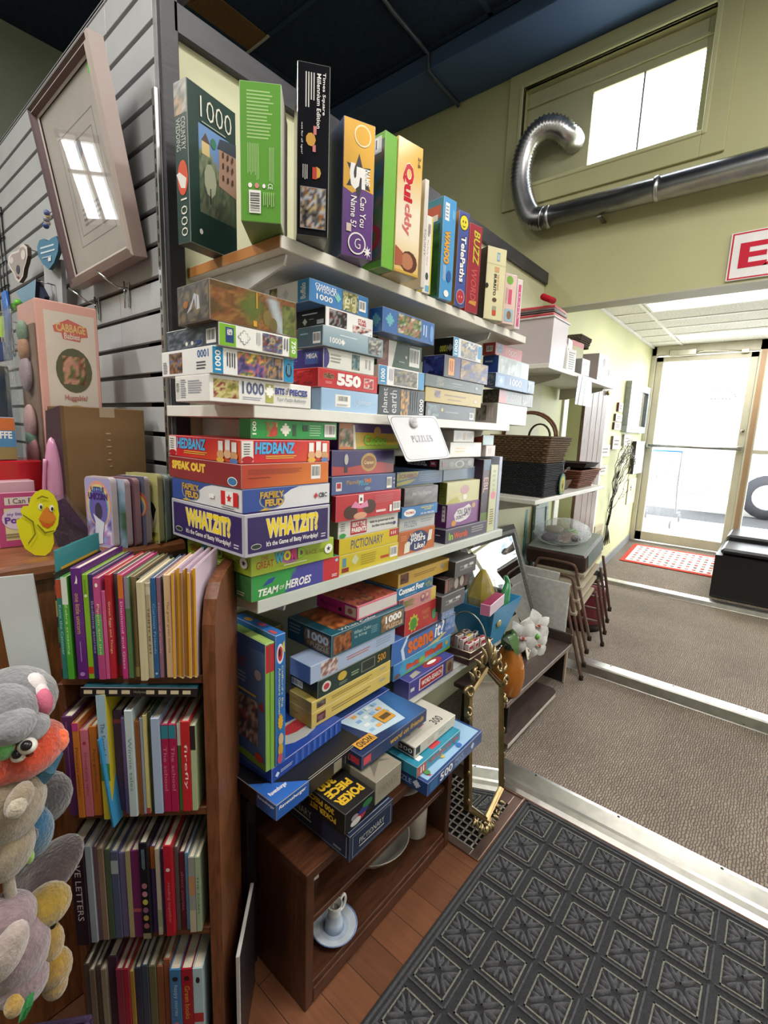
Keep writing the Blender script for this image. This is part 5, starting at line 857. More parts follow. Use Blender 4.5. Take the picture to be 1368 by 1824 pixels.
# the column of games right of the teal box
ze = stack(SH4, -.376, [(row(728, 1248, 1217, (807, 1195), (700, 1240), d=.2), 'board_game_box', 'purple word hunt game box with red title plate, bottom right of the lowest shelf', 'board game', dict(base='#41418c', F=[('R', .2, .15, .74, .85, '#e0d8d4'), ('R', .22, .2, .72, .8, '#a82c38'), ('T', 'WORD-SEARCH', .25, .34, .7, .66, W_, {'bold': .02}), ('R', .02, .4, .1, .6, '#c8c8d0'), ('R', .8, .1, .98, .9, '#8c7460'), ('E', .9, .45, .05, .3, '#5c3c28')], T=[('E', .62, .4, .2, .28, '#a82c38'), ('E', .62, .45, .1, .12, W_), ('poly', [(.1, .1), (.3, .2), (.28, .5), (.12, .4)], '#a8a494')]))])
stack(ze, -.335, [
 (row(700, 1219, 1187, (801, 1158), None, d=.2), 'board_game_box', 'sky and grass green game box with orange cartoon letters, second from the bottom right', 'board game', dict(base='#4a9ac0', left='#3a7cb4', F=[('poly', [(.1, 0), (1, 0), (1, .22), (.6, .1), (.2, .12)], '#6ca43c'), ('T', 'Bait', .2, .25, .42, .62, '#c8502c', {'bold': .05, 'out': '#8c3018'}), ('T', 'Bluff!', .52, .35, .84, .8, '#c8502c', {'bold': .05, 'out': '#8c3018'}), ('E', .46, .4, .06, .22, '#7cac4c'), ('E', .92, .6, .03, .14, '#c8a040'), ('poly', [(0, 0), (.12, 0), (.08, .5), (.14, 1), (0, 1)], '#3c7cc0'), ('E', .05, .2, .05, .16, '#6c5044')])),
 (row(697, 1187, 1147, (809, 1128), None, d=.2), 'board_game_box', 'blue film trivia game box with slanting orange and white letters', 'board game', dict(base='#4a70b0', F=[('poly', [(0, 0), (.16, 0), (.12, .5), (.2, 1), (0, 1)], '#3c6cb4'), ('poly', [(.15, .0), (.19, 0), (.16, .5), (.24, 1), (.2, 1), (.12, .5)], '#c8d8e8'), ('poly', [(.2, .85), (1, .9), (1, 1), (.24, 1)], '#3a3a4c'), ('T', 'scene', .22, .16, .62, .72, '#d86c2c', {'bold': .04, 'shear': -.1}), ('T', 'it?', .64, .25, .8, .95, W_, {'bold': .02, 'shear': .1}), ('G', .82, .3, .99, .95, pz(['#6c8cc0', '#8ca4cc', '#5474ac'], 4, 3, 3), 6, 6), ('poly', [(.5, 0), (.7, .0), (.85, .25), (.8, .28)], '#c8c080')])),
 (row(721, 1118, 1089, (780, 1098), None, d=.2), 'board_game_box', 'red party game box with a green spiky ball, above the film trivia box', 'board game', dict(base='#b43438', F=[('star', .24, .4, .16, .38, '#b8b83c', 9, .7), ('E', .24, .36, .1, .24, '#4c8c34'), ('T', 'PARTY', .48, .55, .74, .74, '#c87848', {'bold': .02}), ('T', 'MIX', .52, .34, .7, .5, '#c87848', {'bold': .02}), ('E', .86, .4, .07, .22, '#4c8c5c')])),
 (row(710, 1096, 1070, (776, 1064), None, d=.2), 'board_game_box', 'dusty pink game box with drawn figures in the right column of the lowest shelf', 'board game', dict(base='#c48a84', F=[('R', .86, 0, 1, 1, '#d0b458'), ('E', .62, .5, .07, .35, '#8c5470'), ('E', .74, .55, .07, .35, '#a86c74'), ('E', .62, .6, .04, .16, '#d8b09c'), ('E', .74, .65, .04, .16, '#d8b09c'), ('T', 'BRATZ', .12, .25, .36, .8, '#7c8c44', {'bold': .03}), ('G', 0, .05, .1, .95, pz(['#8c5c5c', '#6c4450'], 3, 2, 2), 4, 4), ('T', 'game', .4, .3, .54, .65, '#d8a49c', {'bold': 0})])),
 (row(706, 1070, 1050, (771, 1040), None, d=.2), 'board_game_box', 'bright blue box with big white rounded letters in the right column of the lowest shelf', 'board game', dict(base='#1f6c9c', F=[('T', 'Connect Four', .05, .35, .74, .92, W_, {'bold': .05, 'shear': .05}), ('G', .78, .2, .98, .95, pz(['#6c7c5c', '#8c8c6c', '#3c6c84'], 5, 3, 3), 6, 6), ('L', .2, .1, .6, .2, 1, '#9cc4dc')])),
 (row(709, 1048, 1024, (800, 1000), (653, 1030), d=.2), 'puzzle_box', 'mustard yellow puzzle box tucked just under the third shelf', 'puzzle', dict(base='#cfa648', F=[('G', .03, .2, .18, .95, pz(['#5c2c34', '#7c4c3c', '#3c2424'], 4, 3, 3), 6, 6), ('L', .28, .4, .78, .7, 2, '#94702c'), ('E', .85, .6, .04, .2, '#a8a098')], L=[('L', .1, .5, .5, .7, 1, '#94702c')])),
])
# film box sets at the right end
DV = 'film box sets at the right end of the lowest shelf'
zs_ = at(697, 1147, y=-.335).z
gbox('dvd_set', 'pale blue box set standing on the film trivia box', 'box set', V((.786, -.345, zs_)), .082, .15, .797-zs_, 0, base='#8ea6cc', group=DV, F=[('G', .05, .1, .95, .95, pz(['#8ca4cc', '#a4b8d8', '#7c94c0'], 8, 4, 4), 8, 10)])
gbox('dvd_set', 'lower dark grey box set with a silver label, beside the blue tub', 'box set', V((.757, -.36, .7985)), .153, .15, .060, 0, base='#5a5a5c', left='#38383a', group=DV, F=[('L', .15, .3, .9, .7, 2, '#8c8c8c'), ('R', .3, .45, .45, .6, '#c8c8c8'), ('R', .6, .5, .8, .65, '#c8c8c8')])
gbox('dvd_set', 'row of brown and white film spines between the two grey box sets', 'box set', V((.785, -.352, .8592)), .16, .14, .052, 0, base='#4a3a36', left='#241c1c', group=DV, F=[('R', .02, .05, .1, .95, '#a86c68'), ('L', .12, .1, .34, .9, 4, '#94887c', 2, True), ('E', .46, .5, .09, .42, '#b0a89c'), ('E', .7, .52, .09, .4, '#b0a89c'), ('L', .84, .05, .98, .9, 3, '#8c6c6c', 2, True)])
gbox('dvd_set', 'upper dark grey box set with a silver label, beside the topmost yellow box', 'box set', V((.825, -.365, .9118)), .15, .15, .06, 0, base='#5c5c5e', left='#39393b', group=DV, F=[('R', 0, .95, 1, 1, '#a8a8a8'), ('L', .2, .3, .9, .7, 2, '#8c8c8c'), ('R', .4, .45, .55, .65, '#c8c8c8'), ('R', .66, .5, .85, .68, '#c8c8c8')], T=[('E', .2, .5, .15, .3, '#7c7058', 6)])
# ================================================================== LOW WOODEN CABINET
WD = '#4a2a19'
CX0, CX1, CY0, CY1, CZ = .040, .692, -.484, -.15, .402
cb = empty('low_cabinet', (CX0, CY0, 0)); tag(cb, 'low brown wooden stand with open shelves, holding boxes and crockery', 'cabinet')
W, D = CX1-CX0, CY1-CY0
def cpart(nm, a, b, mat='wood', col=WD): return bx(nm, a, b, col, mat, .002, cb)
cpart('top', (-.004, -.006, CZ-.026), (W+.004, D, CZ))
cpart('side_panel', (0, 0, 0), (.026, D, CZ-.0265), 'wood upright'); cpart('side_panel', (W-.026, 0, 0), (W, D, CZ-.0265), 'wood upright')
cpart('back_panel', (.0265, D-.01, .05), (W-.0265, D, CZ-.0265), 'wood', '#3a2016')
cpart('shelf', (.0265, .012, .222), (W-.0265, D-.0105, .240))
cpart('floor_board', (.0265, .004, .045), (W-.0265, D-.0105, .062)); cpart('plinth', (.0265, .0, .004), (W-.0265, .018, .0445), 'wood', '#4c2a1a')
def crock(nm, label, cat, prof, c, col, n=32, mat='ceramic', **k):
    m = MB(); m.lathe(prof, col, (0, 0, 0), n); o = m.build(nm, mat, loc=c); return tag(o, label, cat)
zb_ = .0625; zm_ = .2405
c = at(595, 1650, z=zb_+.01)
st = empty('candlestick', (c.x, c.y+.0, zb_)); tag(st, 'blue and white china chamber candlestick on the lower shelf of the stand', 'candlestick')
m = MB(); m.lathe([(0, .004), (.034, .004), (.045, .008), (.062, .018), (.064, .021), (.060, .02), (.04, .012), (0, .01)], ['#8fa4c4', '#b8c4d4', '#d4d8dc', '#6f86b0', '#6f86b0', '#c8d0d8', '#b4c0d0'], n=32); m.build('saucer', 'ceramic', st)
m = MB(); m.lathe([(0, .01), (.028, .012), (.024, .03), (.017, .055), (.017, .075), (.022, .086), (.019, .086), (.013, .07), (0, .065)], ['#9aacc8', '#a8b8d0', '#b8c4d4', '#d8dadc', '#e4e2dc', '#e4e2dc', '#c8c4bc', '#8c8880'], n=28); m.build('socket', 'ceramic', st)
m = MB(); m.tube(smooth([V((.018, 0, .075)), V((.035, 0, .085)), V((.043, 0, .065)), V((.034, 0, .045)), V((.02, 0, .045))], 5), .004, '#e4e2dc', 8); m.build('handle', 'ceramic', st)
c = at(688, 1555, z=zb_); crock('serving_bowl', 'wide off-white serving bowl on the lower shelf of the wooden stand', 'bowl', [(0, .003), (.05, .0), (.055, .006), (.10, .04), (.128, .078), (.130, .082), (.125, .079), (.095, .045), (.05, .014), (0, .012)], V((c.x+.02, c.y+.09, zb_)), '#b8b4aa')
c = at(752, 1490, z=zb_); crock('vase', 'speckled white cylindrical vase at the right inside the wooden stand', 'vase', [(0, .0), (.034, 0), (.037, .004), (.038, .13), (.036, .135), (.033, .13), (.033, .02), (0, .015)], V((c.x, c.y+.03, zb_)), '#c2bdb4')
crock('bowl', 'grey china bowl on the middle shelf of the wooden stand', 'bowl', [(0, .0), (.03, 0), (.035, .006), (.07, .045), (.072, .05), (.066, .046), (.03, .012), (0, .01)], V((.30, -.34, zm_)), '#8c8884')
crock('plate_stack', 'white china dish at the right of the middle shelf in the stand', 'dish', [(0, 0), (.04, 0), (.05, .01), (.08, .03), (.082, .034), (.05, .02), (0, .014)], V((.56, -.36, zm_)), '#c8bcc0')
m = MB(); m.box((0, 0, 0), (.07, .006, .10), '#c9c6ba', 0, .001); f = Face(m, (0, 0, 0), (.07, 0, 0), (0, 0, .1)); f.L(.1, .1, .9, .9, 6, '#a8a698')
tag(m.build('card', 'matt card', loc=(.085, -.40, zm_+.001), rot=(radians(-8), 0, radians(-4))), 'pale printed card standing at the left of the stand middle shelf', 'card')
# ---- boxes on top of the stand
PG = 'boxes on top of the low wooden stand'
zc = CZ+.0006
zbox('board_game_box', 'navy blue drawing game box with thin white border, undermost at the front of the stand', 'board game', (622, 1538), (702, 1467), (620, 1492), zc, d=.27, wmul=1.0, snap=6, base='#232c44', edge=.15, group=PG,
     F=[('R', .05, .08, .95, .1, '#8c94a0'), ('R', .05, .9, .95, .92, '#8c94a0'), ('R', .05, .08, .06, .92, '#8c94a0'), ('R', .94, .08, .95, .92, '#8c94a0'), ('T', 'PICTIONARY', .2, .42, .78, .64, '#c8c8c0', {'bold': -.01}), ('R', .2, .3, .78, .34, '#c8c8c0')],
     L=[('R', .03, .08, .97, .1, '#8c94a0'), ('R', .96, .08, .97, .92, '#8c94a0'), ('T', 'PICTIONARY', .02, .5, .5, .8, '#c8c8c0', {'bold': -.01}), ('R', .02, .36, .5, .42, '#c8c8c0'), ('L', .8, .2, .92, .3, 2, '#a8acb0')], T=[('R', .03, .03, .97, .04, '#8c94a0'), ('R', .03, .03, .04, .97, '#8c94a0')])
zp = zc+.081
PT = [('T', '300', .08, .62, .6, .82, '#d0a82c', {'bold': .05, 'rot': 180}), ('T', 'PIECE', .08, .4, .85, .58, '#d0a82c', {'bold': .05, 'rot': 180}), ('T', 'POKER', .08, .14, .9, .34, '#d0a82c', {'bold': .05, 'rot': 180})]
zbox('poker_set_box', 'black poker set box with upside-down yellow letters on the navy box', 'poker set', (614, 1488), (664, 1440), (612, 1452), zp, d=.145, snap=6, base='#1b1a1a', edge=.1, group=PG,
     T=PT, L=[('T', '300 PIECE', .1, .55, .75, .85, '#d0a82c', {'bold': .04, 'rot': 180}), ('T', 'POKER SET', .15, .15, .8, .45, '#d0a82c', {'bold': .04, 'rot': 180})], F=[('E', .5, .3, .2, .2, '#b03038', 12), ('E', .35, .2, .18, .18, '#c8c4c0', 12), ('E', .62, .5, .18, .18, '#34367c', 12), ('E', .75, .72, .18, .18, '#2c6c3c', 12), ('E', .3, .5, .12, .14, '#8c8890', 12)])
zbox('cardboard_box', 'taupe grey box behind the poker set', 'box', (668, 1436), (712, 1395), (664, 1395), zp, d=.15, snap=6, base='#8f8878', edge=.1, group=PG, F=[('T', 'ORNATE', .1, .3, .9, .65, '#7a705c', {'bold': 0})], T=[('poly', [(.1, .1), (.6, .3), (.9, .2), (.5, .5)], '#6c665c')])
zbox('board_game_box', 'midnight blue word game box with a slanting picture of tiles, on the taupe box', 'board game', (644, 1373), (764, 1287), (637, 1348), zp+.074, d=.16, snap=6, base='#23365e', edge=.12, group=PG,
     T=[('G', .0, .0, 1, 1, lambda u, v: mix('#1f3058', '#3c6ca4', max(0, min(1, 1-abs(u-.75-.2*v)*3))), 10, 6), ('poly', [(.3, .2), (.72, .12), (.8, .98), (.2, .98)], '#b8ccd8')]+[('R', .32+.1*i+.02*(j % 2), .3+.16*j, .38+.1*i+.02*(j % 2), .38+.16*j, ['#8cb0d4', '#d8e0e4', '#7ca4d0', '#d8a05c'][(i*3+j) % 4]) for i in range(4) for j in range(4)]+[('R', .5, .28, .68, .58, '#c8923c'), ('R', .53, .36, .66, .48, '#5c4428'), ('R', .04, .1, .28, .3, '#d0983c'), ('T', 'WORD', .06, .13, .26, .27, '#2c2c30', {'bold': .02, 'rot': 180})],
     F=[('R', .02, .2, .12, .8, '#c8404c'), ('T', 'word on friends', .4, .3, .95, .75, '#c89840', {'bold': .03, 'shear': .2})], L=[('R', .7, .2, .95, .7, '#b83848'), ('E', .15, .3, .1, .2, '#5c84b4')])
# the slanted group at the right: big blue box, small teal box, white box
A = at(761, 1420, z=zc); 
gbox('puzzle_box', 'blue 500 piece puzzle box with little pictures on its lid, right front of the stand', 'puzzle', V((A.x, A.y, zc)), .325, .25, .042, radians(1), base='#28477f', edge=.2, group=PG,
     T=[('G', .03, .03, .97, .97, lambda u, v: hx('#9cc0dc'), 2, 2)]+[('E' if k % 3 else 'star', .1+.8*((k*37) % 23)/23, .07+.86*((k*53) % 29)/29, .03, .04, ['#c04858', '#3c6cb4', '#4c8c4c', '#d8b44c', '#8c4c6c', '#e8e4dc', '#2c4c84'][k % 7]) for k in range(46)],
     F=[('R', .03, .12, .16, .9, '#3c6c9c'), ('T', '500', .2, .2, .42, .85, W_, {'bold': .02}), ('T', 'PIECE', .46, .5, .62, .8, '#9cb4d0', {'bold': .01}), ('T', 'PUZZLE', .46, .15, .64, .42, '#9cb4d0', {'bold': .01}), ('jig', .8, .55, .3, '#c8d4e4')],
     L=[('jig', .85, .5, .35, '#d8e0e8'), ('T', 'PUZZLE', .45, .25, .78, .65, '#9cb4d0', {'bold': .02}), ('L', .3, .4, .4, .7, 2, '#8ca4c4')])
zbox('board_game_box', 'small teal and orange box under the white 300 box', 'board game', (742, 1388), (818, 1318), (738, 1368), zc+.043, d=.12, snap=6, base='#2f8aa4', group=PG, F=[('R', .0, .05, .2, .95, '#b8543c'), ('L', .06, .2, .16, .8, 2, W_, 2, True), ('T', 'WHATS IN', .25, .3, .95, .8, '#b85040', {'bold': .04}), ('star', .5, .85, .03, .12, W_)], T=[('R', .4, .1, .6, .4, '#c03c48'), ('R', .1, .1, .2, .3, W_)])
zbox('puzzle_box', 'white and grey puzzle box marked 300, on the small teal box', 'puzzle', (738, 1352), (808, 1290), (729, 1332), zc+.083, d=.15, snap=6, base='#c9c5b8', group=PG, F=[('R', .02, .2, .12, .9, '#3c3a3c'), ('L', .3, .3, .8, .7, 2, '#a8a498'), ('E', .5, .5, .06, .3, '#d8d4c8')], L=[('R', .6, .1, .98, .9, '#3c2c34'), ('T', '300', .62, .3, .95, .7, W_, {'bold': 0})], T=[('G', .03, .3, .5, .97, pz(['#8c7c5c', '#7c3c5c', '#a8b08c', '#c8c0ac'], 5, 4, 4), 8, 8), ('T', '300', .6, .1, .8, .3, '#3c3a3c', {'bold': .01})])
# ================================================================== WOODEN COUNTER AND BOOKCASE AT THE LEFT
OAK = '#7a4a2c'; ZT = 1.127
ct = empty('counter', (-.78, -.05, 0)); tag(ct, 'brown wooden counter against the grey slatwall, with toys and board books on top', 'counter')
m = MB(); prof = [(0, -.040), (-.010, -.036), (-.014, -.022), (-.012, -.008), (-.004, 0), (1.2, 0), (1.2, -.04)]
m.prism([(a, b) for a, b in prof], (.773, 0, ZT), (0, 1, 0), (0, 0, 1), .773, OAK); m.build('top_board', 'wood', ct)
m = MB(); m.box((.02, .012, .002), (.768, 1.19, ZT-.041), '#8a5630', 0, .002); m.build('body', 'wood upright', ct)
LX = V((.7071, -.7071, 0)); NY = V((.7071, .7071, 0))
def bc(x, y, z): return V((CAM.x, CAM.y, 0))+NY*(.86+y)-LX*.522+LX*x+V((0, 0, z))     # bookcase frame: x to the right, y into it
bk = empty('bookcase', tuple(bc(0, 0, 0)), -pi/4); tag(bk, 'narrow brown wooden bookcase packed with children books, right board rounded on top', 'bookcase')
BW, LV = .294, (.090, .377, .664, .949)
m = MB(); out = [(0, .0), (.19, .0), (.19, 1.13), (.10, 1.128), (.05, 1.118), (.02, 1.095), (.004, 1.05), (0, 1.0)]
m.prism(out, (BW, 0, 0), (0, 1, 0), (0, 0, 1), .024, '#6b4027'); m.build('side_board', 'wood upright', bk)
m = MB(); m.box((0, .012, 0), (.013, .19, .93), '#6b4027', 0, .002); m.build('side_board', 'wood upright', bk)
m = MB(); m.box((.0135, .182, .05), (BW-.0245, .19, 1.09), '#43281a'); m.build('back_panel', 'wood upright', bk)
for z in LV: m = MB(); m.box((.0135, .004, z-.018), (BW-.0245, .181, z), '#6a3f27', 0, .002); m.build('shelf', 'wood', bk)
ORD = ['leftmost', 'second from left', 'third from left', 'fourth from left', 'fifth from left', 'sixth from left', 'seventh from left', 'eighth from left', 'ninth from left', 'tenth from left', 'eleventh from left', 'twelfth from left', 'thirteenth from left', 'fourteenth from left', 'fifteenth from left', 'sixteenth from left', 'seventeenth from left', 'eighteenth from left', 'nineteenth from left', 'twentieth from left']
def book(label, loc, t, d, h, th, cols, tilt=0, lean=0, title=None, tc='#eee', group=None, pages='#cfc5b0', mat='printed card', extra=(), cover=None, ttop=.75, tbot=.25):
    """hard or soft cover book standing on its lower edge, spine towards -y"""
    k = max(.0008, min(.0022, t*.16)); base = hx(cols[0] if isinstance(cols[0], str) else cols[0][2]); cv = hx(cover) if cover else base
    m = MB(); m.box((0, 0, 0), (t, k*1.6, h), base, 0, k*.4); m.box((0, k*1.6, 0), (k, d, h), cv); m.box((t-k, k*1.6, 0), (t, d, h), cv)
    f = Face(m, (0, 0, 0), (t, 0, 0), (0, 0, h), 0, .00012)
    for c in cols[1:] if isinstance(cols[0], str) else cols: f.R(0.02, c[0], .98, c[1], c[2])
    if title: f.T(title, .28, tbot, .72, ttop, tc, bold=0, rot=270)
    run(f, extra)
    o = m.build('book', mat, loc=loc, rot=(lean, tilt, th)); tag(o, label, 'book', group)
    p = MB(); p.box((k+.0002, k*1.6+.0003, h*.014), (t-k-.0002, d-.003, h*.986), pages); p.build('pages', 'paper pages', o)
    return o
def bookrow(row, z, y0, items, group, x0, th0=0):
    """items: width, height, dy, colours, description, title; laid side by side from x0"""
    x = x0; n = 0
    for it in items:
        t, h, dy, cols, desc, title = it[:6]; kw = it[6] if len(it) > 6 else {}
        tl = kw.pop('tilt', 0); d = kw.pop('d', .165)
        lab = '%s, %s on the bookcase %s row' % (desc, ORD[n] if n < 20 else 'last', row)
        book(kw.pop('label', lab), bc(x, y0+dy, z+.0006), t-.0006, d, h, -pi/4, cols, title=title, tilt=radians(tl), group=group, **kw)
        x += t+kw.get('gap', 0); n += 1
    return x
G1, G2, G3, G4 = ['children books on the %s row of the bookcase' % q for q in ('top', 'second', 'third', 'bottom')]
s = .000302
def fit(R, w):
    k = w/sum(r[0] for r in R); return [(r[0]*k,)+r[1:] for r in R]
R1 = [(8*s*1.4, .20, .0, ['#2c2422', (.1, .3, '#8c3c34'), (.35, .5, '#4c6c3c'), (.6, .75, '#b09a5c'), (.8, .9, '#8c3c34')], 'thin dark book with coloured flecks', None),
 (36*s, .19, -.002, ['#2f7c70', (.82, 1, '#b04c30')], 'teal book with an orange red top', 'Katie the Catsitter', dict(tc='#a8d8cc')),
 (38*s, .195, -.004, ['#4ca032', (.74, 1, '#d8dcd4')], 'bright green book with a white top', 'Zebra crossing', dict(tc='#d8f0c0')),
 (22*s, .20, .01, ['#34587c'], 'slim dark blue book', None),
 (62*s, .212, -.004, ['#5f2478'], 'thick purple book with a small white animal', 'one little unicorn', dict(tc='#d8a84c', tbot=.42, ttop=.78, extra=[('poly', [(.35, .86), (.5, .9), (.55, .94), (.65, .9), (.6, .86), (.5, .87)], W_), ('L', .4, .12, .6, .35, 1, '#a87cc0', 3, True), ('E', .5, .05, .25, .02, '#a87cc0')])),
 (36*s, .2, -.002, ['#86b82c', (.05, .12, '#c83c2c')], 'lime green book', 'minis', dict(tc='#5c7c1c', ttop=.95, tbot=.82, extra=[('E', .5, .8, .3, .015, '#dce8b8')])),
 (34*s, .2, -.002, ['#3a2a66'], 'dark violet book', 'Bedtime stories', dict(tc='#b0a0d8')),
 (42*s, .195, -.006, ['#b0487c', (.25, .65, '#5ca45c'), (.72, .98, '#c04c84')], 'pink and green book with a white rabbit', 'Pippin and the', dict(tc='#e8d8a8', extra=[('E', .5, .93, .2, .02, W_)])),
 (24*s, .17, -.004, ['#c8588c'], 'low pink book', None),
 (38*s, .2, -.003, ['#b02430'], 'red book', 'Green Eggs and Things', dict(tc='#e8d0a8')),
 (40*s, .2, .006, ['#4a4a52', (.0, .12, '#8c2c34')], 'dark grey book', None),
 (34*s, .2, -.004, ['#b8347c', (.78, 1, '#d0742c')], 'magenta book with an orange top', 'Diamond and Glass', dict(tc='#f0c8dc', tbot=.1)),
 (32*s, .195, -.002, ['#547c50', (.7, 1, '#8c8c94')], 'green book with a grey top', None),
 (30*s, .195, .004, ['#7a6a48', (.0, .1, '#a8945c')], 'olive brown book', None),
 (26*s, .19, .012, ['#2c3440'], 'narrow black book', None),
 (40*s, .19, -.012, ['#c9bf9c'], 'cream coloured book pulled forward', None),
 (32*s, .185, -.003, ['#bfb49a', (.88, .96, '#d8d0bc')], 'tan book with dark print', 'TIMMY IS FIT', dict(tc='#54483c')),
 (34*s, .195, -.003, ['#2c5c8c'], 'mid blue book', 'Curious Friends', dict(tc='#8cb4d8', extra=[('C', .5, .05, .012, '#a8c0d8')])),
 (26*s, .195, -.001, ['#8c6478'], 'mauve book', 'House of friends', dict(tc='#c8a8b8')),
 (18*s, .195, .006, ['#3c6c6c'], 'thin teal book', None)]
xe = bookrow('top', LV[3], -.004, fit(R1, .187), G1, .0198)
book('peach coloured book beside the gold-spined paperbacks on the top row', bc(xe, -.005, LV[3]+.0006), .012, .16, .2, -pi/4, ['#d8b48c'], title='The great green stories', tc='#8c6440', group=G1); xe += .0126
NUM = ['first', 'second', 'third', 'fourth', 'fifth', 'sixth', 'seventh', 'eighth', 'last']
for i in range(9):
    book('%s of nine thin gold-spined paperbacks at the right end of the top row' % NUM[i], bc(xe+.0047*i, -.008+.003*((i*5) % 3), LV[3]+.0006), .0042, .155, .205+.004*(i % 3), -pi/4, ['#d9a032' if i not in (3, 5) else '#9c6a24', (.0, .012, '#e8d9a0')], tilt=radians(.7), group=G1, pages='#e2d8d8', cover='#cdb9c8')
# big books leaning at the left end of the top row
book('pale grey picture book with dark grass on it, leaning outside left of the top row', bc(-.052, -.018, LV[3]-.016), .006, .058, .215, -pi/4-radians(78), ['#c9ced0'], lean=radians(4), group=G1, cover='#c9ced0', extra=[('R', 0, 0, 1, .12, '#3c4c34')])
wb = book('tall teal and yellow picture book, leftmost on the bookcase top row', bc(.0142, .012, LV[3]+.0006), .005, .15, .238, -pi/4, ['#3f8c94'], group=G1, cover='#3f8c94')
m = MB(); f = Face(m, (.005, .0, .0), (0, .15, 0), (0, 0, .238), 0, .0003); f.R(.06, .1, .94, .86, '#d8a83c'); f.T('WHO', .3, .7, .7, .82, '#a8342c', bold=.05); f.L(.15, .5, .85, .66, 2, '#8c4c2c'); m.build('cover_print', 'printed card', wb)
R2 = [(62*s, .21, -.004, ['#5a2a5e'], 'thick purple book', None, dict(extra=[('L', .3, .05, .5, .95, 1, '#8c5c8c', 3, True)])),
 (36*s, .2, -.01, ['#cf7a30', (.92, 1, '#c83c8c')], 'orange book with a pink top', 'Princess stories', dict(tc='#8c4c1c')),
 (46*s, .185, -.008, ['#d8788c'], 'salmon pink book', 'Strawberry tales', dict(tc='#a8485c', extra=[('E', .5, .85, .2, .02, '#b83040')])),
 (44*s, .19, -.006, ['#c9762c'], 'deep orange book', 'Fairy godmother', dict(tc='#7c4418')),
 (24*s, .215, .0, ['#5468a0', (.8, 1, '#c8ccd8')], 'blue book with a white top', None),
 (54*s, .26, -.016, ['#c9b834', (.0, .32, '#d8c83c'), (.32, .46, '#4c8c3c'), (.46, 1, '#9cbccc')], 'tall light blue, green and yellow book', 'The Search for', dict(tc='#3c4c5c', tbot=.48, ttop=.78)),
 (56*s, .215, .004, ['#41305a', (.88, .92, '#8c3c5c')], 'dark violet book', None),
 (30*s, .205, -.004, ['#6a5c90'], 'lavender book', None),
 (46*s, .225, -.012, ['#b8c8cc'], 'pale blue-white book', 'Winnie tales', dict(tc='#6c7c84')),
 (14*s, .20, -.006, ['#a8682c'], 'very thin orange-brown book', None),
 (14*s, .20, -.008, ['#7c4c2c'], 'very thin dark brown book', None),
 (16*s, .205, -.006, ['#8c98a8'], 'very thin blue-grey book', None),
 (22*s, .21, -.005, ['#c8bc7c', (.0, .06, '#a83c3c')], 'thin straw yellow book', None),
 (24*s, .215, .0, ['#34402c'], 'thin black-green book', None),
 (50*s, .205, -.007, ['#9fb0cc'], 'pale blue curved book', None),
 (44*s, .19, -.003, ['#a01c48', (.84, .985, '#2c7c8c')], 'crimson book with a teal top', 'The school', dict(tc='#d07c98')),
 (44*s, .19, -.003, ['#a01c48', (.84, .985, '#2c7c8c')], 'crimson twin book with a teal top', 'The school', dict(tc='#d07c98')),
 (22*s, .19, .0, ['#3c6c34', (.75, 1, '#c8ccc0')], 'green book with a white top', None),
 (54*s, .195, -.003, ['#b8242c'], 'bright red book', 'firefly', dict(tc='#f0d8d0')),
 (32*s, .185, -.002, ['#a8b48c', (.72, 1, '#2c2024')], 'sage book with a black top', None)]
bookrow('second', LV[2], -.003, fit(R2, .240), G2, .0145)
book('blue picture paperback leaning out at the middle of the second row', bc(.100, -.024, LV[2]-.014), .0035, .10, .19, -pi/4-radians(10), ['#2f86b4'], tilt=radians(-4), lean=radians(2), group=G2, cover='#3c8cbc')
R3 = [(78*s, .235, -.016, ['#2c1c24'], 'thick near-black book with spaced white letters', 'LOVE LETTERS', dict(tc='#c8b8bc', tbot=.25, ttop=.93)),
 (40*s, .225, -.012, ['#98a0ac'], 'pale grey book', None), (22*s, .22, -.008, ['#6c5058'], 'thin dusty plum book', None),
 (36*s, .215, -.008, ['#8c7464'], 'brown book', None), (34*s, .21, -.006, ['#4c5c48'], 'moss green book', None),
 (44*s, .205, -.006, ['#545c78', (.75, .9, '#a8b0b8')], 'slate blue book', None), (40*s, .2, -.004, ['#6c6088'], 'dull lavender book', None),
 (30*s, .205, -.006, ['#a89c78'], 'cream yellow book', None), (54*s, .205, -.006, ['#722c60', (.3, .34, '#b05c60')], 'wine purple book', None),
 (50*s, .225, -.010, ['#1c1c22', (0, .06, '#8c8468')], 'black book with a column of coloured discs', None, dict(extra=[('L', .3, .7, .7, .94, 3, '#7c98a8', 3, True)]+[('E', .5, .14+.085*i, .32, .03, ['#a05c68', '#a8904c', '#8c5c7c', '#b8b058', '#b87c8c', '#a86c78'][i]) for i in range(6)])),
 (34*s, .205, .002, ['#50386c', (.75, 1, '#a8602c')], 'violet book with an orange top', None), (26*s, .205, -.004, ['#b8b0a0', (.1, .3, '#8c9c78')], 'off-white book', None),
 (26*s, .2, .0, ['#4c2c58'], 'dark purple book', None), (50*s, .215, -.008, ['#b01f2e'], 'bright red book', 'reading together', dict(tc='#d07c80', tbot=.15, ttop=.6, extra=[('E', .5, .74, .25, .02, '#d8c8c8')])),
 (24*s, .2, .004, ['#5c5654'], 'thin grey book', None), (38*s, .185, .006, ['#5a1f2c'], 'maroon book', 'short stories', dict(tc='#a87078')),
 (24*s, .185, .004, ['#5c88a8'], 'sky blue book', None), (40*s, .18, -.002, ['#8c8c88', (.5, .75, '#a87c5c'), (.0, .3, '#b0a890')], 'grey and cream book', None), (30*s, .18, -.002, ['#96a488'], 'sage green book', 'THE FOAM', dict(tc='#4c5c48'))]
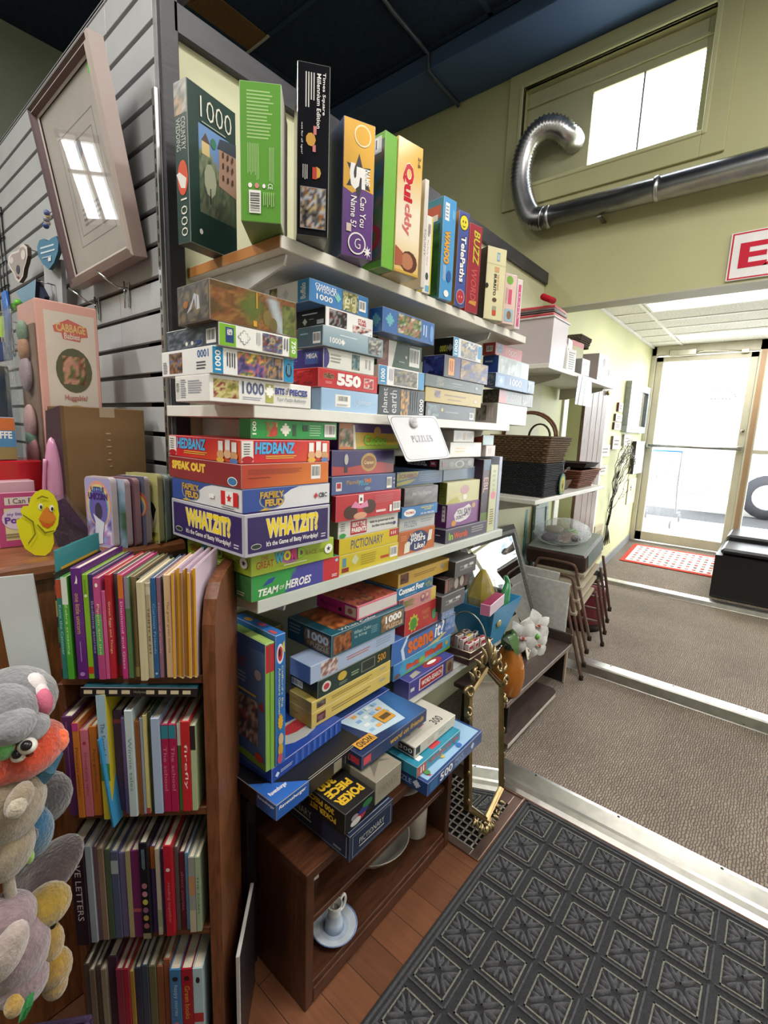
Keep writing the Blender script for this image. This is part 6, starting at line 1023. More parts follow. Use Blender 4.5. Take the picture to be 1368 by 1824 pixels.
bookrow('third', LV[1], -.003, fit(R3, .240), G3, .0145)
R4 = [(30*s, .22, .0, ['#4c403c'], 'dark brown book', None), (30*s, .21, -.004, ['#6c5c50'], 'grey-brown book', None), (30*s, .215, .0, ['#544840'], 'umber book', None), (30*s, .21, -.004, ['#8c7c6c'], 'pale brown book', None),
 (50*s, .23, .004, ['#44283c'], 'plum book', None), (40*s, .21, -.006, ['#8c3048'], 'raspberry red book', None), (30*s, .21, -.006, ['#a0283c'], 'carmine book', None), (24*s, .2, -.004, ['#a8843c'], 'mustard book', None),
 (36*s, .205, -.002, ['#34384c'], 'navy grey book', None), (36*s, .21, -.002, ['#3c4858'], 'slate book', None), (40*s, .205, .0, ['#6c6648'], 'olive book', None), (36*s, .2, .002, ['#8c5434'], 'rust brown book', None), (40*s, .215, .004, ['#94583c'], 'copper brown book', None),
 (62*s, .20, -.006, ['#4078a8', (.1, .2, '#2c4c7c')], 'mid blue story book', 'happy stories', dict(tc='#bcd4e8', tbot=.4, ttop=.8, extra=[('E', .5, .88, .25, .03, '#1c2434'), ('E', .5, .3, .2, .02, '#b87c94')])),
 (62*s, .20, -.006, ['#9c1c2c'], 'crimson story book with yellow title', 'Green books', dict(tc='#d8a83c', tbot=.35, ttop=.78, extra=[('E', .5, .88, .25, .03, '#3c0c14')])),
 (56*s, .2, -.006, ['#a8c0c8', (.3, .42, '#a82c30'), (.12, .28, '#c8b8a0'), (0, .1, '#4c7ca0')], 'pale blue story book with a red band', None, dict(extra=[('E', .5, .85, .2, .04, '#1c1c24')]))]
bookrow('bottom', LV[0], -.003, fit(R4, .240), G4, .0145)
# teal folder with a film-strip edge lying across the second row
fo = empty('folder', tuple(bc(.060, -.016, LV[2]+.2625)), rot=(radians(-1), radians(3), -pi/4+radians(3))); tag(fo, 'flat teal folder with a black film-strip edge lying across the second row of books', 'folder')
m = MB(); m.box((0, 0, 0), (.2, .19, .012), '#1f4c58', 0, .001); m.build('cover', 'printed card', fo)
m = MB(); m.box((-.002, -.004, -.004), (.202, -.0006, .014), '#17181c', 0, .001); f = Face(m, (-.002, -.004, -.004), (.204, 0, 0), (0, 0, .018))
for i in range(9):
    if i != 4: f.poly([(.03+.105*i, .3), (.10+.105*i, .3), (.10+.105*i, .72), (.03+.105*i, .72)], '#c8bc9c'); f.k = 1
f.T('Hollywood', .45, .3, .58, .7, '#8c8878', bold=0); m.build('film_strip', 'plastic', fo)
# black panel added as the gap's shade, and pale frame, between bookcase and stand
m = MB(); m.box((0, 0, 0), (.028, .27, .50), '#17161a', 0, .003); tag(m.build('shade_panel', 'leather', loc=(.006, -.30, .001)), 'black panel put in for the shade of the gap beside the wooden stand', 'shade_panel')
pf = empty('framed_picture', tuple(bc(.3205, .0, .001)), rot=(0, 0, -pi/4)); tag(pf, 'thin picture frame with a white edge standing on end right of the bookcase', 'picture frame')
m = MB(); m.box((0, 0, 0), (.008, .17, .30), '#b4b0ac', 0, .001); m.build('frame', 'white melamine', pf); m = MB(); m.box((.0081, .004, .004), (.009, .168, .296), '#2c2629'); m.build('picture', 'printed card', pf)
# ---- on the counter
ZC = ZT+.0006
BB = 'board books standing on the counter'
def boardbook(i, x, y, w, h, label, paint, edge, ang):
    """cover faces the viewer's left; rounded board book"""
    e = V((cos(ang), sin(ang), 0)); o = rr(0, 0, w, h, .012, .012, 4)
    m = MB(); m.prism(o, (0, 0, 0), tuple(e), (0, 0, 1), .016, paint[0], side=edge)
    f = Face(m, (0, 0, 0), tuple(e*w), (0, 0, h)); run(f, paint[1]); tag(m.build('board_book', 'glossy card', loc=(x, y, ZC)), label, 'book', BB)
AG = radians(-68)
U_P = [('poly', [(.02+.96*a, .02+.96*b) for a, b in ((.03, 0), (.97, 0), (1, .05), (1, .95), (.97, 1), (.03, 1), (0, .95), (0, .05))], '#a9a4d4'), ('G', .06, .05, .94, .6, pz(['#6c5ca8', '#a8a4dc', '#d8d4ec', '#b878b8', '#8c9cd4'], 8, 3, 4), 8, 10), ('E', .5, .62, .47, .33, '#e0a08c'), ('E', .5, .6, .42, .3, '#dcd08c'), ('E', .5, .58, .38, .28, '#8cb4d4'), ('E', .5, .56, .34, .26, '#6c62b0'), ('E', .5, .52, .14, .12, '#3c3c54'), ('poly', [(.3, .12), (.36, .36), (.28, .48), (.46, .42), (.7, .36), (.62, .2), (.6, .06), (.4, .04)], '#d4dcec'), ('T', 'LITTLE', .25, .79, .75, .86, '#4c3c8c', {'bold': .03}), ('T', 'UNICORN', .14, .68, .86, .78, '#4a2c7c', {'bold': .04})]
boardbook(0, -.196, .030, .078, .165, 'shiny board book with a white unicorn and rainbow on the cover', ('#c9b4bc', U_P), '#d8ccd0', AG)
RB_ = [('R', .3, 0, 1, 1, '#5c5c74'), ('E', .72, .6, .36, .2, '#b85c4c'), ('E', .72, .58, .3, .17, '#c8a84c'), ('E', .72, .56, .25, .14, '#5c7cb0'), ('E', .72, .54, .2, .11, '#55506c'), ('E', .75, .2, .15, .03, '#8c3c54')]
CAT = [('R', 0, 0, 1, 1, '#b8b478'), ('star', .55, .82, .25, .1, '#6c6490', 12, .7), ('E', .5, .4, .42, .25, '#c8c4a8'), ('poly', [(.5, .1), (.62, .3), (.58, .5), (.75, .52), (.82, .3), (.92, .5), (.85, .58), (.72, .62), (.5, .58), (.45, .3)], '#1c1c20'), ('G', .05, .02, .95, .16, pz(['#8c8434', '#5c5c2c', '#b0a84c'], 3, 5, 2), 8, 3)]
for i, (dx, dy, w, h, lab, p, e) in enumerate([
    (.022, -.006, .085, .16, 'green and blue board book standing just behind the unicorn one', ('#5c7c74', [('G', 0, 0, 1, 1, pz(['#3c5c44', '#4c6c4c', '#6c8c9c', '#8ca4bc'], 5, 2, 3, top=('#a8b4cc', .8)), 8, 10)]), '#c8b8c0'),
    (.043, -.006, .085, .162, 'mauve board book with dark edge, third behind the unicorn one', ('#6c4c5c', []), '#b08c94'),
    (.064, -.006, .088, .165, 'board book with a rainbow arch on dusky purple', ('#6c6474', RB_), '#c0b4bc'),
    (.090, -.004, .095, .17, 'pale yellow board book with a black swan shape', ('#b8b478', CAT), '#d0cc9c'),
    (.112, -.003, .09, .165, 'light teal board book right of the pale yellow one', ('#8ca89c', [('G', .2, 0, 1, 1, pz(['#6c8c84', '#a8b8a0', '#8c9c6c'], 3, 2, 3), 6, 8)]), '#b8ccc4'),
    (.132, .0, .085, .165, 'grey-green board book, second from the right on the counter', ('#6c8478', []), '#9cb0a8'),
    (.152, .006, .08, .16, 'olive board book with leafy print, last against the slatwall', ('#5c6434', [('G', 0, 0, 1, 1, pz(['#4c5424', '#6c7c3c', '#3c4020', '#7c8c4c'], 6, 4, 5), 8, 10)]), '#8c9468')]):
    boardbook(i+1, -.196+dx, .030+dy, w, h, lab, p, e, AG)
# yellow duck cut-out
D0 = V((-.300, -.008, ZC)); DN = (-.42, -.907, .0)
DK = [(62, 984), (44, 972), (36, 955), (32, 940), (28, 922), (40, 915), (36, 905), (40, 897), (50, 896), (54, 882), (62, 872), (72, 867), (84, 868), (95, 876), (102, 890), (105, 912), (103, 930), (97, 942), (94, 944), (96, 962), (90, 977), (80, 985)]
pts = [atp(u, v, D0, DN) for u, v in DK]; ux = V((.907, -.42, 0)); zmin = min(p.z for p in pts)
loc2 = [((p-D0).dot(ux), p.z-zmin) for p in pts]
def dk(u, v): p = atp(u, v, D0, DN); return ((p-D0).dot(ux), p.z-zmin)
m = MB(); m.prism(loc2, (0, 0, 0), tuple(ux), (0, 0, 1), .004, '#dcd41c', side='#8c8440')
f = Face(m, (0, 0, 0), tuple(ux), (0, 0, 1), 0, .0004)
f.poly([dk(*q) for q in ((68, 920), (76, 905), (83, 897), (92, 905), (98, 914), (100, 920), (90, 926), (78, 924))], '#d8802c')
f.poly([dk(*q) for q in ((69, 921), (78, 925), (90, 927), (99, 921), (94, 930), (85, 936), (76, 932))], '#cf5c20')
for (u, v) in ((72, 897), (92, 900)):
    f.poly([dk(u+4*cos(a*pi/6), v+6*sin(a*pi/6)) for a in range(12)], '#f0f0e8'); f.poly([dk(u+1+2.2*cos(a*pi/6), v+1+3.5*sin(a*pi/6)) for a in range(12)], '#2c2c2c')
for q in (((66, 930), (80, 945), (97, 941), (97, 939), (81, 942), (67, 928)), ((40, 912), (58, 925), (62, 945), (50, 962), (52, 963), (64, 946), (60, 923), (42, 911)), ((66, 882), (75, 877), (86, 881), (86, 883), (75, 880), (66, 884))): f.poly([dk(*w_) for w_ in q], '#7c7418')
tag(m.build('duck_cutout', 'matt card', loc=(D0.x, D0.y, ZC+.0002)), 'flat yellow cardboard duck with an orange beak standing on the counter', 'duck')
gbox('toy_packet', 'thin pink and cream reader book standing behind the yellow duck', 'book', V((-.345, .12, ZC)), .125, .006, .125, radians(-8), base='#b8487c', group=None,
     F=[('R', .1, .12, .95, .72, '#d8cc9c'), ('R', 0, .72, 1, 1, '#b84c7c'), ('R', .12, .78, .75, .92, '#d8ccc4'), ('T', 'I Can Read', .18, .8, .7, .9, '#5c3c4c', {'bold': .01}), ('E', .28, .52, .22, .2, '#d8c8dc'), ('T', 'my little', .14, .56, .4, .64, '#6c4c9c', {'bold': .02}), ('T', 'Pony', .1, .4, .46, .56, '#6c3c94', {'bold': .04}), ('L', .1, .16, .4, .26, 2, '#8c7c5c')]).name = 'book'
gbox('plush_pack', 'pale pink package standing behind the pink reader book at the counter edge', 'package', V((-.36, .16, ZC)), .10, .05, .145, 0, base='#d0a8b4', group=None).name = 'package'
# clear packet with a purple scarf
cp_ = empty('clear_packet', (-.235, .045, ZC)); tag(cp_, 'crumpled clear packet with dark purple cloth inside, leaning by the duck', 'packet')
m = MB(); m.add([(-.035, 0, .10), (-.0, -.005, .115), (.055, -.02, .012), (.05, -.01, 0), (-.015, .012, .0), (-.03, .03, .08), (.02, .03, .05)], [(0, 1, 2, 3), (0, 3, 4), (1, 6, 2), (0, 5, 1), (5, 6, 1), (0, 4, 5), (4, 3, 6, 5), (3, 2, 6)], '#3f1f44'); m.build('cloth', 'cloth', cp_)
m = MB(); m.add([(-.05, -.004, .118), (.0, -.012, .125), (.075, -.028, .004), (.05, -.018, -.0), (-.02, .014, .0), (-.036, .04, .1), (.03, .04, .06)], [(0, 1, 2, 3), (0, 3, 4), (1, 6, 2), (0, 5, 1), (5, 6, 1), (0, 4, 5), (4, 3, 6, 5)], '#fff'); m.build('film', 'clear wrap', cp_)
# brown carton with a pink window side
ca = empty('carton', (-.222, .085, ZC)); tag(ca, 'tall brown cardboard carton with a pink toy showing at its open side', 'carton')
H = .322
m = MB(); m.box((.004, 0, 0), (.192, .09, H), '#7d6140', 0, .0015); f = Face(m, (.004, 0, 0), (.188, 0, 0), (0, 0, H)); f.R(.44, .93, .62, 1, '#a8987c'); f.R(.0, .0, .04, 1, '#6c5236')
for i in range(6): f.L(.5+.02*(i % 2), .8-.05*i, .56, .82-.05*i, 1, '#b0a488', i)
m.build('board', 'matt card', ca)
m = MB(); m.add([(.004, 0, 0), (.004, 0, H), (-.016, .03, H*.96), (-.022, .05, .03), (-.01, .09, 0), (.0, .09, H)], [(0, 1, 2, 3), (3, 2, 5, 4)], ['#4c3640', '#4c3640']); m.build('window_side', 'glossy card', ca)
m = MB(); m.ball((-.012, .02, .14), (.018, .022, .11), '#c88cac'); m.ball((-.018, .01, .05), (.015, .018, .05), '#d87ca4'); m.tube(smooth([V((-.03, .01, .2)), V((-.034, .02, .12)), V((-.03, .03, .05))], 5), .004, '#d890b4', 6); m.build('pink_toy', 'glossy card', ca)
# doll box
dbx = empty('doll_box', (-.215, .215, ZC)); tag(dbx, 'tall pink and white doll box with an oval photo, behind the brown carton', 'doll box')
H = .575
m = MB(); m.box((0, .002, 0), (.135, .15, H), '#d8a498', 0, .002); f = Face(m, (0, .002, 0), (.135, 0, 0), (0, 0, H)); f.R(.12, .0, .94, .96, '#d4c8bc')
f.poly([(.25, .9), (.5, .935), (.8, .91), (.82, .87), (.7, .865), (.68, .845), (.4, .85), (.38, .875), (.27, .875)], '#c8685c'); f.T('CABBAGE', .3, .88, .78, .915, '#d8b878', bold=.03); f.T('Babies', .42, .852, .68, .878, '#dcd0c4', bold=.02)
f.E(.55, .72, .3, .095, '#5c5c44'); f.G(.36, .66, .74, .78, pz(['#8c5c44', '#5c3c2c', '#b88c74', '#5c6c3c', '#c8907c'], 5, 4, 4), 8, 8); f.T('Huggable!', .36, .585, .74, .615, '#b87468', bold=.02, shear=.1); f.E(.55, .5, .3, .07, '#a8844c'); f.G(.4, .46, .7, .54, pz(['#a8844c', '#d8c0ac', '#8c5c54'], 6, 4, 3), 6, 5)
m.build('carton', 'printed card', dbx)
m = MB(); m.box((-.004, .01, .01), (-.0005, .145, H*.9), '#8c7464'); m.build('inner_card', 'matt card', dbx)
m = MB()
for z, r, c in ((.46, .028, '#c89878'), (.40, .038, '#b8a8b4'), (.28, .04, '#d0a8a8'), (.2, .045, '#cc8c94'), (.24, .03, '#6ca48c'), (.5, .025, '#7ca890')): m.ball((-.012, .07, z), (.012, r*.9, r*1.15), mix(c, '#8c7468', .35))
m.build('dolls', 'cloth', dbx)
m = MB(); m.add([(-.002, .003, .0), (-.045, .02, .0), (-.045, .14, .0), (-.002, .15, 0), (-.002, .003, H), (-.04, .03, H*.96), (-.04, .13, H*.96), (-.002, .15, H)], [(0, 1, 5, 4), (1, 2, 6, 5), (2, 3, 7, 6)], '#fff'); m.build('window_film', 'clear wrap', dbx)
# red toy box and blue box behind
rb_ = empty('toy_box', (-.40, .20, ZC)); tag(rb_, 'glossy red toy box with an opening, behind the duck', 'toy box')
m = MB(); m.box((0, 0, 0), (.17, .12, .19), '#b01c24', 0, .004); f = Face(m, (0, 0, 0), (.17, 0, 0), (0, 0, .19)); f.R(.12, .3, .42, .8, '#6c4440'); f.R(.16, .42, .38, .74, '#8c8890'); f.R(.18, .3, .34, .4, '#d8d0cc'); m.build('case', 'glossy card', rb_)
gbox('toy_box', 'small blue and orange toy box on top of the red one at the photo edge', 'toy box', V((-.40, .215, ZC+.191)), .125, .09, .10, 0, base='#4c84b0', group=None, F=[('R', 0, .7, 1, 1, '#c86c34'), ('T', 'GIRAFFE', .45, .5, .95, .68, W_, {'bold': .03}), ('R', .0, .0, 1, .3, '#8c7c4c')])
bl_ = gbox('toy_box', 'dark package with green print standing behind the blue toy box', 'toy box', V((-.40, .36, ZC)), .155, .1, .42, 0, base='#2c3038', group=None, F=[('G', 0, 0, 1, 1, pz(['#1c1f26', '#3c4448', '#2c3a4c', '#5c5c48'], 8, 4, 6), 10, 14)])
# ---- on the slatwall
FP = (-.089, .261, 2.021); 
fr_ = empty('framed_picture', FP); tag(fr_, 'large framed print in a dusty rose frame, tilting forward on the slatwall', 'picture frame')
yaw, lean, roll, fw, fh = -.032, .151, .047, .396, .445
e0 = V((-sin(yaw), -cos(yaw), 0)); ou = V((-cos(yaw), sin(yaw), 0)); up0 = V((0, 0, 1))*cos(lean)+ou*sin(lean)
E0 = e0*cos(roll)+up0*sin(roll); U0 = -e0*sin(roll)+up0*cos(roll); N0 = E0.cross(U0)
def fq(a, b, c=0): return E0*a+U0*b+N0*c
def ring(m, w0, h0, w1, h1, c0, c1, col):
    A = [(-w0, -h0), (w0, -h0), (w0, h0), (-w0, h0)]; B = [(-w1, -h1), (w1, -h1), (w1, h1), (-w1, h1)]
    for i in range(4):
        j = (i+1) % 4; m.face([fq(*A[i], c0), fq(*A[j], c0), fq(*B[j], c1), fq(*B[i], c1)], col)
m = MB(); w, h = fw/2, fh/2
ring(m, w, h, w, h, -.034, .0, '#8f7b74'); ring(m, w, h, w-.006, h-.006, 0, .004, '#a89a92'); ring(m, w-.006, h-.006, w-.012, h-.012, .004, -.002, '#5c4a4c'); ring(m, w-.012, h-.012, w-.020, h-.020, -.002, .003, '#b5a8a2'); ring(m, w-.020, h-.020, w-.026, h-.026, .003, -.008, '#6c585c'); ring(m, w-.026, h-.026, w-.032, h-.032, -.008, -.010, '#b8aca6')
m.face([fq(-w, -h, -.034), fq(-w, h, -.034), fq(w, h, -.034), fq(w, -h, -.034)], '#5c5048')
m.build('frame', 'white melamine', fr_)
m = MB(); m.keep = True; a, b = w-.031, h-.031
m.face([fq(-a, -b, -.014), fq(a, -b, -.014), fq(a, b, -.014), fq(-a, b, -.014)], '#b9aea8')
f = Face(m, fq(-a, -b, -.014), E0*2*a, U0*2*b)
for q in ((.22, .14, .86, .8), (.28, .2, .8, .72)):
    for r in ((q[0], q[1], q[2], q[1]+.006), (q[0], q[3]-.006, q[2], q[3]), (q[0], q[1], q[0]+.006, q[3]), (q[2]-.006, q[1], q[2], q[3])): f.R(*r, '#85797c'); f.k = 1
f.L(.36, .24, .72, .36, 4, '#8c8084'); f.E(.54, .66, .06, .05, '#7c7484', 9); f.E(.5, .63, .03, .05, '#8c8490', 9)
m.build('print', 'matt card', fr_)
m = MB(); m.keep = True; m.face([fq(-a, -b, -.0105), fq(a, -b, -.0105), fq(a, b, -.0105), fq(-a, b, -.0105)], '#fff'); m.build('glass', 'picture glass', fr_)
m = MB(); m.face([fq(a-.02, b-.028, -.0095), fq(a-.006, b-.03, -.0095), fq(a-.005, b-.012, -.0095), fq(a-.018, b-.01, -.0095)], '#4fc02c'); m.build('price_sticker', 'matt card', fr_)
def hook(y, z, label):
    t = empty('wall_hook', (-.003, y, z)); tag(t, label, 'hook', 'chrome hooks on the slatwall')
    m = MB(); m.box((-.004, -.005, -.05), (0, .005, .012), '#c4c4c8', 0, .001); m.tube([(-.012, 0, .012), (-.012, 0, -.055)], .0025, '#c8c8cc', 6); m.build('back_plate', 'chrome', t)
    m = MB(); m.tube([(-.004, 0, -.004), (-.03, .003, -.006), (-.075, .01, .024)], .0028, '#c8c8cc', 7); m.build('prong', 'chrome', t)
hook(.405, 1.762, 'bare chrome hook on the slatwall, the left one below the framed print'); hook(.200, 1.772, 'bare chrome hook on the slatwall, the right one nearer the corner')
# koala plaque, heart plaque, packets, wire grid
def plaque(nm, label, cat, px_, x0, th, col, side, ops):
    pts = [at(u, v, x=x0) for u, v in px_]; c = pts[0]
    m = MB(); o = [(c.y-p.y, p.z-c.z) for p in pts]
    m.prism(o, (0, 0, 0), (0, -1, 0), (0, 0, 1), th, col, side=side); f = Face(m, (0, 0, 0), (0, -1, 0), (0, 0, 1), 0, .0005)
    for px2, c2 in ops: f.poly([(c.y-at(u, v, x=x0).y, at(u, v, x=x0).z-c.z) for u, v in px2], c2)
    ob = tag(m.build(nm, 'matt card', loc=tuple(c)), label, cat); tp = max(o, key=lambda q: q[1])
    m = MB(); m.tube([(.001, -tp[0], tp[1]-.004), (-x0-.0005, -tp[0], tp[1]-.008)], .002, '#9a9aa0', 6); m.build('peg', 'chrome', ob); return ob
def circ(u, v, a, b, n=14): return [(u+a*cos(2*pi*i/n), v+b*sin(2*pi*i/n)) for i in range(n)]
kp = [(34, 503), (28, 498), (25, 488), (19, 480), (14, 470), (15, 457), (20, 450), (27, 448), (34, 445), (36, 437), (42, 434), (48, 440), (49, 455), (46, 468), (43, 478), (41, 492)]
plaque('koala_plaque', 'wooden koala face plaque hanging at the left edge of the slatwall', 'plaque', kp, -.07, .012, '#d8d0ca', '#4c4038', [([(34+.86*(u-34), 472+.86*(v-472)) for u, v in kp], '#a89c98'), (circ(21, 464, 3.5, 6), '#cfc8c4'), (circ(42, 454, 4, 9), '#d4ccc8'), (circ(33, 480, 3, 8), '#4c4858'), (circ(33, 494, 2, 2), '#8c4c54')])
plaque('heart_plaque', 'blue heart plaque with white writing hanging beside the framed print', 'plaque', [(87, 480), (76, 470), (68, 456), (66, 440), (70, 428), (77, 425), (84, 430), (92, 424), (100, 420), (104, 432), (103, 448), (96, 468)], -.075, .010, '#4f7c98', '#3c5c70', [([(72, 441), (96, 434), (96, 437), (72, 444)], '#c8d8e0'), ([(73, 450), (98, 443), (98, 446), (73, 453)], '#c8d8e0'), ([(76, 459), (92, 455), (92, 457), (76, 461)], '#b8c8d4'), ([(87, 459), (92, 458), (92, 465), (87, 466)], '#dce0e0')])
m = MB()
for i in range(5): m.ball((.003*(i % 2), -.004*i, .008*i), .009, ['#3c4c8c', '#b8b0a8', '#8c8c9c', '#c8b48c', '#5c6c9c'][i], 10, 8)
m.tube([(0, -.02, .03), (.03, -.024, .05)], .002, '#8c8c90', 5)
pq = at(82, 402, x=-.06); tag(m.build('bead_string', 'plastic', loc=tuple(pq)), 'small bunch of blue and silver beads hanging above the blue heart', 'beads')
def packet(label, px_, x0, col, dark=None, nm='toy_packet', mat='plastic', th=.012):
    return plaque(nm, label, 'packet', px_, x0, th, col, dark or col, [])
packet('clear white packet hanging below the blue heart plaque', [(80, 545), (78, 470), (90, 466), (108, 462), (112, 545)], -.05, '#b4b4b8', '#8c8c90')
packet('light blue and red toy packet hanging left of the white packet', [(28, 520), (64, 497), (62, 534), (40, 540)], -.10, '#7c9cb0', '#22283c')
packet('navy blue card of the toy packet beside the doll box', [(62, 534), (64, 497), (80, 528), (78, 540)], -.09, '#20263c')
def blob(nm, label, cat, px_, r, col, mat, t):
    m = MB()
    for (u, v), rr_ in zip(px_, r): m.ball(tuple(at(u, v, x=t)-at(*px_[0], x=t)), rr_, col, 12, 9)
    return tag(m.build(nm, mat, loc=tuple(at(*px_[0], x=t))), label, cat)
o = blob('toy', 'bright green plastic toy hanging under the light blue packet', 'toy', [(25, 548), (32, 540), (16, 552)], [(.012, .02, .014), (.012, .016, .012), (.01, .014, .012)], '#62b82c', 'plastic', -.12)
m = MB(); q0 = at(8, 520, x=-.14)
for i in range(7): m.tube([V((0, .02-.007*i, 0)), V((.002, .024-.008*i, -.08)), V((0, .02-.004*i, -.17))], .005, '#1f5ca8', 6)
tag(m.build('skipping_rope', 'plastic', loc=tuple(q0)), 'bundle of blue plastic cords hanging at the left photo edge', 'cord')
packet('yellow-green and white toy on a card at the left photo edge', [(-12, 600), (-12, 565), (8, 562), (12, 585), (6, 600)], -.13, '#9cc43c', '#dcdcd8')
packet('dark blue toy packet with red print hanging at the left photo edge', [(-14, 645), (-14, 605), (12, 612), (16, 640)], -.13, '#2c3c6c')
wg = empty('wire_grid', (-.007, 0, 0)); tag(wg, 'black wire grid panel at the left photo edge of the slatwall', 'wire grid')
gy0, gz0, gz1 = at(8, 440, x=-.007).y, at(8, 640, x=-.007).z, at(8, 362, x=-.007).z
m = MB()
for i in range(6): m.tube([(0, gy0+.05*i, gz0), (0, gy0+.05*i, gz1)], .003, '#1c1c20', 6)
m.build('upright_wires', 'plastic', wg)['kind'] = 'stuff'
m = MB()
for i in range(7): m.tube([(0, gy0-.01, gz1-.02-.09*i), (0, gy0+.3, gz1-.02-.09*i)], .003, '#1c1c20', 6)
m.build('cross_wires', 'plastic', wg)['kind'] = 'stuff'
# ================================================================== SOFT TOYS
PL = 'soft toys piled beside the bookcase'
def plush_pos(u, v, t): return CAM+ray(u, v)*t
bn = empty('toy_bin', (-.62, -.46, 0), radians(-40)); tag(bn, 'dark purple fabric bin under the pile of soft toys', 'bin')
m = MB(); m.box((-.17, -.15, .0), (.17, -.14, .46), '#3a2c44', 0, .003); m.box((-.17, .14, 0), (.17, .15, .46), '#3a2c44', 0, .003); m.box((-.17, -.14, 0), (-.16, .14, .46), '#3a2c44', 0, .003); m.box((.16, -.14, 0), (.17, .14, .46), '#3a2c44', 0, .003); m.box((-.16, -.14, .0), (.16, .14, .40), '#2c2234'); m.build('body', 'cloth', bn)
def soft(nm, label, parts, group=PL):
    wob = lambda p: 1+.03*vn(p.x*6+9, p.y*6+p.z*5+9, 3)
    root = None; whites = []
    for (pn, balls, col, mat) in parts:
        if root is None:
            m = MB()
            for (c, r, *M) in balls: m.ball(c, r, col, 22, 16, M=M[0] if M else None, fn=wob)
            root = m.build(nm, mat); tag(root, label, 'soft toy', group); continue
        for k, (c, r, *M) in enumerate(balls):
            m = MB(); m.ball(c, r, col, 18, 12, M=M[0] if M else None, fn=wob)
            o = m.build(pn, mat, whites[k] if pn == 'pupil' else root)
            if pn == 'eye': whites.append(o)
    return root
P_ = plush_pos
def rotm(ax, a): return Matrix.Rotation(a, 3, ax)
g = P_(22, 1262, .74); G_ = lambda u, v, t=.74: tuple(P_(u, v, t))
soft('soft_toy', 'grey furry soft toy with a pink and white ruffle, topmost of the pile', [
 ('body', [(G_(20, 1250, .76), (.062, .062, .052)), (G_(5, 1270, .72), (.045, .045, .042))], '#6e6e72', 'plush'),
 ('paw', [(G_(15, 1292, .70), (.034, .034, .026)), (G_(48, 1296, .73), (.03, .03, .022))], '#78787c', 'plush'),
 ('ruffle', [(G_(62, 1225, .76), (.016, .02, .024)), (G_(72, 1238, .755), (.012, .016, .02))], '#d8d0d0', 'cloth'),
 ('bow', [(G_(78, 1250, .75), (.012, .014, .022))], '#c86c84', 'cloth')])
soft('soft_toy', 'bright orange fish soft toy with big eyes, under the grey one', [
 ('body', [(G_(50, 1335, .75), (.052, .05, .036), rotm('Y', -.3)), (G_(15, 1362, .73), (.036, .034, .026))], '#c03c14', 'plush'),
 ('tail', [(G_(97, 1324, .76), (.020, .018, .017)), (G_(108, 1312, .765), (.011, .01, .012)), (G_(84, 1330, .76), (.012, .012, .012))], '#de5a20', 'plush'),
 ('eye', [(G_(49, 1329, .703), (.0125, .0125, .011)), (G_(33, 1346, .702), (.010, .010, .009))], '#d8d4cc', 'plastic'),
 ('pupil', [(G_(47, 1328, .692), .0072), (G_(30, 1344, .694), .0062)], '#16121a', 'plastic'),
 ('mouth', [(G_(53, 1344, .703), (.005, .005, .002))], '#5c2414', 'cloth'),
 ('fin', [(G_(6, 1328, .69), (.014, .012, .022)), (G_(10, 1320, .69), (.01, .01, .014))], '#5cae58', 'plush')])
soft('soft_toy', 'beige soft toy with a cream ear, middle of the pile', [
 ('body', [(G_(5, 1430, .74), (.056, .056, .062)), (G_(0, 1510, .74), (.045, .045, .05))], '#86765f', 'plush'),
 ('ear', [(G_(34, 1425, .70), (.016, .016, .026), rotm('Y', .5))], '#8e7e68', 'plush'), ('ear_lining', [(G_(31, 1436, .692), (.012, .011, .017), rotm('Y', .5))], '#b0a692', 'plush')])
soft('soft_toy', 'dusty pink and cream shaggy soft toy at the bottom left', [
 ('body', [(G_(28, 1690, .74), (.046, .046, .062)), (G_(40, 1745, .74), (.035, .035, .036)), (G_(10, 1640, .73), (.04, .04, .036))], '#7d666b', 'plush'),
 ('belly', [(G_(14, 1695, .695), (.022, .02, .04), rotm('Y', .5))], '#9c8c84', 'plush'), ('foot', [(G_(26, 1790, .71), (.013, .012, .018))], '#b08a3c', 'plush')])
soft('soft_toy', 'mustard yellow soft toy hanging head up right of the pink shaggy one', [
 ('body', [(G_(86, 1680, .77), (.022, .022, .034)), (G_(96, 1725, .775), (.026, .024, .032)), (G_(98, 1752, .775), (.018, .018, .024))], '#8c6a12', 'plush'),
 ('head', [(G_(84, 1612, .775), (.034, .032, .030))], '#8f7214', 'plush'), ('collar', [(G_(92, 1644, .765), (.007, .007, .010)), (G_(74, 1630, .765), (.007, .007, .008))], '#28221c', 'cloth')])
soft('soft_toy', 'taupe soft toy lying behind the mustard yellow one', [('body', [(G_(75, 1560, .82), (.07, .05, .026), rotm('Y', -.45))], '#463838', 'plush')])
soft('soft_toy', 'blue soft toy with black feet behind the beige one', [('body', [(G_(58, 1480, .80), (.03, .03, .045)), (G_(28, 1515, .78), (.016, .016, .026))], '#1d5576', 'plush'), ('foot', [(G_(47, 1492, .765), (.016, .014, .016)), (G_(32, 1540, .755), (.015, .013, .016))], '#16161c', 'plush'), ('tag', [(G_(52, 1525, .755), (.007, .006, .013))], '#7cab1c', 'plush')])
soft('soft_toy', 'dark grey soft toy in the shade behind the orange fish', [('body', [(G_(70, 1425, .84), (.05, .045, .045))], '#3a3638', 'plush')])
m = MB(); a0 = P_(45, 1400, .775); a1 = P_(85, 1355, .78); dirv = (a1-a0)
m.box((-.005, -.03, -.017), (dirv.length+.01, .03, .017), '#4b7288', 0, .006, M=Matrix.Translation(a0) @ dirv.to_track_quat('X', 'Z').to_matrix().to_4x4()); tag(m.build('cloth_book', 'cloth'), 'blue grey cloth book wedged under the orange fish soft toy', 'cloth book')
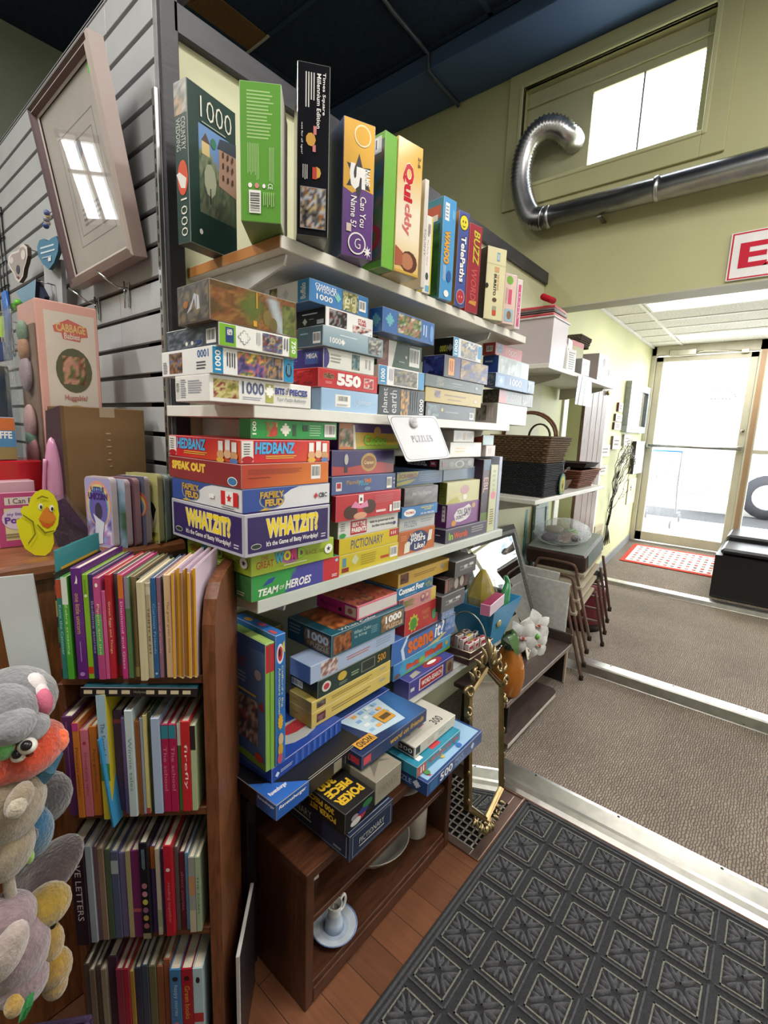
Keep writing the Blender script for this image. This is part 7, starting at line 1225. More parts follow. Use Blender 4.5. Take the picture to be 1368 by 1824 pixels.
m = MB(); m.tube([P_(8, 1515, .73), P_(20, 1600, .735), P_(24, 1650, .74)], .008, '#8c7f70', 10); tag(m.build('soft_toy', 'plush'), 'thin beige soft toy limb hanging down above the pink shaggy toy', 'soft toy')
m = MB(); q = [P_(62, 1765, .70), P_(58, 1790, .70), P_(45, 1815, .70), P_(32, 1824, .70), P_(36, 1805, .70), P_(48, 1775, .70)]
c = sum(q, V((0, 0, 0)))/6; m.face(q, '#3f8a4c'); m.add([tuple(p) for p in q]+[tuple(c+(CAM-c).normalized()*.008)], [(i, (i+1) % 6, 6) for i in range(6)], '#45945a'); tag(m.build('felt_leaf', 'cloth'), 'green felt leaf hanging at the bottom left of the toy pile', 'leaf')
# ================================================================== FLOOR MAT AND VENT
mat_ = empty('door_mat', (1.073, -.603, .0005)); tag(mat_, 'big charcoal rubber floor mat with a grid of embossed flower squares', 'mat')
m = MB(); MW, ML = 1.9, 1.55           # runs towards -y and -x
m.box((-ML, -MW, 0), (0, 0, .007), '#2f2f31', 0, .002); m.build('base', 'rubber', mat_)
m = MB()
for k, q in enumerate((.008, .022)):
    for (a, b) in (((-ML+q, -q-.007), (-q, -q)), ((-q-.007, -MW+q), (-q, -q))): m.box((a[0], a[1], .007), (b[0], b[1], .0095), '#4a4a4c')
m.build('rim', 'rubber', mat_)
m = MB(); px0, py0 = -.090, -.080
def petal(m, cx, cy, ang, r0, r1, w):
    ca, sa = cos(ang), sin(ang); vs = []; fs = []; N = 6
    for i in range(N+1):
        t = i/N; r = r0+(r1-r0)*t; ww = w*(sin(pi*min(t*.9+.1, 1))**.6 if t < 1 else .15)
        for a, z in ((-1, 0), (-.6, .0045), (0, .006), (.6, .0045), (1, 0)):
            vs.append((cx+ca*r-sa*ww*a, cy+sa*r+ca*ww*a, .007+z))
    for i in range(N):
        for j in range(4): fs.append((i*5+j, (i+1)*5+j, (i+1)*5+j+1, i*5+j+1))
    m.add(vs, fs, '#505053', 0, True)
for i in range(11):
    for j in range(15):
        cx, cy = px0-.131*i, py0-.1245*j; s2, t2 = .049, .046
        for a, b in (((-s2, -t2), (s2, -t2+.004)), ((-s2, t2-.004), (s2, t2)), ((-s2, -t2), (-s2+.004, t2)), ((s2-.004, -t2), (s2, t2))): m.box((cx+a[0], cy+a[1], .007), (cx+b[0], cy+b[1], .0082), '#77776c')
        for a, b in (((-s2-.009, -t2-.014), (s2+.009, -t2-.009)), ((-s2-.014, -t2-.009), (-s2-.009, t2+.009))): m.box((cx+a[0], cy+a[1], .007), (cx+b[0], cy+b[1], .0105), '#4a4a4c')
        for k in range(4):
            a = pi/4+k*pi/2; 
            for o in (-.0078, .0078): petal(m, cx-sin(a)*o, cy+cos(a)*o, a, .009, .056-.004, .0066)
            for o in (-.008, .008): petal(m, cx-sin(k*pi/2)*o, cy+cos(k*pi/2)*o, k*pi/2, .016, .042, .0068)
m.build('flower_squares', 'rubber', mat_)['kind'] = 'stuff'
vt = empty('floor_vent', (.70, -.598, .0008)); tag(vt, 'dusty pink metal floor vent with a square lattice at the foot of the gilt mirror', 'floor vent')
m = MB(); VW, VD = .375, .33
for a, b in (((0, 0), (VW, .034)), ((0, VD-.03), (VW, VD)), ((0, .034), (.03, VD-.03)), ((VW-.075, .034), (VW, VD-.03))): m.box((a[0], a[1], 0), (b[0], b[1], .006), '#a58d84', 0, .0015)
m.box((VW-.012, .0, .006), (VW-.008, VD, .009), '#8c766e'); m.build('frame', 'brushed metal', vt)
m = MB(); m.face([(.03, .034, .001), (VW-.075, .034, .001), (VW-.075, VD-.03, .001), (.03, VD-.03, .001)], '#0c0b0b'); m.build('duct_opening', 'matt card', vt)
m = MB()
for i in range(11): x = .03+.027*i; m.box((x-.0025, .034, .002), (x+.0025, VD-.03, .006), '#a39a90') if x < VW-.075 else None
for i in range(10): y = .046+.027*i; m.box((.03, y-.0025, .002), (VW-.075, y+.0025, .006), '#a39a90')
m.build('lattice', 'matt card', vt)
for (x, y) in ((VW-.035, .10), (VW-.035, .25)): m = MB(); m.lathe([(0, .0075), (.006, .007), (.008, .006)], '#3c302c', (x, y, 0), 10); m.build('screw', 'brushed metal', vt)
# ================================================================== GILT MIRROR
x, y, z, yaw, lean, roll, w, hs, t = .857, -.519, .325, -.037, .199, -.204, .235, .383, .076
e = V((cos(yaw), sin(yaw), 0)); nn = V((-sin(yaw), cos(yaw), 0)); up = V((0, 0, 1))*cos(lean)+nn*sin(lean)
E1 = e*cos(roll)+up*sin(roll); U1 = -e*sin(roll)+up*cos(roll); N1 = E1.cross(U1)
gm = empty('gilt_mirror', (x, y, z)); tag(gm, 'ornate gold six-sided mirror leaning beside the stand, standing on the floor vent', 'mirror')
hexp = [(0, hs/2+t), (-w/2, hs/2), (-w/2, -hs/2), (0, -hs/2-t), (w/2, -hs/2), (w/2, hs/2)]
def mq(a, b, c=0): return E1*a+U1*b+N1*c
def hexring(m, k0, c0, k1, c1, col):
    A = [(a*(1-k0/(w/2)), b*(1-k0/(hs/2+t))) for a, b in hexp]; B = [(a*(1-k1/(w/2)), b*(1-k1/(hs/2+t))) for a, b in hexp]
    for i in range(6):
        j = (i+1) % 6; m.face([mq(*A[i], c0), mq(*A[j], c0), mq(*B[j], c1), mq(*B[i], c1)], col)
m = MB()
hexring(m, 0, -.018, 0, .004, '#7c6848'); hexring(m, 0, .004, .006, .010, '#a08a64'); hexring(m, .006, .010, .010, .004, '#7d6a48'); hexring(m, .010, .004, .015, .007, '#ab9770'); hexring(m, .015, .007, .021, -.002, '#806e4c')
m.face([mq(a, b, -.018) for a, b in hexp][::-1], '#4c3c20'); gf = m.build('frame', 'gold', gm)
m = MB(); m.keep = True; m.face([mq(a*(1-.0185/(w/2)), b*(1-.0185/(hs/2+t)), -.0005) for a, b in hexp][::-1], '#ddd'); m.build('glass', 'mirror glass', gm)
def scroll(c, r0, turns, a0, sg, rt=.0075, n=20, lift=.004):
    pts = []; 
    for i in range(n+1):
        q = i/n; a = a0+sg*2*pi*turns*q; r = r0*(1-.72*q); pts.append(mq(c[0]+r*cos(a), c[1]+r*sin(a), lift+.008*sin(pi*q)))
    m = MB(); m.tube(pts, [rt*(1-.45*i/n) for i in range(n+1)], '#8f7c58', 7); m.build('scroll', 'gold', gf)
def leaf(c, a, L, wd, lift=.002):
    d = (cos(a), sin(a)); pts = [mq(c[0]+d[0]*L*q, c[1]+d[1]*L*q, lift+.012*sin(pi*q*.9)) for q in (0, .2, .45, .7, .9, 1)]
    m = MB(); m.tube(pts, [wd*.5, wd*.95, wd, wd*.75, wd*.4, wd*.1], '#968360', 8); m.build('leaf', 'gold', gf)
top = hs/2+t; bot = -top
for sx in (-1, 1):
    scroll((sx*.030, top+.030), .026, 1.1, -pi/2 if sx > 0 else -pi/2, sx); scroll((sx*.075, top-.012), .022, 1.0, pi/2, -sx); scroll((sx*.125, hs/2+.006), .024, 1.1, 0 if sx > 0 else pi, sx)
    scroll((sx*.128, hs/2-.06), .016, .9, pi/2, sx, .006); leaf((sx*.02, top+.01), pi/2-sx*.35, .07, .010); leaf((sx*.05, top+.0), pi/2-sx*.8, .055, .009); leaf((sx*.10, top-.04), pi/2-sx*.6, .05, .008)
    scroll((sx*.024, bot-.012), .018, 1.0, pi/2, sx); scroll((sx*.062, bot+.018), .016, 1.0, pi/2, -sx, .006); leaf((sx*.01, bot-.002), -pi/2+sx*.4, .04, .009); leaf((sx*.04, bot+.012), -pi/2+sx*.7, .034, .008); leaf((sx*.085, bot+.045), -pi/2+sx*.9, .03, .007)
    for k in range(4): m = MB(); m.ball(mq(sx*(w/2+.003), -hs/2+.03+.09*k, .003), (.007, .007, .012), '#8f7c58', 8, 6); m.build('bead', 'gold', gf)
leaf((0, top+.02), pi/2, .085, .013); leaf((0, bot), -pi/2, .036, .010)
# ================================================================== BENCH WITH VASE AND MIRROR
BZ = .262; DW = '#4a3c38'
bn2 = empty('bench', (1.24, -.42, 0)); tag(bn2, 'low dark wood-grain bench with raised right end and a lower board', 'bench')
BL_ = .84
def bp(nm, a, b, col=DW, mat='wood'): m = MB(); m.box(a, b, col, 0, .002); return m.build(nm, mat, bn2)
bp('seat_board', (0, 0, BZ-.022), (BL_, .27, BZ)); bp('end_lip', (BL_-.018, 0, BZ+.0005), (BL_, .27, BZ+.055), '#3c302c'); m = MB(); m.box((0, -.0025, BZ-.02), (BL_, -.0003, BZ-.002), '#77665c'); m.build('edge_strip', 'matt card', bn2)
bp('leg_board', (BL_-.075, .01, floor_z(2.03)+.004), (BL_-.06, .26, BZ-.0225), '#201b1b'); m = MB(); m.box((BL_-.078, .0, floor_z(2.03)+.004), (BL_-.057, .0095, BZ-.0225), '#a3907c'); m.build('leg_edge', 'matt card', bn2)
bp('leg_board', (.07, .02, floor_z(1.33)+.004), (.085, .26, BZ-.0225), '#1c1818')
m = MB(); out = [(0, 0), (.57, 0), (.60, .008), (.62, .03), (.62, .2), (0, .2)]; m.prism(out, (.0, -.02, .075), (1, 0, 0), (0, 1, 0), .018, DW); m.build('lower_board', 'wood', bn2)
m = MB(); m.box((0, -.0228, .058), (.57, -.0202, .074), '#b9b2a6'); m.build('edge_strip', 'matt card', bn2)
vs_ = empty('flower_vase', (1.33, -.375, BZ+.0006)); tag(vs_, 'orange ribbed vase holding white orchids on the dark bench', 'vase')
m = MB(); pr = [(0, .0), (.034, 0)]
N_ = 36
for i in range(N_+1):
    q = i/N_; r = 1.22*(.036+.029*sin(pi*(.12+.80*q))-.012*q); pr.append((r+(.0012 if i % 2 else -.0004), .004+.215*q))
pr += [(.032, .22), (.030, .21)]
m.lathe(pr, '#a4601c', n=32); m.build('vase', 'ceramic', vs_)
m = MB(); m.lathe([(0, .212), (.031, .214)], '#223018', n=18)
for k in range(7): a = k*.9; m.ball((.02*cos(a), .02*sin(a), .225), (.022, .013, .012), '#2c3c20', 8, 6)
m.build('moss', 'plush', vs_)
FL = '#c9c7c5'
def orchid(c, nrm, s_):
    n_ = V(nrm).normalized(); u_ = n_.orthogonal().normalized(); w_ = n_.cross(u_); m = MB()
    for k in range(5):
        a = k*2*pi/5+.3; d = u_*cos(a)+w_*sin(a); p = u_*(-sin(a))+w_*cos(a); vs = []; fs = []
        for i in range(5):
            t_ = i/4; ww = s_*(.44 if k % 2 else .33)*sin(pi*(.04+.95*t_**.85))
            for j in (-1, 0, 1): vs.append(V(c)+d*(s_*(.08+t_))+p*(ww*j)+n_*(s_*(.18*t_*(1-t_)*4-.25*t_-.12*abs(j)*(1-t_))))
        for i in range(4):
            for j in range(2): fs.append((i*3+j, i*3+j+1, (i+1)*3+j+1, (i+1)*3+j))
        m.add(vs, fs, FL, 0, True)
    b = m.build('orchid', 'cloth', vs_)
    m = MB(); m.ball(tuple(V(c)+n_*s_*.18), (s_*.12, s_*.12, s_*.10), '#8c4636', 10, 8); m.ball(tuple(V(c)+n_*s_*.1), (s_*.2, s_*.2, s_*.08), '#c8a49c', 10, 8); m.build('orchid_heart', 'cloth', b)
orchid((-.02, -.06, .29), (-.8, -.6, .1), .075); orchid((.12, -.07, .305), (-.6, -.7, .3), .072); orchid((.075, -.095, .235), (-.5, -.85, .1), .066)
m = MB(); m.tube(smooth([V((0, 0, .21)), V((-.02, -.03, .26)), V((-.015, -.05, .29))], 4), .003, '#4c6c34', 6); m.tube(smooth([V((0, 0, .21)), V((.03, -.03, .27)), V((.11, -.06, .30))], 4), .003, '#4c6c34', 6); m.ball((.05, -.10, .285), (.016, .01, .014), '#5c9c34', 8, 6); m.build('stem', 'plastic', vs_)
def bigleaf(pts, wd, col):
    m = MB(); P4 = smooth([V(p) for p in pts], 5); n = len(P4); vs = []; fs = []
    for i, p in enumerate(P4):
        t_ = i/(n-1); tg = (P4[min(i+1, n-1)]-P4[max(i-1, 0)]).normalized(); sd = tg.cross(V((.7, .7, .1))).normalized(); ww = wd*sin(pi*(.1+.88*t_))
        vs += [p-sd*ww, p+V((0, 0, -.002)), p+sd*ww]
    for i in range(n-1): fs += [(i*3, i*3+1, i*3+4, i*3+3), (i*3+1, i*3+2, i*3+5, i*3+4)]
    m.add(vs, fs, col, 0, True); return m.build('leaf', 'glossy card', vs_)
bigleaf([(-.01, 0, .215), (-.05, -.01, .30), (-.075, -.035, .315), (-.085, -.06, .27), (-.08, -.07, .235)], .022, '#5c7c4c'); bigleaf([(-.01, .01, .215), (-.045, .03, .28), (-.07, .03, .33)], .018, '#3f5c38')
# grey framed mirror leaning against the wall, on the bench
mb0, mt0 = -.270, -.030; X0, X1 = 1.40, 2.03; Z0, Z1 = BZ+.001, .905
um = empty('framed_mirror', (X0, mb0, Z0)); tag(um, 'grey framed wall mirror leaning on the green wall, standing on the dark bench', 'mirror')
UU = V((0, mt0-mb0, Z1-Z0)); 
def uq(a, b, c=0): return V((X1-X0, 0, 0))*a+UU*b+V((1, 0, 0)).cross(UU).normalized()*c
m = MB(); fa, fb_ = .062/(X1-X0), .062/UU.length
for (a0_, a1_, c0_, c1_, cc) in ((0, .45, 0, .018, '#5c5c5c'), (.45, .75, .018, .012, '#6c6c6a'), (.75, 1, .012, .002, '#4c4c4c')):
    for (p0, p1, p2, p3) in (((0, 0), (1, 0), (1, 0), (0, 0)),):
        A = [(a0_*fa, a0_*fb_), (1-a0_*fa, a0_*fb_), (1-a0_*fa, 1-a0_*fb_), (a0_*fa, 1-a0_*fb_)]; B = [(a1_*fa, a1_*fb_), (1-a1_*fa, a1_*fb_), (1-a1_*fa, 1-a1_*fb_), (a1_*fa, 1-a1_*fb_)]
        for i in range(4):
            j = (i+1) % 4; m.face([uq(*A[i], c0_), uq(*A[j], c0_), uq(*B[j], c1_), uq(*B[i], c1_)], cc)
for (a, b) in (((0, 0), (1, 0)), ((1, 0), (1, 1)), ((1, 1), (0, 1)), ((0, 1), (0, 0))): m.face([uq(*a, 0), uq(*b, 0), uq(*b, -.015), uq(*a, -.015)], '#4c4c4a')
m.face([uq(0, 0, -.015), uq(1, 0, -.015), uq(1, 1, -.015), uq(0, 1, -.015)], '#4a4640'); m.build('frame', 'wood', um)
m = MB(); m.keep = True; m.face([uq(fa*.95, fb_*.95, .001), uq(1-fa*.95, fb_*.95, .001), uq(1-fa*.95, 1-fb_*.95, .001), uq(fa*.95, 1-fb_*.95, .001)], '#ddd'); m.build('glass', 'mirror glass', um)
# card with script in front of the mirror, standing in for a reflected print
sc = empty('reflection_card', (1.70, -.318, BZ+.001), rot=(radians(-16), 0, 0)); tag(sc, 'cream card with brown script standing in for a print reflected in the framed mirror', 'card')
m = MB(); m.box((0, 0, 0), (.20, .004, .20), '#cfc8b8', 0, .001); f = Face(m, (0, 0, 0), (.20, 0, 0), (0, 0, .20), 0, .0006); m2 = MB(); r = random.Random(4)
for row_ in range(3):
    pts = [V((.02+.16*i/30, -.0015, .155-.055*row_+.014*sin(i*1.25+row_)*(.5+.5*r.random()))) for i in range(31)]
    m2.tube(smooth(pts, 3), .0012, '#5c4c3c', 5)
m.build('card', 'matt card', sc); m2.build('script', 'matt card', sc)
# white canvases behind the bench's end
for i, (dx, z1c, y0c, lab) in enumerate(((2.0835, .605, -.372, 'white blank canvas standing between the bench and the brown chairs, the front one'), (2.1025, .65, -.300, 'white canvas with a worn brown corner, behind the other canvas'))):
    c = empty('canvas', (dx, y0c, floor_z(2.1)+.002)); tag(c, lab, 'canvas', 'canvases by the chairs')
    m = MB(); m.box((0, 0, 0), (.016, .26, z1c-.05), '#b9b8b4', 0, .003); m.build('canvas_cloth', 'cloth', c)
    m = MB(); m.box((.002, -.0015, z1c-.13), (.014, .0, z1c-.065), '#8c6c48'); m.build('worn_edge', 'matt card', c)
# ================================================================== FOLDING CHAIRS
CB = '#5e463a'
def chair_at(i, label):
    t = empty('stacking_chair', (2.112+.026*i, -.48, .072*i)); tag(t, label, 'chair', 'stacked brown chairs')
    zf, zg = floor_z(2.10)+.013, floor_z(2.53)+.013
    m = MB(); m.tube(smooth([V((0, 0, zf)), V((.012, .06, .24)), V((.02, .11, .40)), V((.022, .125, .45)), V((.022, .16, .472)), V((.022, .325, .472)), V((.022, .355, .45)), V((.02, .37, .40)), V((.012, .39, .24)), V((0, .41, zf))], 4), .0095, CB, 8); bf = m.build('back_frame', 'plastic', t); legs = []
    m = MB(); s0 = V((.035, 0, .402)); s1 = V((.35, 0, .484)); nv = V((-.25, 0, .97))*.017; w0, w1 = .075, .375
    m.add([s0+V((0, w0, 0)), s1+V((0, w0, 0)), s1+V((0, w1, 0)), s0+V((0, w1, 0)), s0+nv+V((0, w0, 0)), s1+nv+V((0, w0, 0)), s1+nv+V((0, w1, 0)), s0+nv+V((0, w1, 0))], [(0, 1, 2, 3), (4, 7, 6, 5), (0, 4, 5, 1), (1, 5, 6, 2), (2, 6, 7, 3), (3, 7, 4, 0)], '#b9ae98'); m.build('seat', 'plastic', t)
    for yy, yf in ((.062, .01), (.39, .41)):
        m = MB(); m.tube([V((.335, yy, .478)), V((.36, yy, .44)), V((.43, yf, zg))], .009, CB, 8); legs.append(m.build('front_leg', 'plastic', t))
    m = MB(); m.tube([V((.395, .03, .27)), V((.395, .395, .27))], .007, CB, 6); m.build('crossbar', 'plastic', t)
    for (xx, yy, z_, pr_) in ((0, 0, zf, bf), (0, .41, zf, bf), (.43, .01, zg, legs[0]), (.43, .41, zg, legs[1])):
        m = MB(); m.lathe([(0, -.012), (.012, -.012), (.012, .012), (.010, .016), (0, .016)], '#33281f', (xx, yy, z_), 10); m.build('foot', 'rubber', pr_)
for k, lab in enumerate(('brown metal stacking chair standing on the carpet, lowest of the stack of four', 'brown metal chair with cream seat, second from the bottom of the stack of four', 'brown metal chair with cream seat, third from the bottom of the stack of four', 'brown metal chair with cream seat, topmost of the stack under the dark case')): chair_at(k, lab)
TL_ = -radians(14.6)
sb = empty('storage_case', (2.224, -.405, .641), rot=(0, TL_, 0)); tag(sb, 'dark brown leather-look case lying on top of the stacked chairs', 'case')
m = MB(); m.box((0, 0, 0), (.345, .36, .105), '#38261f', 0, .010); m.build('body', 'leather', sb); m = MB(); m.box((.01, .01, .1055), (.335, .35, .111), '#8c948e', 0, .002); m.build('lid_sheet', 'glossy card', sb)
m = MB(); m.box((.05, -.003, .01), (.335, -.0005, .095), '#77827f'); m.build('side_panel', 'glossy card', sb)
bg_ = empty('plastic_bag', (2.212-.03, -.38, .755), rot=(0, TL_, 0)); tag(bg_, 'clear plastic bag of small toys lying on the dark brown case', 'bag')
m = MB()
def crump(p): return 1+.10*(vn(p.x*3+5, p.y*3+p.z*3+5, 4)-.5)
m.ball((.18, .17, .045), (.155, .17, .066), '#fff', 22, 12, fn=crump); m.build('film', 'clear bag', bg_)
m = MB(); m.ball((.13, .12, .035), (.07, .045, .02), '#8c7c78', 12, 8); m.ball((.22, .12, .035), (.035, .035, .02), '#6c8c44', 12, 8); m.ball((.11, .22, .03), (.06, .05, .018), '#5c5468', 12, 8); m.ball((.23, .24, .03), (.05, .06, .018), '#a89c98', 12, 8); m.ball((.12, .07, .04), (.03, .03, .02), '#3c2c2c', 10, 8); m.build('toys', 'cloth', bg_)
tr_ = empty('trash_bin', (2.80, -.255, floor_z(2.8)+.001)); tag(tr_, 'maroon swing bin with black liner rim beyond the folding chairs', 'bin')
m = MB(); m.lathe([(0, .0), (.135, .0), (.138, .055)], '#201d20', n=30); m.build('foot_band', 'plastic', tr_)
m = MB(); m.lathe([(.138, .055), (.146, .12), (.15, .26), (.142, .31), (.12, .335), (.105, .338)], '#6e1d2c', n=32); m.build('body', 'plastic', tr_)
m = MB(); m.lathe([(.105, .338), (.112, .375), (.115, .385), (.108, .38), (.095, .33), (.0, .28)], '#26262a', n=30); m.build('liner', 'plastic', tr_)
# ================================================================== TUB, CARD BASKET
tb = empty('storage_tub', (1.085, -.392, SH4+.0006)); tag(tb, 'bright blue plastic tub of odds and ends at the right end of the lowest shelf', 'tub')
def frust(m, b0, b1, t0, t1, h, col, th=.004, base=True):
    o = [(b0[0], b0[1], 0), (b1[0], b0[1], 0), (b1[0], b1[1], 0), (b0[0], b1[1], 0), (t0[0], t0[1], h), (t1[0], t0[1], h), (t1[0], t1[1], h), (t0[0], t1[1], h)]
    i = [(b0[0]+th, b0[1]+th, th), (b1[0]-th, b0[1]+th, th), (b1[0]-th, b1[1]-th, th), (b0[0]+th, b1[1]-th, th), (t0[0]+th, t0[1]+th, h), (t1[0]-th, t0[1]+th, h), (t1[0]-th, t1[1]-th, h), (t0[0]+th, t1[1]-th, h)]
    fs = [(0, 3, 2, 1)]; 
    for k in range(4): j = (k+1) % 4; fs += [(k, j, 4+j, 4+k), (8+j, 8+k, 12+k, 12+j), (4+k, 4+j, 12+j, 12+k)]
    fs.append((8, 9, 10, 11)); m.add(o+i, fs, col)
m = MB(); frust(m, (.015, .01), (.125, .145), (-.02, -.02), (.24, .20), .172, '#2b7fae'); m.build('body', 'plastic', tb)
m = MB(); m.ball((.05, -.0105, .10), (.022, .004, .016), '#8c8458', 10, 6); m.build('motif', 'plastic', tb)
gbox('packet', 'magenta and white packet lying across the blue tub', 'packet', V((1.0, -.425, SH4+.1745)), .17, .04, .045, radians(8), base='#c8b4c0', group=None, top='#8c1c4c', left='#b86c8c')
yb = empty('plastic_bag', (1.16, -.30, SH4+.15)); tag(yb, 'clear bag with a yellow item, tied at the top, in the blue tub', 'bag')
m = MB(); m.lathe([(0, 0), (.06, .0), (.064, .04), (.035, .11), (.012, .15), (.0, .155)], '#a08c34', n=7, smooth=False); m.build('contents', 'cloth', yb)
m = MB(); m.lathe([(.06, 0), (.068, .05), (.05, .11), (.012, .145), (.018, .165), (.03, .19), (.028, .2)], '#fff', n=14, ex=1.1); m.build('film', 'clear wrap', yb)
m = MB(); m.tube(smooth([V((1.20, -.385, SH4+.13)), V((1.235, -.375, SH4+.20)), V((1.255, -.37, SH4+.24)), V((1.25, -.36, SH4+.27))], 5), [.022, .022, .022, .021, .021, .02, .02, .018, .016, .014, .012, .011, .010, .009, .008, .006], '#2c7c4c', 10); tag(m.build('toy', 'plastic'), 'curved green plastic toy sticking out of the blue tub', 'toy')
gbox('packet', 'dark grey packet in the front right of the blue tub', 'packet', V((1.255, -.365, SH4+.13)), .02, .06, .075, radians(10), base='#3c4850', group=None)
kb = empty('wire_basket', (.885, -.415, SH4+.0006)); tag(kb, 'small lined wire basket with hoop handle, full of card packs, before the blue tub', 'basket')
m = MB(); frust(m, (.02, .015), (.155, .115), (.0, .0), (.175, .13), .06, '#5c4440'); m.build('lining', 'cloth', kb)
m = MB()
for zz_, q in ((.03, .010), (.062, .002)):
    m.tube([(q, q-.002, zz_), (.175-q, q-.002, zz_), (.175-q, .132-q, zz_), (q, .132-q, zz_)], .004, '#b0a08c', 6, closed=True)
m.tube([(.175*.5-.03+.03*0, .066, .0)]+[(.0875+.0*i, .066-.085*cos(pi*i/12), .06+.12*sin(pi*i/12)) for i in range(13)], .0028, '#a8a494', 6); m.build('wire', 'brushed metal', kb)
CP = 'card packs in the wire basket'
def pack(i, x, y, z, rz_, col, lab, rx=0):
    gbox('card_pack', lab, 'card pack', V((.885+x, -.415+y, SH4+z)), .038, .016, .058, rz_, base='#d0c6c2', group=CP, lean=rx, side='#b8aaa8', F=[('R', .1, .08, .9, .82, col), ('R', .2, .3, .8, .6, '#d8c8c4')], T=[('R', .1, .1, .9, .9, col)])
pack(0, .012, .014, .030, 0, '#9c2c3c', 'red and white card pack standing at the front left of the wire basket')
pack(1, .056, .012, .028, .1, '#a8303c', 'red and white card pack second from the left in the wire basket')
pack(2, .102, .014, .026, -.1, '#a4283c', 'red and white card pack at the front right of the wire basket')
pack(3, .018, .042, .038, 0, '#8c2434', 'tall-standing red card pack behind the front left one in the basket')
pack(4, .065, .045, .034, .05, '#c8b02c', 'yellow card pack in the middle of the wire basket')
pack(5, .115, .045, .030, .2, '#3c3438', 'black card pack at the right of the wire basket')
pack(6, .04, .078, .034, -.1, '#7c5c3c', 'brown card pack at the back of the wire basket'); pack(7, .10, .08, .03, 0, '#5c3c3c', 'dark maroon card pack at the back right of the wire basket')
# ================================================================== SHELVES ON THE PASSAGE WALL
shelf2 = lambda lab, x0, x1, z: None
def wshelf(lab, x0, x1, z, col='#d3d0c8', brk=(.1, .9), t=.022):
    s_ = empty('shelf', (x0, -.31, z-t)); tag(s_, lab, 'shelf', 'white shelves on the passage wall')
    m = MB(); m.box((0, 0, 0), (x1-x0, .308, t), col, 0, .002); m.build('board', 'white melamine', s_)
    for b in brk:
        m = MB(); m.prism([(-.004, 0), (-.004, -.07), (-.05, -.07), (-.27, -.018), (-.28, 0)], (b*(x1-x0), .305, -.001), (0, 1, 0), (0, 0, 1), .006, '#b4b0a8'); m.build('bracket', 'white melamine', s_)
    return s_
wshelf('white shelf high on the passage wall carrying the clear bin', 1.64, 2.735, 1.757, brk=(.22, .9)); wshelf('white shelf with wicker baskets on the passage wall', 1.627, 2.79, 1.113, brk=(.12, .93))
ZA = 1.7576; ZB_ = 1.1136
sb2 = empty('storage_bin', (1.668, -.300, ZA)); tag(sb2, 'milky clear plastic storage bin on the high passage shelf', 'bin')
m = MB(); frust(m, (.0, .0), (.175, .27), (-.012, -.008), (.187, .28), .205, '#bdb2b8'); m.build('body', 'plastic', sb2); m = MB(); m.box((-.02, -.014, .2055), (.195, .284, .213), '#cfc9cc', 0, .002); m.build('rim', 'plastic', sb2)
for i, (zz_, col, lab) in enumerate(((.2145, '#b01f30', 'lowest red tray on top of the clear bin'), (.234, '#2c2230', 'dark tray between the red trays on the clear bin'), (.250, '#b8243a', 'topmost red tray on the clear bin'))):
    gbox('tray', lab, 'tray', V((1.662+.004*i, -.305, ZA+zz_)), .19-.012*i, .27, .0145, radians(1.5*i), base=col, group='trays on the clear bin', ch=.004)
m = MB(); m.tube([(1.60, -.27, ZA+.285), (1.70, -.28, ZA+.288)], .014, '#a81c2c', 10); tag(m.build('rolled_cloth', 'cloth'), 'rolled red cloth on top of the red trays', 'cloth')
bo = empty('spray_bottle', (1.906, -.262, ZA)); tag(bo, 'clear bottle with a dark red cap in front of the clear bin', 'bottle')
m = MB(); m.lathe([(0, 0), (.034, 0), (.038, .01), (.038, .07), (.028, .12), (.016, .145), (.016, .15)], '#d8d8d6', n=20); m.build('bottle', 'plastic', bo); m = MB(); m.lathe([(.0175, .142), (.02, .145), (.02, .178), (.018, .182), (0, .182)], '#7c1c28', n=16); m.build('cap', 'plastic', bo)
gbox('grater_box', 'blue box with white printed front on the high passage shelf', 'box', V((1.955, -.28, ZA)), .095, .09, .115, radians(-6), base='#d4d4d0', left='#2c3464', group=None, F=[('L', .1, .1, .9, .9, 8, '#6c7478')]).name = 'box'
gbox('box', 'white folded bag on the blue and white box', 'bag', V((1.96, -.275, ZA+.116)), .10, .09, .05, radians(8), base='#c9c8c6', group=None, T=[('poly', [(.1, .1), (.9, .4), (.4, .9)], '#a8a8a8')]).name = 'paper_bag'
gbox('box', 'olive yellow box with a red lid stripe on the high passage shelf', 'box', V((2.10, -.24, ZA)), .17, .08, .185, radians(-4), base='#8c842c', side='#c8c0a0', group=None, F=[('R', 0, .86, 1, 1, '#b03038'), ('E', .4, .45, .12, .1, '#6c6c28')])
gbox('box', 'small white box with print in front of the olive yellow box', 'box', V((2.11, -.305, ZA)), .11, .05, .085, radians(-3), base='#d0cecb', left='#8c8a88', group=None, F=[('L', .15, .3, .8, .8, 3, '#8c8c88')])
gbox('carton', 'white carton with a small oval window at the end of the high passage shelf', 'box', V((2.44, -.29, ZA)), .19, .20, .16, radians(-2), base='#d8d6d2', left='#9c9290', group=None, F=[('E', .5, .72, .14, .16, '#4c4440'), ('L', .2, .12, .8, .5, 3, '#b0aca8')])
wb_ = empty('wicker_basket', (2.30, -.21, ZA+.187)); tag(wb_, 'dark woven basket lying on top of the boxes of the high passage shelf', 'basket')
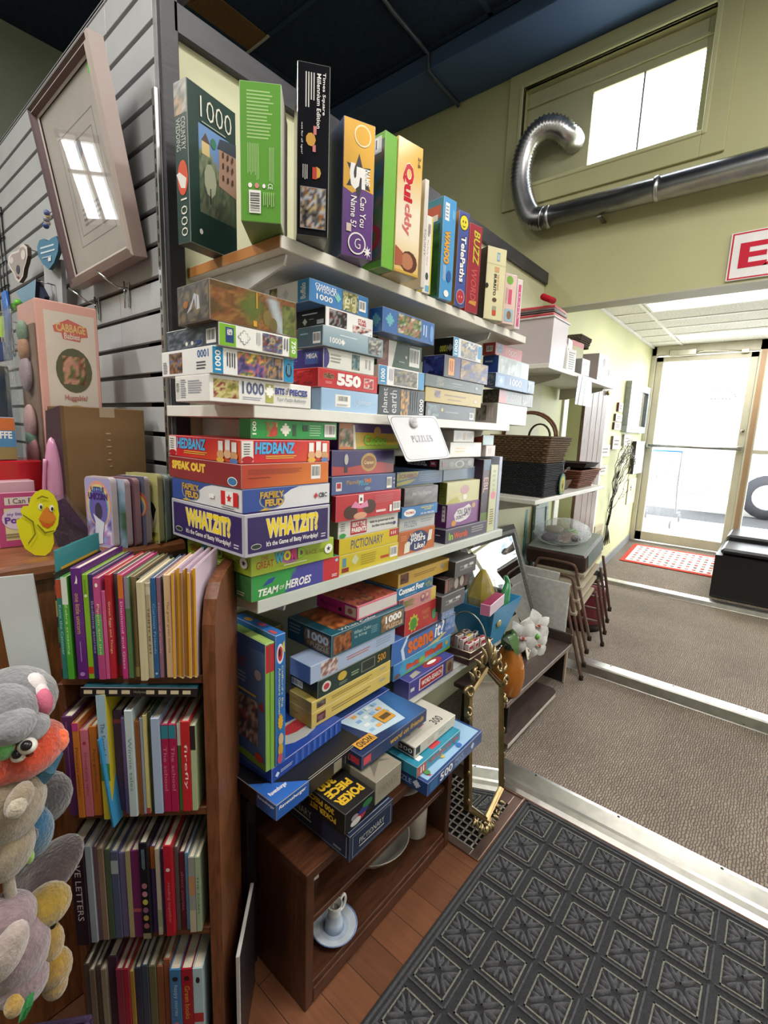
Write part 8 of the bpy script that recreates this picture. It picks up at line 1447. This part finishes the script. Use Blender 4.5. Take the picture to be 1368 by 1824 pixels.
def weave(m, b0, b1, t0, t1, h, rows, r, col, amp=.0025, n=44, z0=0):
    for k in range(rows):
        q = (k+.5)/rows; z = z0+h*q; x0_, y0_ = b0[0]+(t0[0]-b0[0])*q, b0[1]+(t0[1]-b0[1])*q; x1_, y1_ = b1[0]+(t1[0]-b1[0])*q, b1[1]+(t1[1]-b1[1])*q
        pts = []; per = 2*((x1_-x0_)+(y1_-y0_))
        for i in range(n*2):
            s_ = per*i/(n*2)
            if s_ < x1_-x0_: p = V((x0_+s_, y0_, z)); o = V((0, -1, 0))
            elif s_ < (x1_-x0_)+(y1_-y0_): p = V((x1_, y0_+s_-(x1_-x0_), z)); o = V((1, 0, 0))
            elif s_ < 2*(x1_-x0_)+(y1_-y0_): p = V((x1_-(s_-(x1_-x0_)-(y1_-y0_)), y1_, z)); o = V((0, 1, 0))
            else: p = V((x0_, y1_-(s_-2*(x1_-x0_)-(y1_-y0_)), z)); o = V((-1, 0, 0))
            pts.append(p+o*amp*(1 if (i+k) % 2 else -1))
        c = mix(col, '#1c140e', .35*h2(k, 3, 7)); m.tube(pts, r, c, 5, closed=True)
m = MB(); weave(m, (0, 0), (.16, .14), (-.015, -.015), (.175, .155), .06, 6, .0055, '#5a4c3e'); m.build('weave', 'wicker', wb_)
gbox('framed_picture', 'grey flat frame leaning at the back of the high passage shelf', 'picture frame', V((2.02, -.05, ZA)), .56, .02, .235, 0, base='#9a9692', group=None, lean=radians(-4))
ps = [at(u, v, y=-.322) for u, v in ((1031, 668), (1054, 674), (1053, 725), (1024, 720))]
m = MB(); c0_ = ps[0]; m.face([tuple(p-c0_) for p in ps], '#d8d8d8'); m.face([tuple(p-c0_+V((0, .004, 0))) for p in ps], '#b8b8b4')
for a, b in ((.3, .38), (.6, .66)):
    m.face([tuple(ps[0]+(ps[1]-ps[0])*a-c0_+V((0, -.004, 0))), tuple(ps[0]+(ps[1]-ps[0])*b-c0_+V((0, -.004, 0))), tuple(ps[3]+(ps[2]-ps[3])*(b-.15)-c0_+V((0, -.004, 0))), tuple(ps[3]+(ps[2]-ps[3])*(a-.15)-c0_+V((0, -.004, 0)))], '#f0f0f0')
tag(m.build('plastic_sheet', 'glossy card', loc=tuple(c0_)), 'shiny white plastic sheet hanging from the front of the high passage shelf', 'sheet')
# baskets on the lower passage shelf
bb = empty('wicker_basket', (1.755, -.295, ZB_)); tag(bb, 'black woven storage basket on the lower passage shelf', 'basket')
m = MB(); weave(m, (.006, .006), (.25, .275), (.0, .0), (.262, .285), .172, 19, .0052, '#20242a', n=56); frust(m, (.01, .01), (.245, .27), (.006, .006), (.255, .28), .168, '#16181c'); m.build('weave', 'wicker', bb)
lb = empty('egg_tag', (1.985, -.308, ZB_+.055)); 
tag(lb, 'oval green tag with a yellow chick print hanging on the black basket', 'tag')
m = MB(); m.prism(circ(0, 0, .042, .058, 22), (0, 0, 0), (1, 0, 0), (0, 0, 1), .004, '#5c8474'); f = Face(m, (-.042, 0, -.058), (.084, 0, 0), (0, 0, .116), 0, .0004); f.E(.5, .5, .34, .4, '#b8b03c', 20); f.E(.5, .45, .16, .18, '#5c4c24', 10); f.E(.5, .62, .1, .1, '#8c7c2c', 10); f.L(.3, .16, .7, .28, 2, '#5c4c24'); m.build('card', 'matt card', lb)
m = MB(); m.tube([(0, .002, .058), (.004, .004, .085), (0, .006, .11)], .0015, '#8c8c84', 5); m.build('string', 'cloth', lb)
b2 = empty('wicker_basket', (1.745, -.300, ZB_+.174)); tag(b2, 'brown woven basket with hoop handles on top of the black basket', 'basket')
m = MB(); weave(m, (.012, .012), (.245, .28), (-.03, -.02), (.275, .31), .135, 12, .0068, '#6b543c', .0035, 40); frust(m, (.016, .016), (.24, .275), (-.02, -.012), (.265, .30), .13, '#2c2018'); m.build('weave', 'wicker', b2)
m = MB()
for k in (-1, 1): m.tube([(.10+.012*k-.085*cos(pi*i/14)*.0, .145-.145*cos(pi*i/14)+.0, .13+.125*sin(pi*i/14)+.004*k) for i in range(15)], .006, '#6b4a34', 7)
for k in (-1, 0, 1): m.tube([(.24+.006*k, .145-.06*cos(pi*i/10), .13+.07*sin(pi*i/10)) for i in range(11)], .004, '#3c2a20', 6)
m.build('handle', 'wicker', b2)
tw = empty('wrapped_tray', (2.045, -.25, ZB_)); tag(tw, 'wrapped gift tray in clear film right of the black basket', 'tray')
m = MB(); frust(m, (.02, .02), (.24, .18), (.0, .0), (.27, .21), .06, '#5c4030'); m.box((.04, .04, .03), (.22, .16, .065), '#a89878', 0, .004); m.build('tray', 'wicker', tw)
m = MB(); m.ball((.13, .10, .075), (.13, .10, .045), '#fff', 16, 10, fn=crump); m.tube([(.1, .0, .1), (.13, -.02, .14), (.17, -.01, .12)], .004, '#e8e8e4', 6); m.build('film', 'clear wrap', tw)
wt = empty('wicker_tray', (2.35, -.27, ZB_)); tag(wt, 'brown sloping wicker tray near the right end of the lower passage shelf', 'tray')
m = MB(); weave(m, (.04, .02), (.32, .2), (-.02, -.02), (.38, .24), .115, 9, .0065, '#7a4a34', .003, 36); frust(m, (.045, .025), (.31, .195), (-.01, -.01), (.37, .23), .112, '#3c2418'); m.build('weave', 'wicker', wt)
dk_ = empty('dark_tray', (2.50, -.265, ZB_+.12)); tag(dk_, 'dark shallow tray stacked on the brown wicker tray', 'tray'); m = MB(); frust(m, (.02, .02), (.24, .2), (.0, .0), (.27, .23), .03, '#2c2220'); m.build('tray', 'wicker', dk_)
# things below and behind those shelves
for i, (x0, z0, w3, h3, col, lab) in enumerate(((2.26, floor_z(2.3)+.003, .20, .92, '#4c8078', 'teal frame standing behind the storage case, left of the closet'), (2.36, floor_z(2.36)+.003, .22, .89, '#8fa098', 'pale green picture frame leaning in front of the teal frame'))):
    t = empty('framed_picture', (x0, -.03-.025*i, z0+.0), rot=(radians(-2), 0, 0)); tag(t, lab, 'picture frame', 'frames beside the closet')
    m = MB()
    for a, b in (((0, 0), (w3, .035)), ((0, h3-.035), (w3, h3)), ((0, .035), (.035, h3-.035)), ((w3-.035, .035), (w3, h3-.035))): m.box((a[0], 0, a[1]), (b[0], .02, b[1]), col, 0, .002)
    m.build('frame', 'wood', t); m = MB(); m.box((.035, .008, .035), (w3-.035, .012, h3-.035), '#a9b4b8'); m.build('picture', 'glossy card', t)
# closet opening in the passage wall with hanging bags, brown door beside it
struct(bx('trim_9', (2.715, -.014, .12), (2.80, .0, 1.95), '#dcdcd0', 'white melamine', .002)); struct(bx('trim_10', (3.665, -.014, .125), (3.74, 0, 1.98), '#dfe2d6', 'white melamine', .002))
d2 = struct(empty('door_2', (3.12, -.012, .13))); m = MB(); m.box((0, -.012, 0), (.545, .010, 1.80), '#6b5244', 0, .002)
for q in (.16, .30, .42): m.box((q, -.0135, 0), (q+.004, -.011, 1.80), '#4c3a30')
m.build('panel', 'wood upright', d2); m = MB(); m.lathe([(0, 0), (.018, .002), (.022, .014), (.012, .022), (0, .024)], '#a89a6c', (.50, -.014, 1.66), 14, axis=(0, -1, 0)); m.build('knob', 'gold', d2)
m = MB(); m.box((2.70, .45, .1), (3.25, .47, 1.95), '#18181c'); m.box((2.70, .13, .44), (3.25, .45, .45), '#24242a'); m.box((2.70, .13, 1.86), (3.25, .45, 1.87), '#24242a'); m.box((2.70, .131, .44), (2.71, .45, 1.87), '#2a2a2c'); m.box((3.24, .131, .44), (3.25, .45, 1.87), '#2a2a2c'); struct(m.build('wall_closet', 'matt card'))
for i, (c_, r_, col, lab) in enumerate((((2.98, .25, 1.58), (.11, .07, .13), '#a8a89c', 'clear plastic bag at the top of the closet opening'), ((2.96, .24, 1.33), (.13, .08, .10), '#8c94a4', 'grey-blue plastic bag in the middle of the closet opening'), ((3.0, .25, 1.12), (.12, .07, .13), '#2c5c9c', 'blue plastic bag low in the closet opening'), ((2.95, .26, .75), (.12, .08, .25), '#1c1c22', 'black bag at the bottom of the closet opening'))):
    m = MB(); m.ball((0, 0, 0), r_, col, 16, 12, fn=lambda p: 1+.25*(vn(p.x*2.5+7, p.y*2.5+p.z*3+7, 9)-.5)); tag(m.build('plastic_bag', 'glossy card', loc=c_), lab, 'bag', 'bags in the closet opening')
m = MB(); m.box((0, 0, 0), (.2, .05, .045), '#8c1c28', 0, .01); tag(m.build('folded_cloth', 'cloth', loc=(2.9, .19, 1.44)), 'red folded cloth between the bags in the closet opening', 'cloth')
# ================================================================== THINGS ON THE PASSAGE WALL
def wallframe(nm, lab, cat, x0, x1, z0, z1, d_, fr, pic, bw=.03, mat='wood', pm='glossy card', grp=None, lean=0):
    t = empty(nm, (x0, -d_-.001, z0), rot=(lean, 0, 0)); tag(t, lab, cat, grp); W4, H4 = x1-x0, z1-z0; m = MB()
    for a, b in (((0, 0), (W4, bw)), ((0, H4-bw), (W4, H4)), ((0, bw), (bw, H4-bw)), ((W4-bw, bw), (W4, H4-bw))): m.box((a[0], 0, a[1]), (b[0], d_, b[1]), fr, 0, .002)
    m.build('frame', mat, t); m = MB(); m.box((bw, d_*.4, bw), (W4-bw, d_*.6, H4-bw), pic); m.build('picture' if pm != 'mirror glass' else 'glass', pm, t); return t
wallframe('wall_mirror', 'silver framed mirror hanging on the passage wall near the glass door', 'mirror', 4.28, 5.06, 1.49, 1.955, .05, '#8f959a', '#ddd', .065, 'brushed metal', 'mirror glass')
def slab(nm, lab, cat, x0, x1, z0, z1, d_, col, side, ops=(), grp=None):
    m = MB(); n0 = len(m.c); m.box((0, 0, 0), (x1-x0, d_, z1-z0), col, 0, .001); m.c[0] = hx(side); f = Face(m, (0, 0, 0), (x1-x0, 0, 0), (0, 0, z1-z0)); run(f, ops); return tag(m.build(nm, 'matt card', loc=(x0, -d_-.001, z0)), lab, cat, grp)
SG = 'small pictures on the passage wall'
slab('canvas_print', 'pale canvas print with dark side, right of the metal tree by the door', 'picture', 4.76, 5.14, 1.075, 1.41, .045, '#b8c0c0', '#3a332c', [('G', .05, .05, .95, .95, pz(['#b8c4c4', '#ccd0cc', '#a8b4b8'], 6, 2, 3), 6, 8)])
slab('picture', 'cream picture below the canvas print by the door', 'picture', 4.80, 5.13, .75, 1.02, .01, '#c9c4ac', '#a8a48c', [('G', .05, .05, .95, .95, pz(['#c9c4ac', '#b8b094', '#d8d4c0'], 6, 3, 3), 6, 6)], SG)
for i, (x0, x1, z0, z1, c1_, c2_, lab) in enumerate(((4.05, 4.19, 1.665, 1.745, '#d8d0c8', '#5c2c2c', 'small white plaque with a dark red edge left of the silver mirror'), (3.99, 4.20, 1.58, 1.645, '#dcd8d4', '#4c3c38', 'upper of two small white plaques below the red edged one'), (3.98, 4.20, 1.505, 1.57, '#dcd8d4', '#4c3c38', 'lower of two small white plaques below the red edged one'), (3.99, 4.24, 1.33, 1.45, '#d4d4cc', '#6c5c54', 'white picture above the top of the metal tree'), (3.66, 3.92, 1.27, 1.37, '#c8ccc8', '#5c544c', 'white block picture left of the metal tree top'), (3.67, 3.9, 1.11, 1.2, '#c4bcb8', '#6c3c44', 'small block picture with a plum edge, left of the metal tree'), (4.36, 4.6, 1.36, 1.47, '#dcdcd4', '#a8a49c', 'small white card under the silver mirror'), (3.74, 3.99, .52, .66, '#b4a88c', '#8c7c64', 'tan sign with printed letters low on the passage wall'))):
    slab('plaque', lab, 'plaque', x0, x1, z0, z1, .02, c1_, c2_, [('L', .15, .25, .85, .8, 2, '#8c847c')] if i != 7 else [('T', 'WE ARE', .15, .25, .85, .6, '#6c5c48', {'bold': .02})], SG)
tree = empty('metal_tree', (4.15, -.012, .62)); tag(tree, 'thin dark metal tree ornament hanging on the passage wall', 'wall ornament')
r = random.Random(11); m = MB()
def br(p, a, L, rad, dep):
    q = p+V((L*sin(a), -.006*dep-.01, L*cos(a))); mid = (p+q)/2+V((r.uniform(-.02, .02), -.01, 0)); m.tube([p, mid, q], [rad, rad*.8, rad*.6], '#3c3834', 5)
    if dep < 3:
        for k in range(2): br(q, a*.6+r.uniform(-.5, .5)+(.08), L*r.uniform(.62, .85), rad*.66, dep+1)
    if dep >= 2:
        for k in range(2): c = mid+V((r.uniform(-.03, .03), -.004, r.uniform(-.03, .03))); m.ball(c, (.011, .003, .006), '#4c463c', 6, 4)
for k in range(5): m.tube([(0, 0, -.0), (.0+(k-2)*.02, -.01, -.08), ((k-2)*.055, -.012, -.19)], [.007, .006, .004], '#3c3834', 5)
m.tube(smooth([V((0, 0, 0)), V((.015, -.01, .12)), V((.02, -.012, .26))], 4), .012, '#3c3834', 7)
for a in (-.55, -.28, -.05, .12, .3, .55, .8): br(V((.02, -.012, .24)), a, .20, .0055, 0)
for a in (-1.2, -.9): br(V((.0, -.01, .1)), a, .16, .004, 1)
br(V((.01, -.01, .14)), 1.1, .2, .004, 1)
m.build('branches', 'brushed metal', tree)
# red doormat, black leather seat
zz0, zz1 = floor_z(4.47), floor_z(5.04); m = MB(); m.keep = True
L5 = sqrt((5.04-4.47)**2+(zz1-zz0)**2); m.box((0, -1.05, 0), (L5, 0, .008), '#b8473c', 0, .002)
f = Face(m, (0, -1.05, .008), (L5, 0, 0), (0, 1.05, 0), 0, .0004); f.R(.07, .04, .93, .96, '#d8d0c8')
for i in range(7):
    for j in range(16): f.poly([(.1+.12*i+.01*(j % 2), .06+.056*j), (.17+.12*i, .06+.056*j), (.16+.12*i, .09+.056*j), (.10+.12*i, .085+.056*j)], ['#b8473c', '#6c6868', '#c86058', '#8c8480'][(i*3+j) % 4]); f.k = 2
tag(m.build('rug', 'cloth', loc=(4.47, -.085, zz0+.0022), rot=(0, -atan2(zz1-zz0, .57), 0)), 'red bordered white patterned doormat before the glass door', 'doormat')
so = empty('leather_chest', (4.02, -.885, 0)); tag(so, 'black leather storage seat with shiny cushions at the right photo edge', 'seat')
fl = floor_z(4.02)
m = MB(); m.add([(0, 0, fl+.012), (.95, 0, floor_z(4.97)+.012), (.95, -1.1, floor_z(4.97)+.012), (0, -1.1, fl+.012), (0, 0, .53), (.95, 0, .53), (.95, -1.1, .53), (0, -1.1, .53)], [(0, 3, 2, 1), (4, 5, 6, 7), (0, 4, 7, 3), (0, 1, 5, 4), (1, 2, 6, 5), (2, 3, 7, 6)], '#17161a'); m.build('body', 'leather', so)
for i, (a, b, h_) in enumerate(((.03, .47, .055), (.485, .94, .10))): m = MB(); m.box((a, -1.08, .5305), (b, -.03, .53+h_), '#1f1e22', 0, .018); m.build('cushion', 'leather', so)
for (a, b) in ((.04, -.06), (.04, -1.04), (.9, -.06), (.9, -1.04)): m = MB(); m.lathe([(0, 0), (.02, 0), (.025, .012), (0, .012)], '#222', (a, b, floor_z(4.02+a)+.0005), 10); m.build('foot', 'plastic', so)
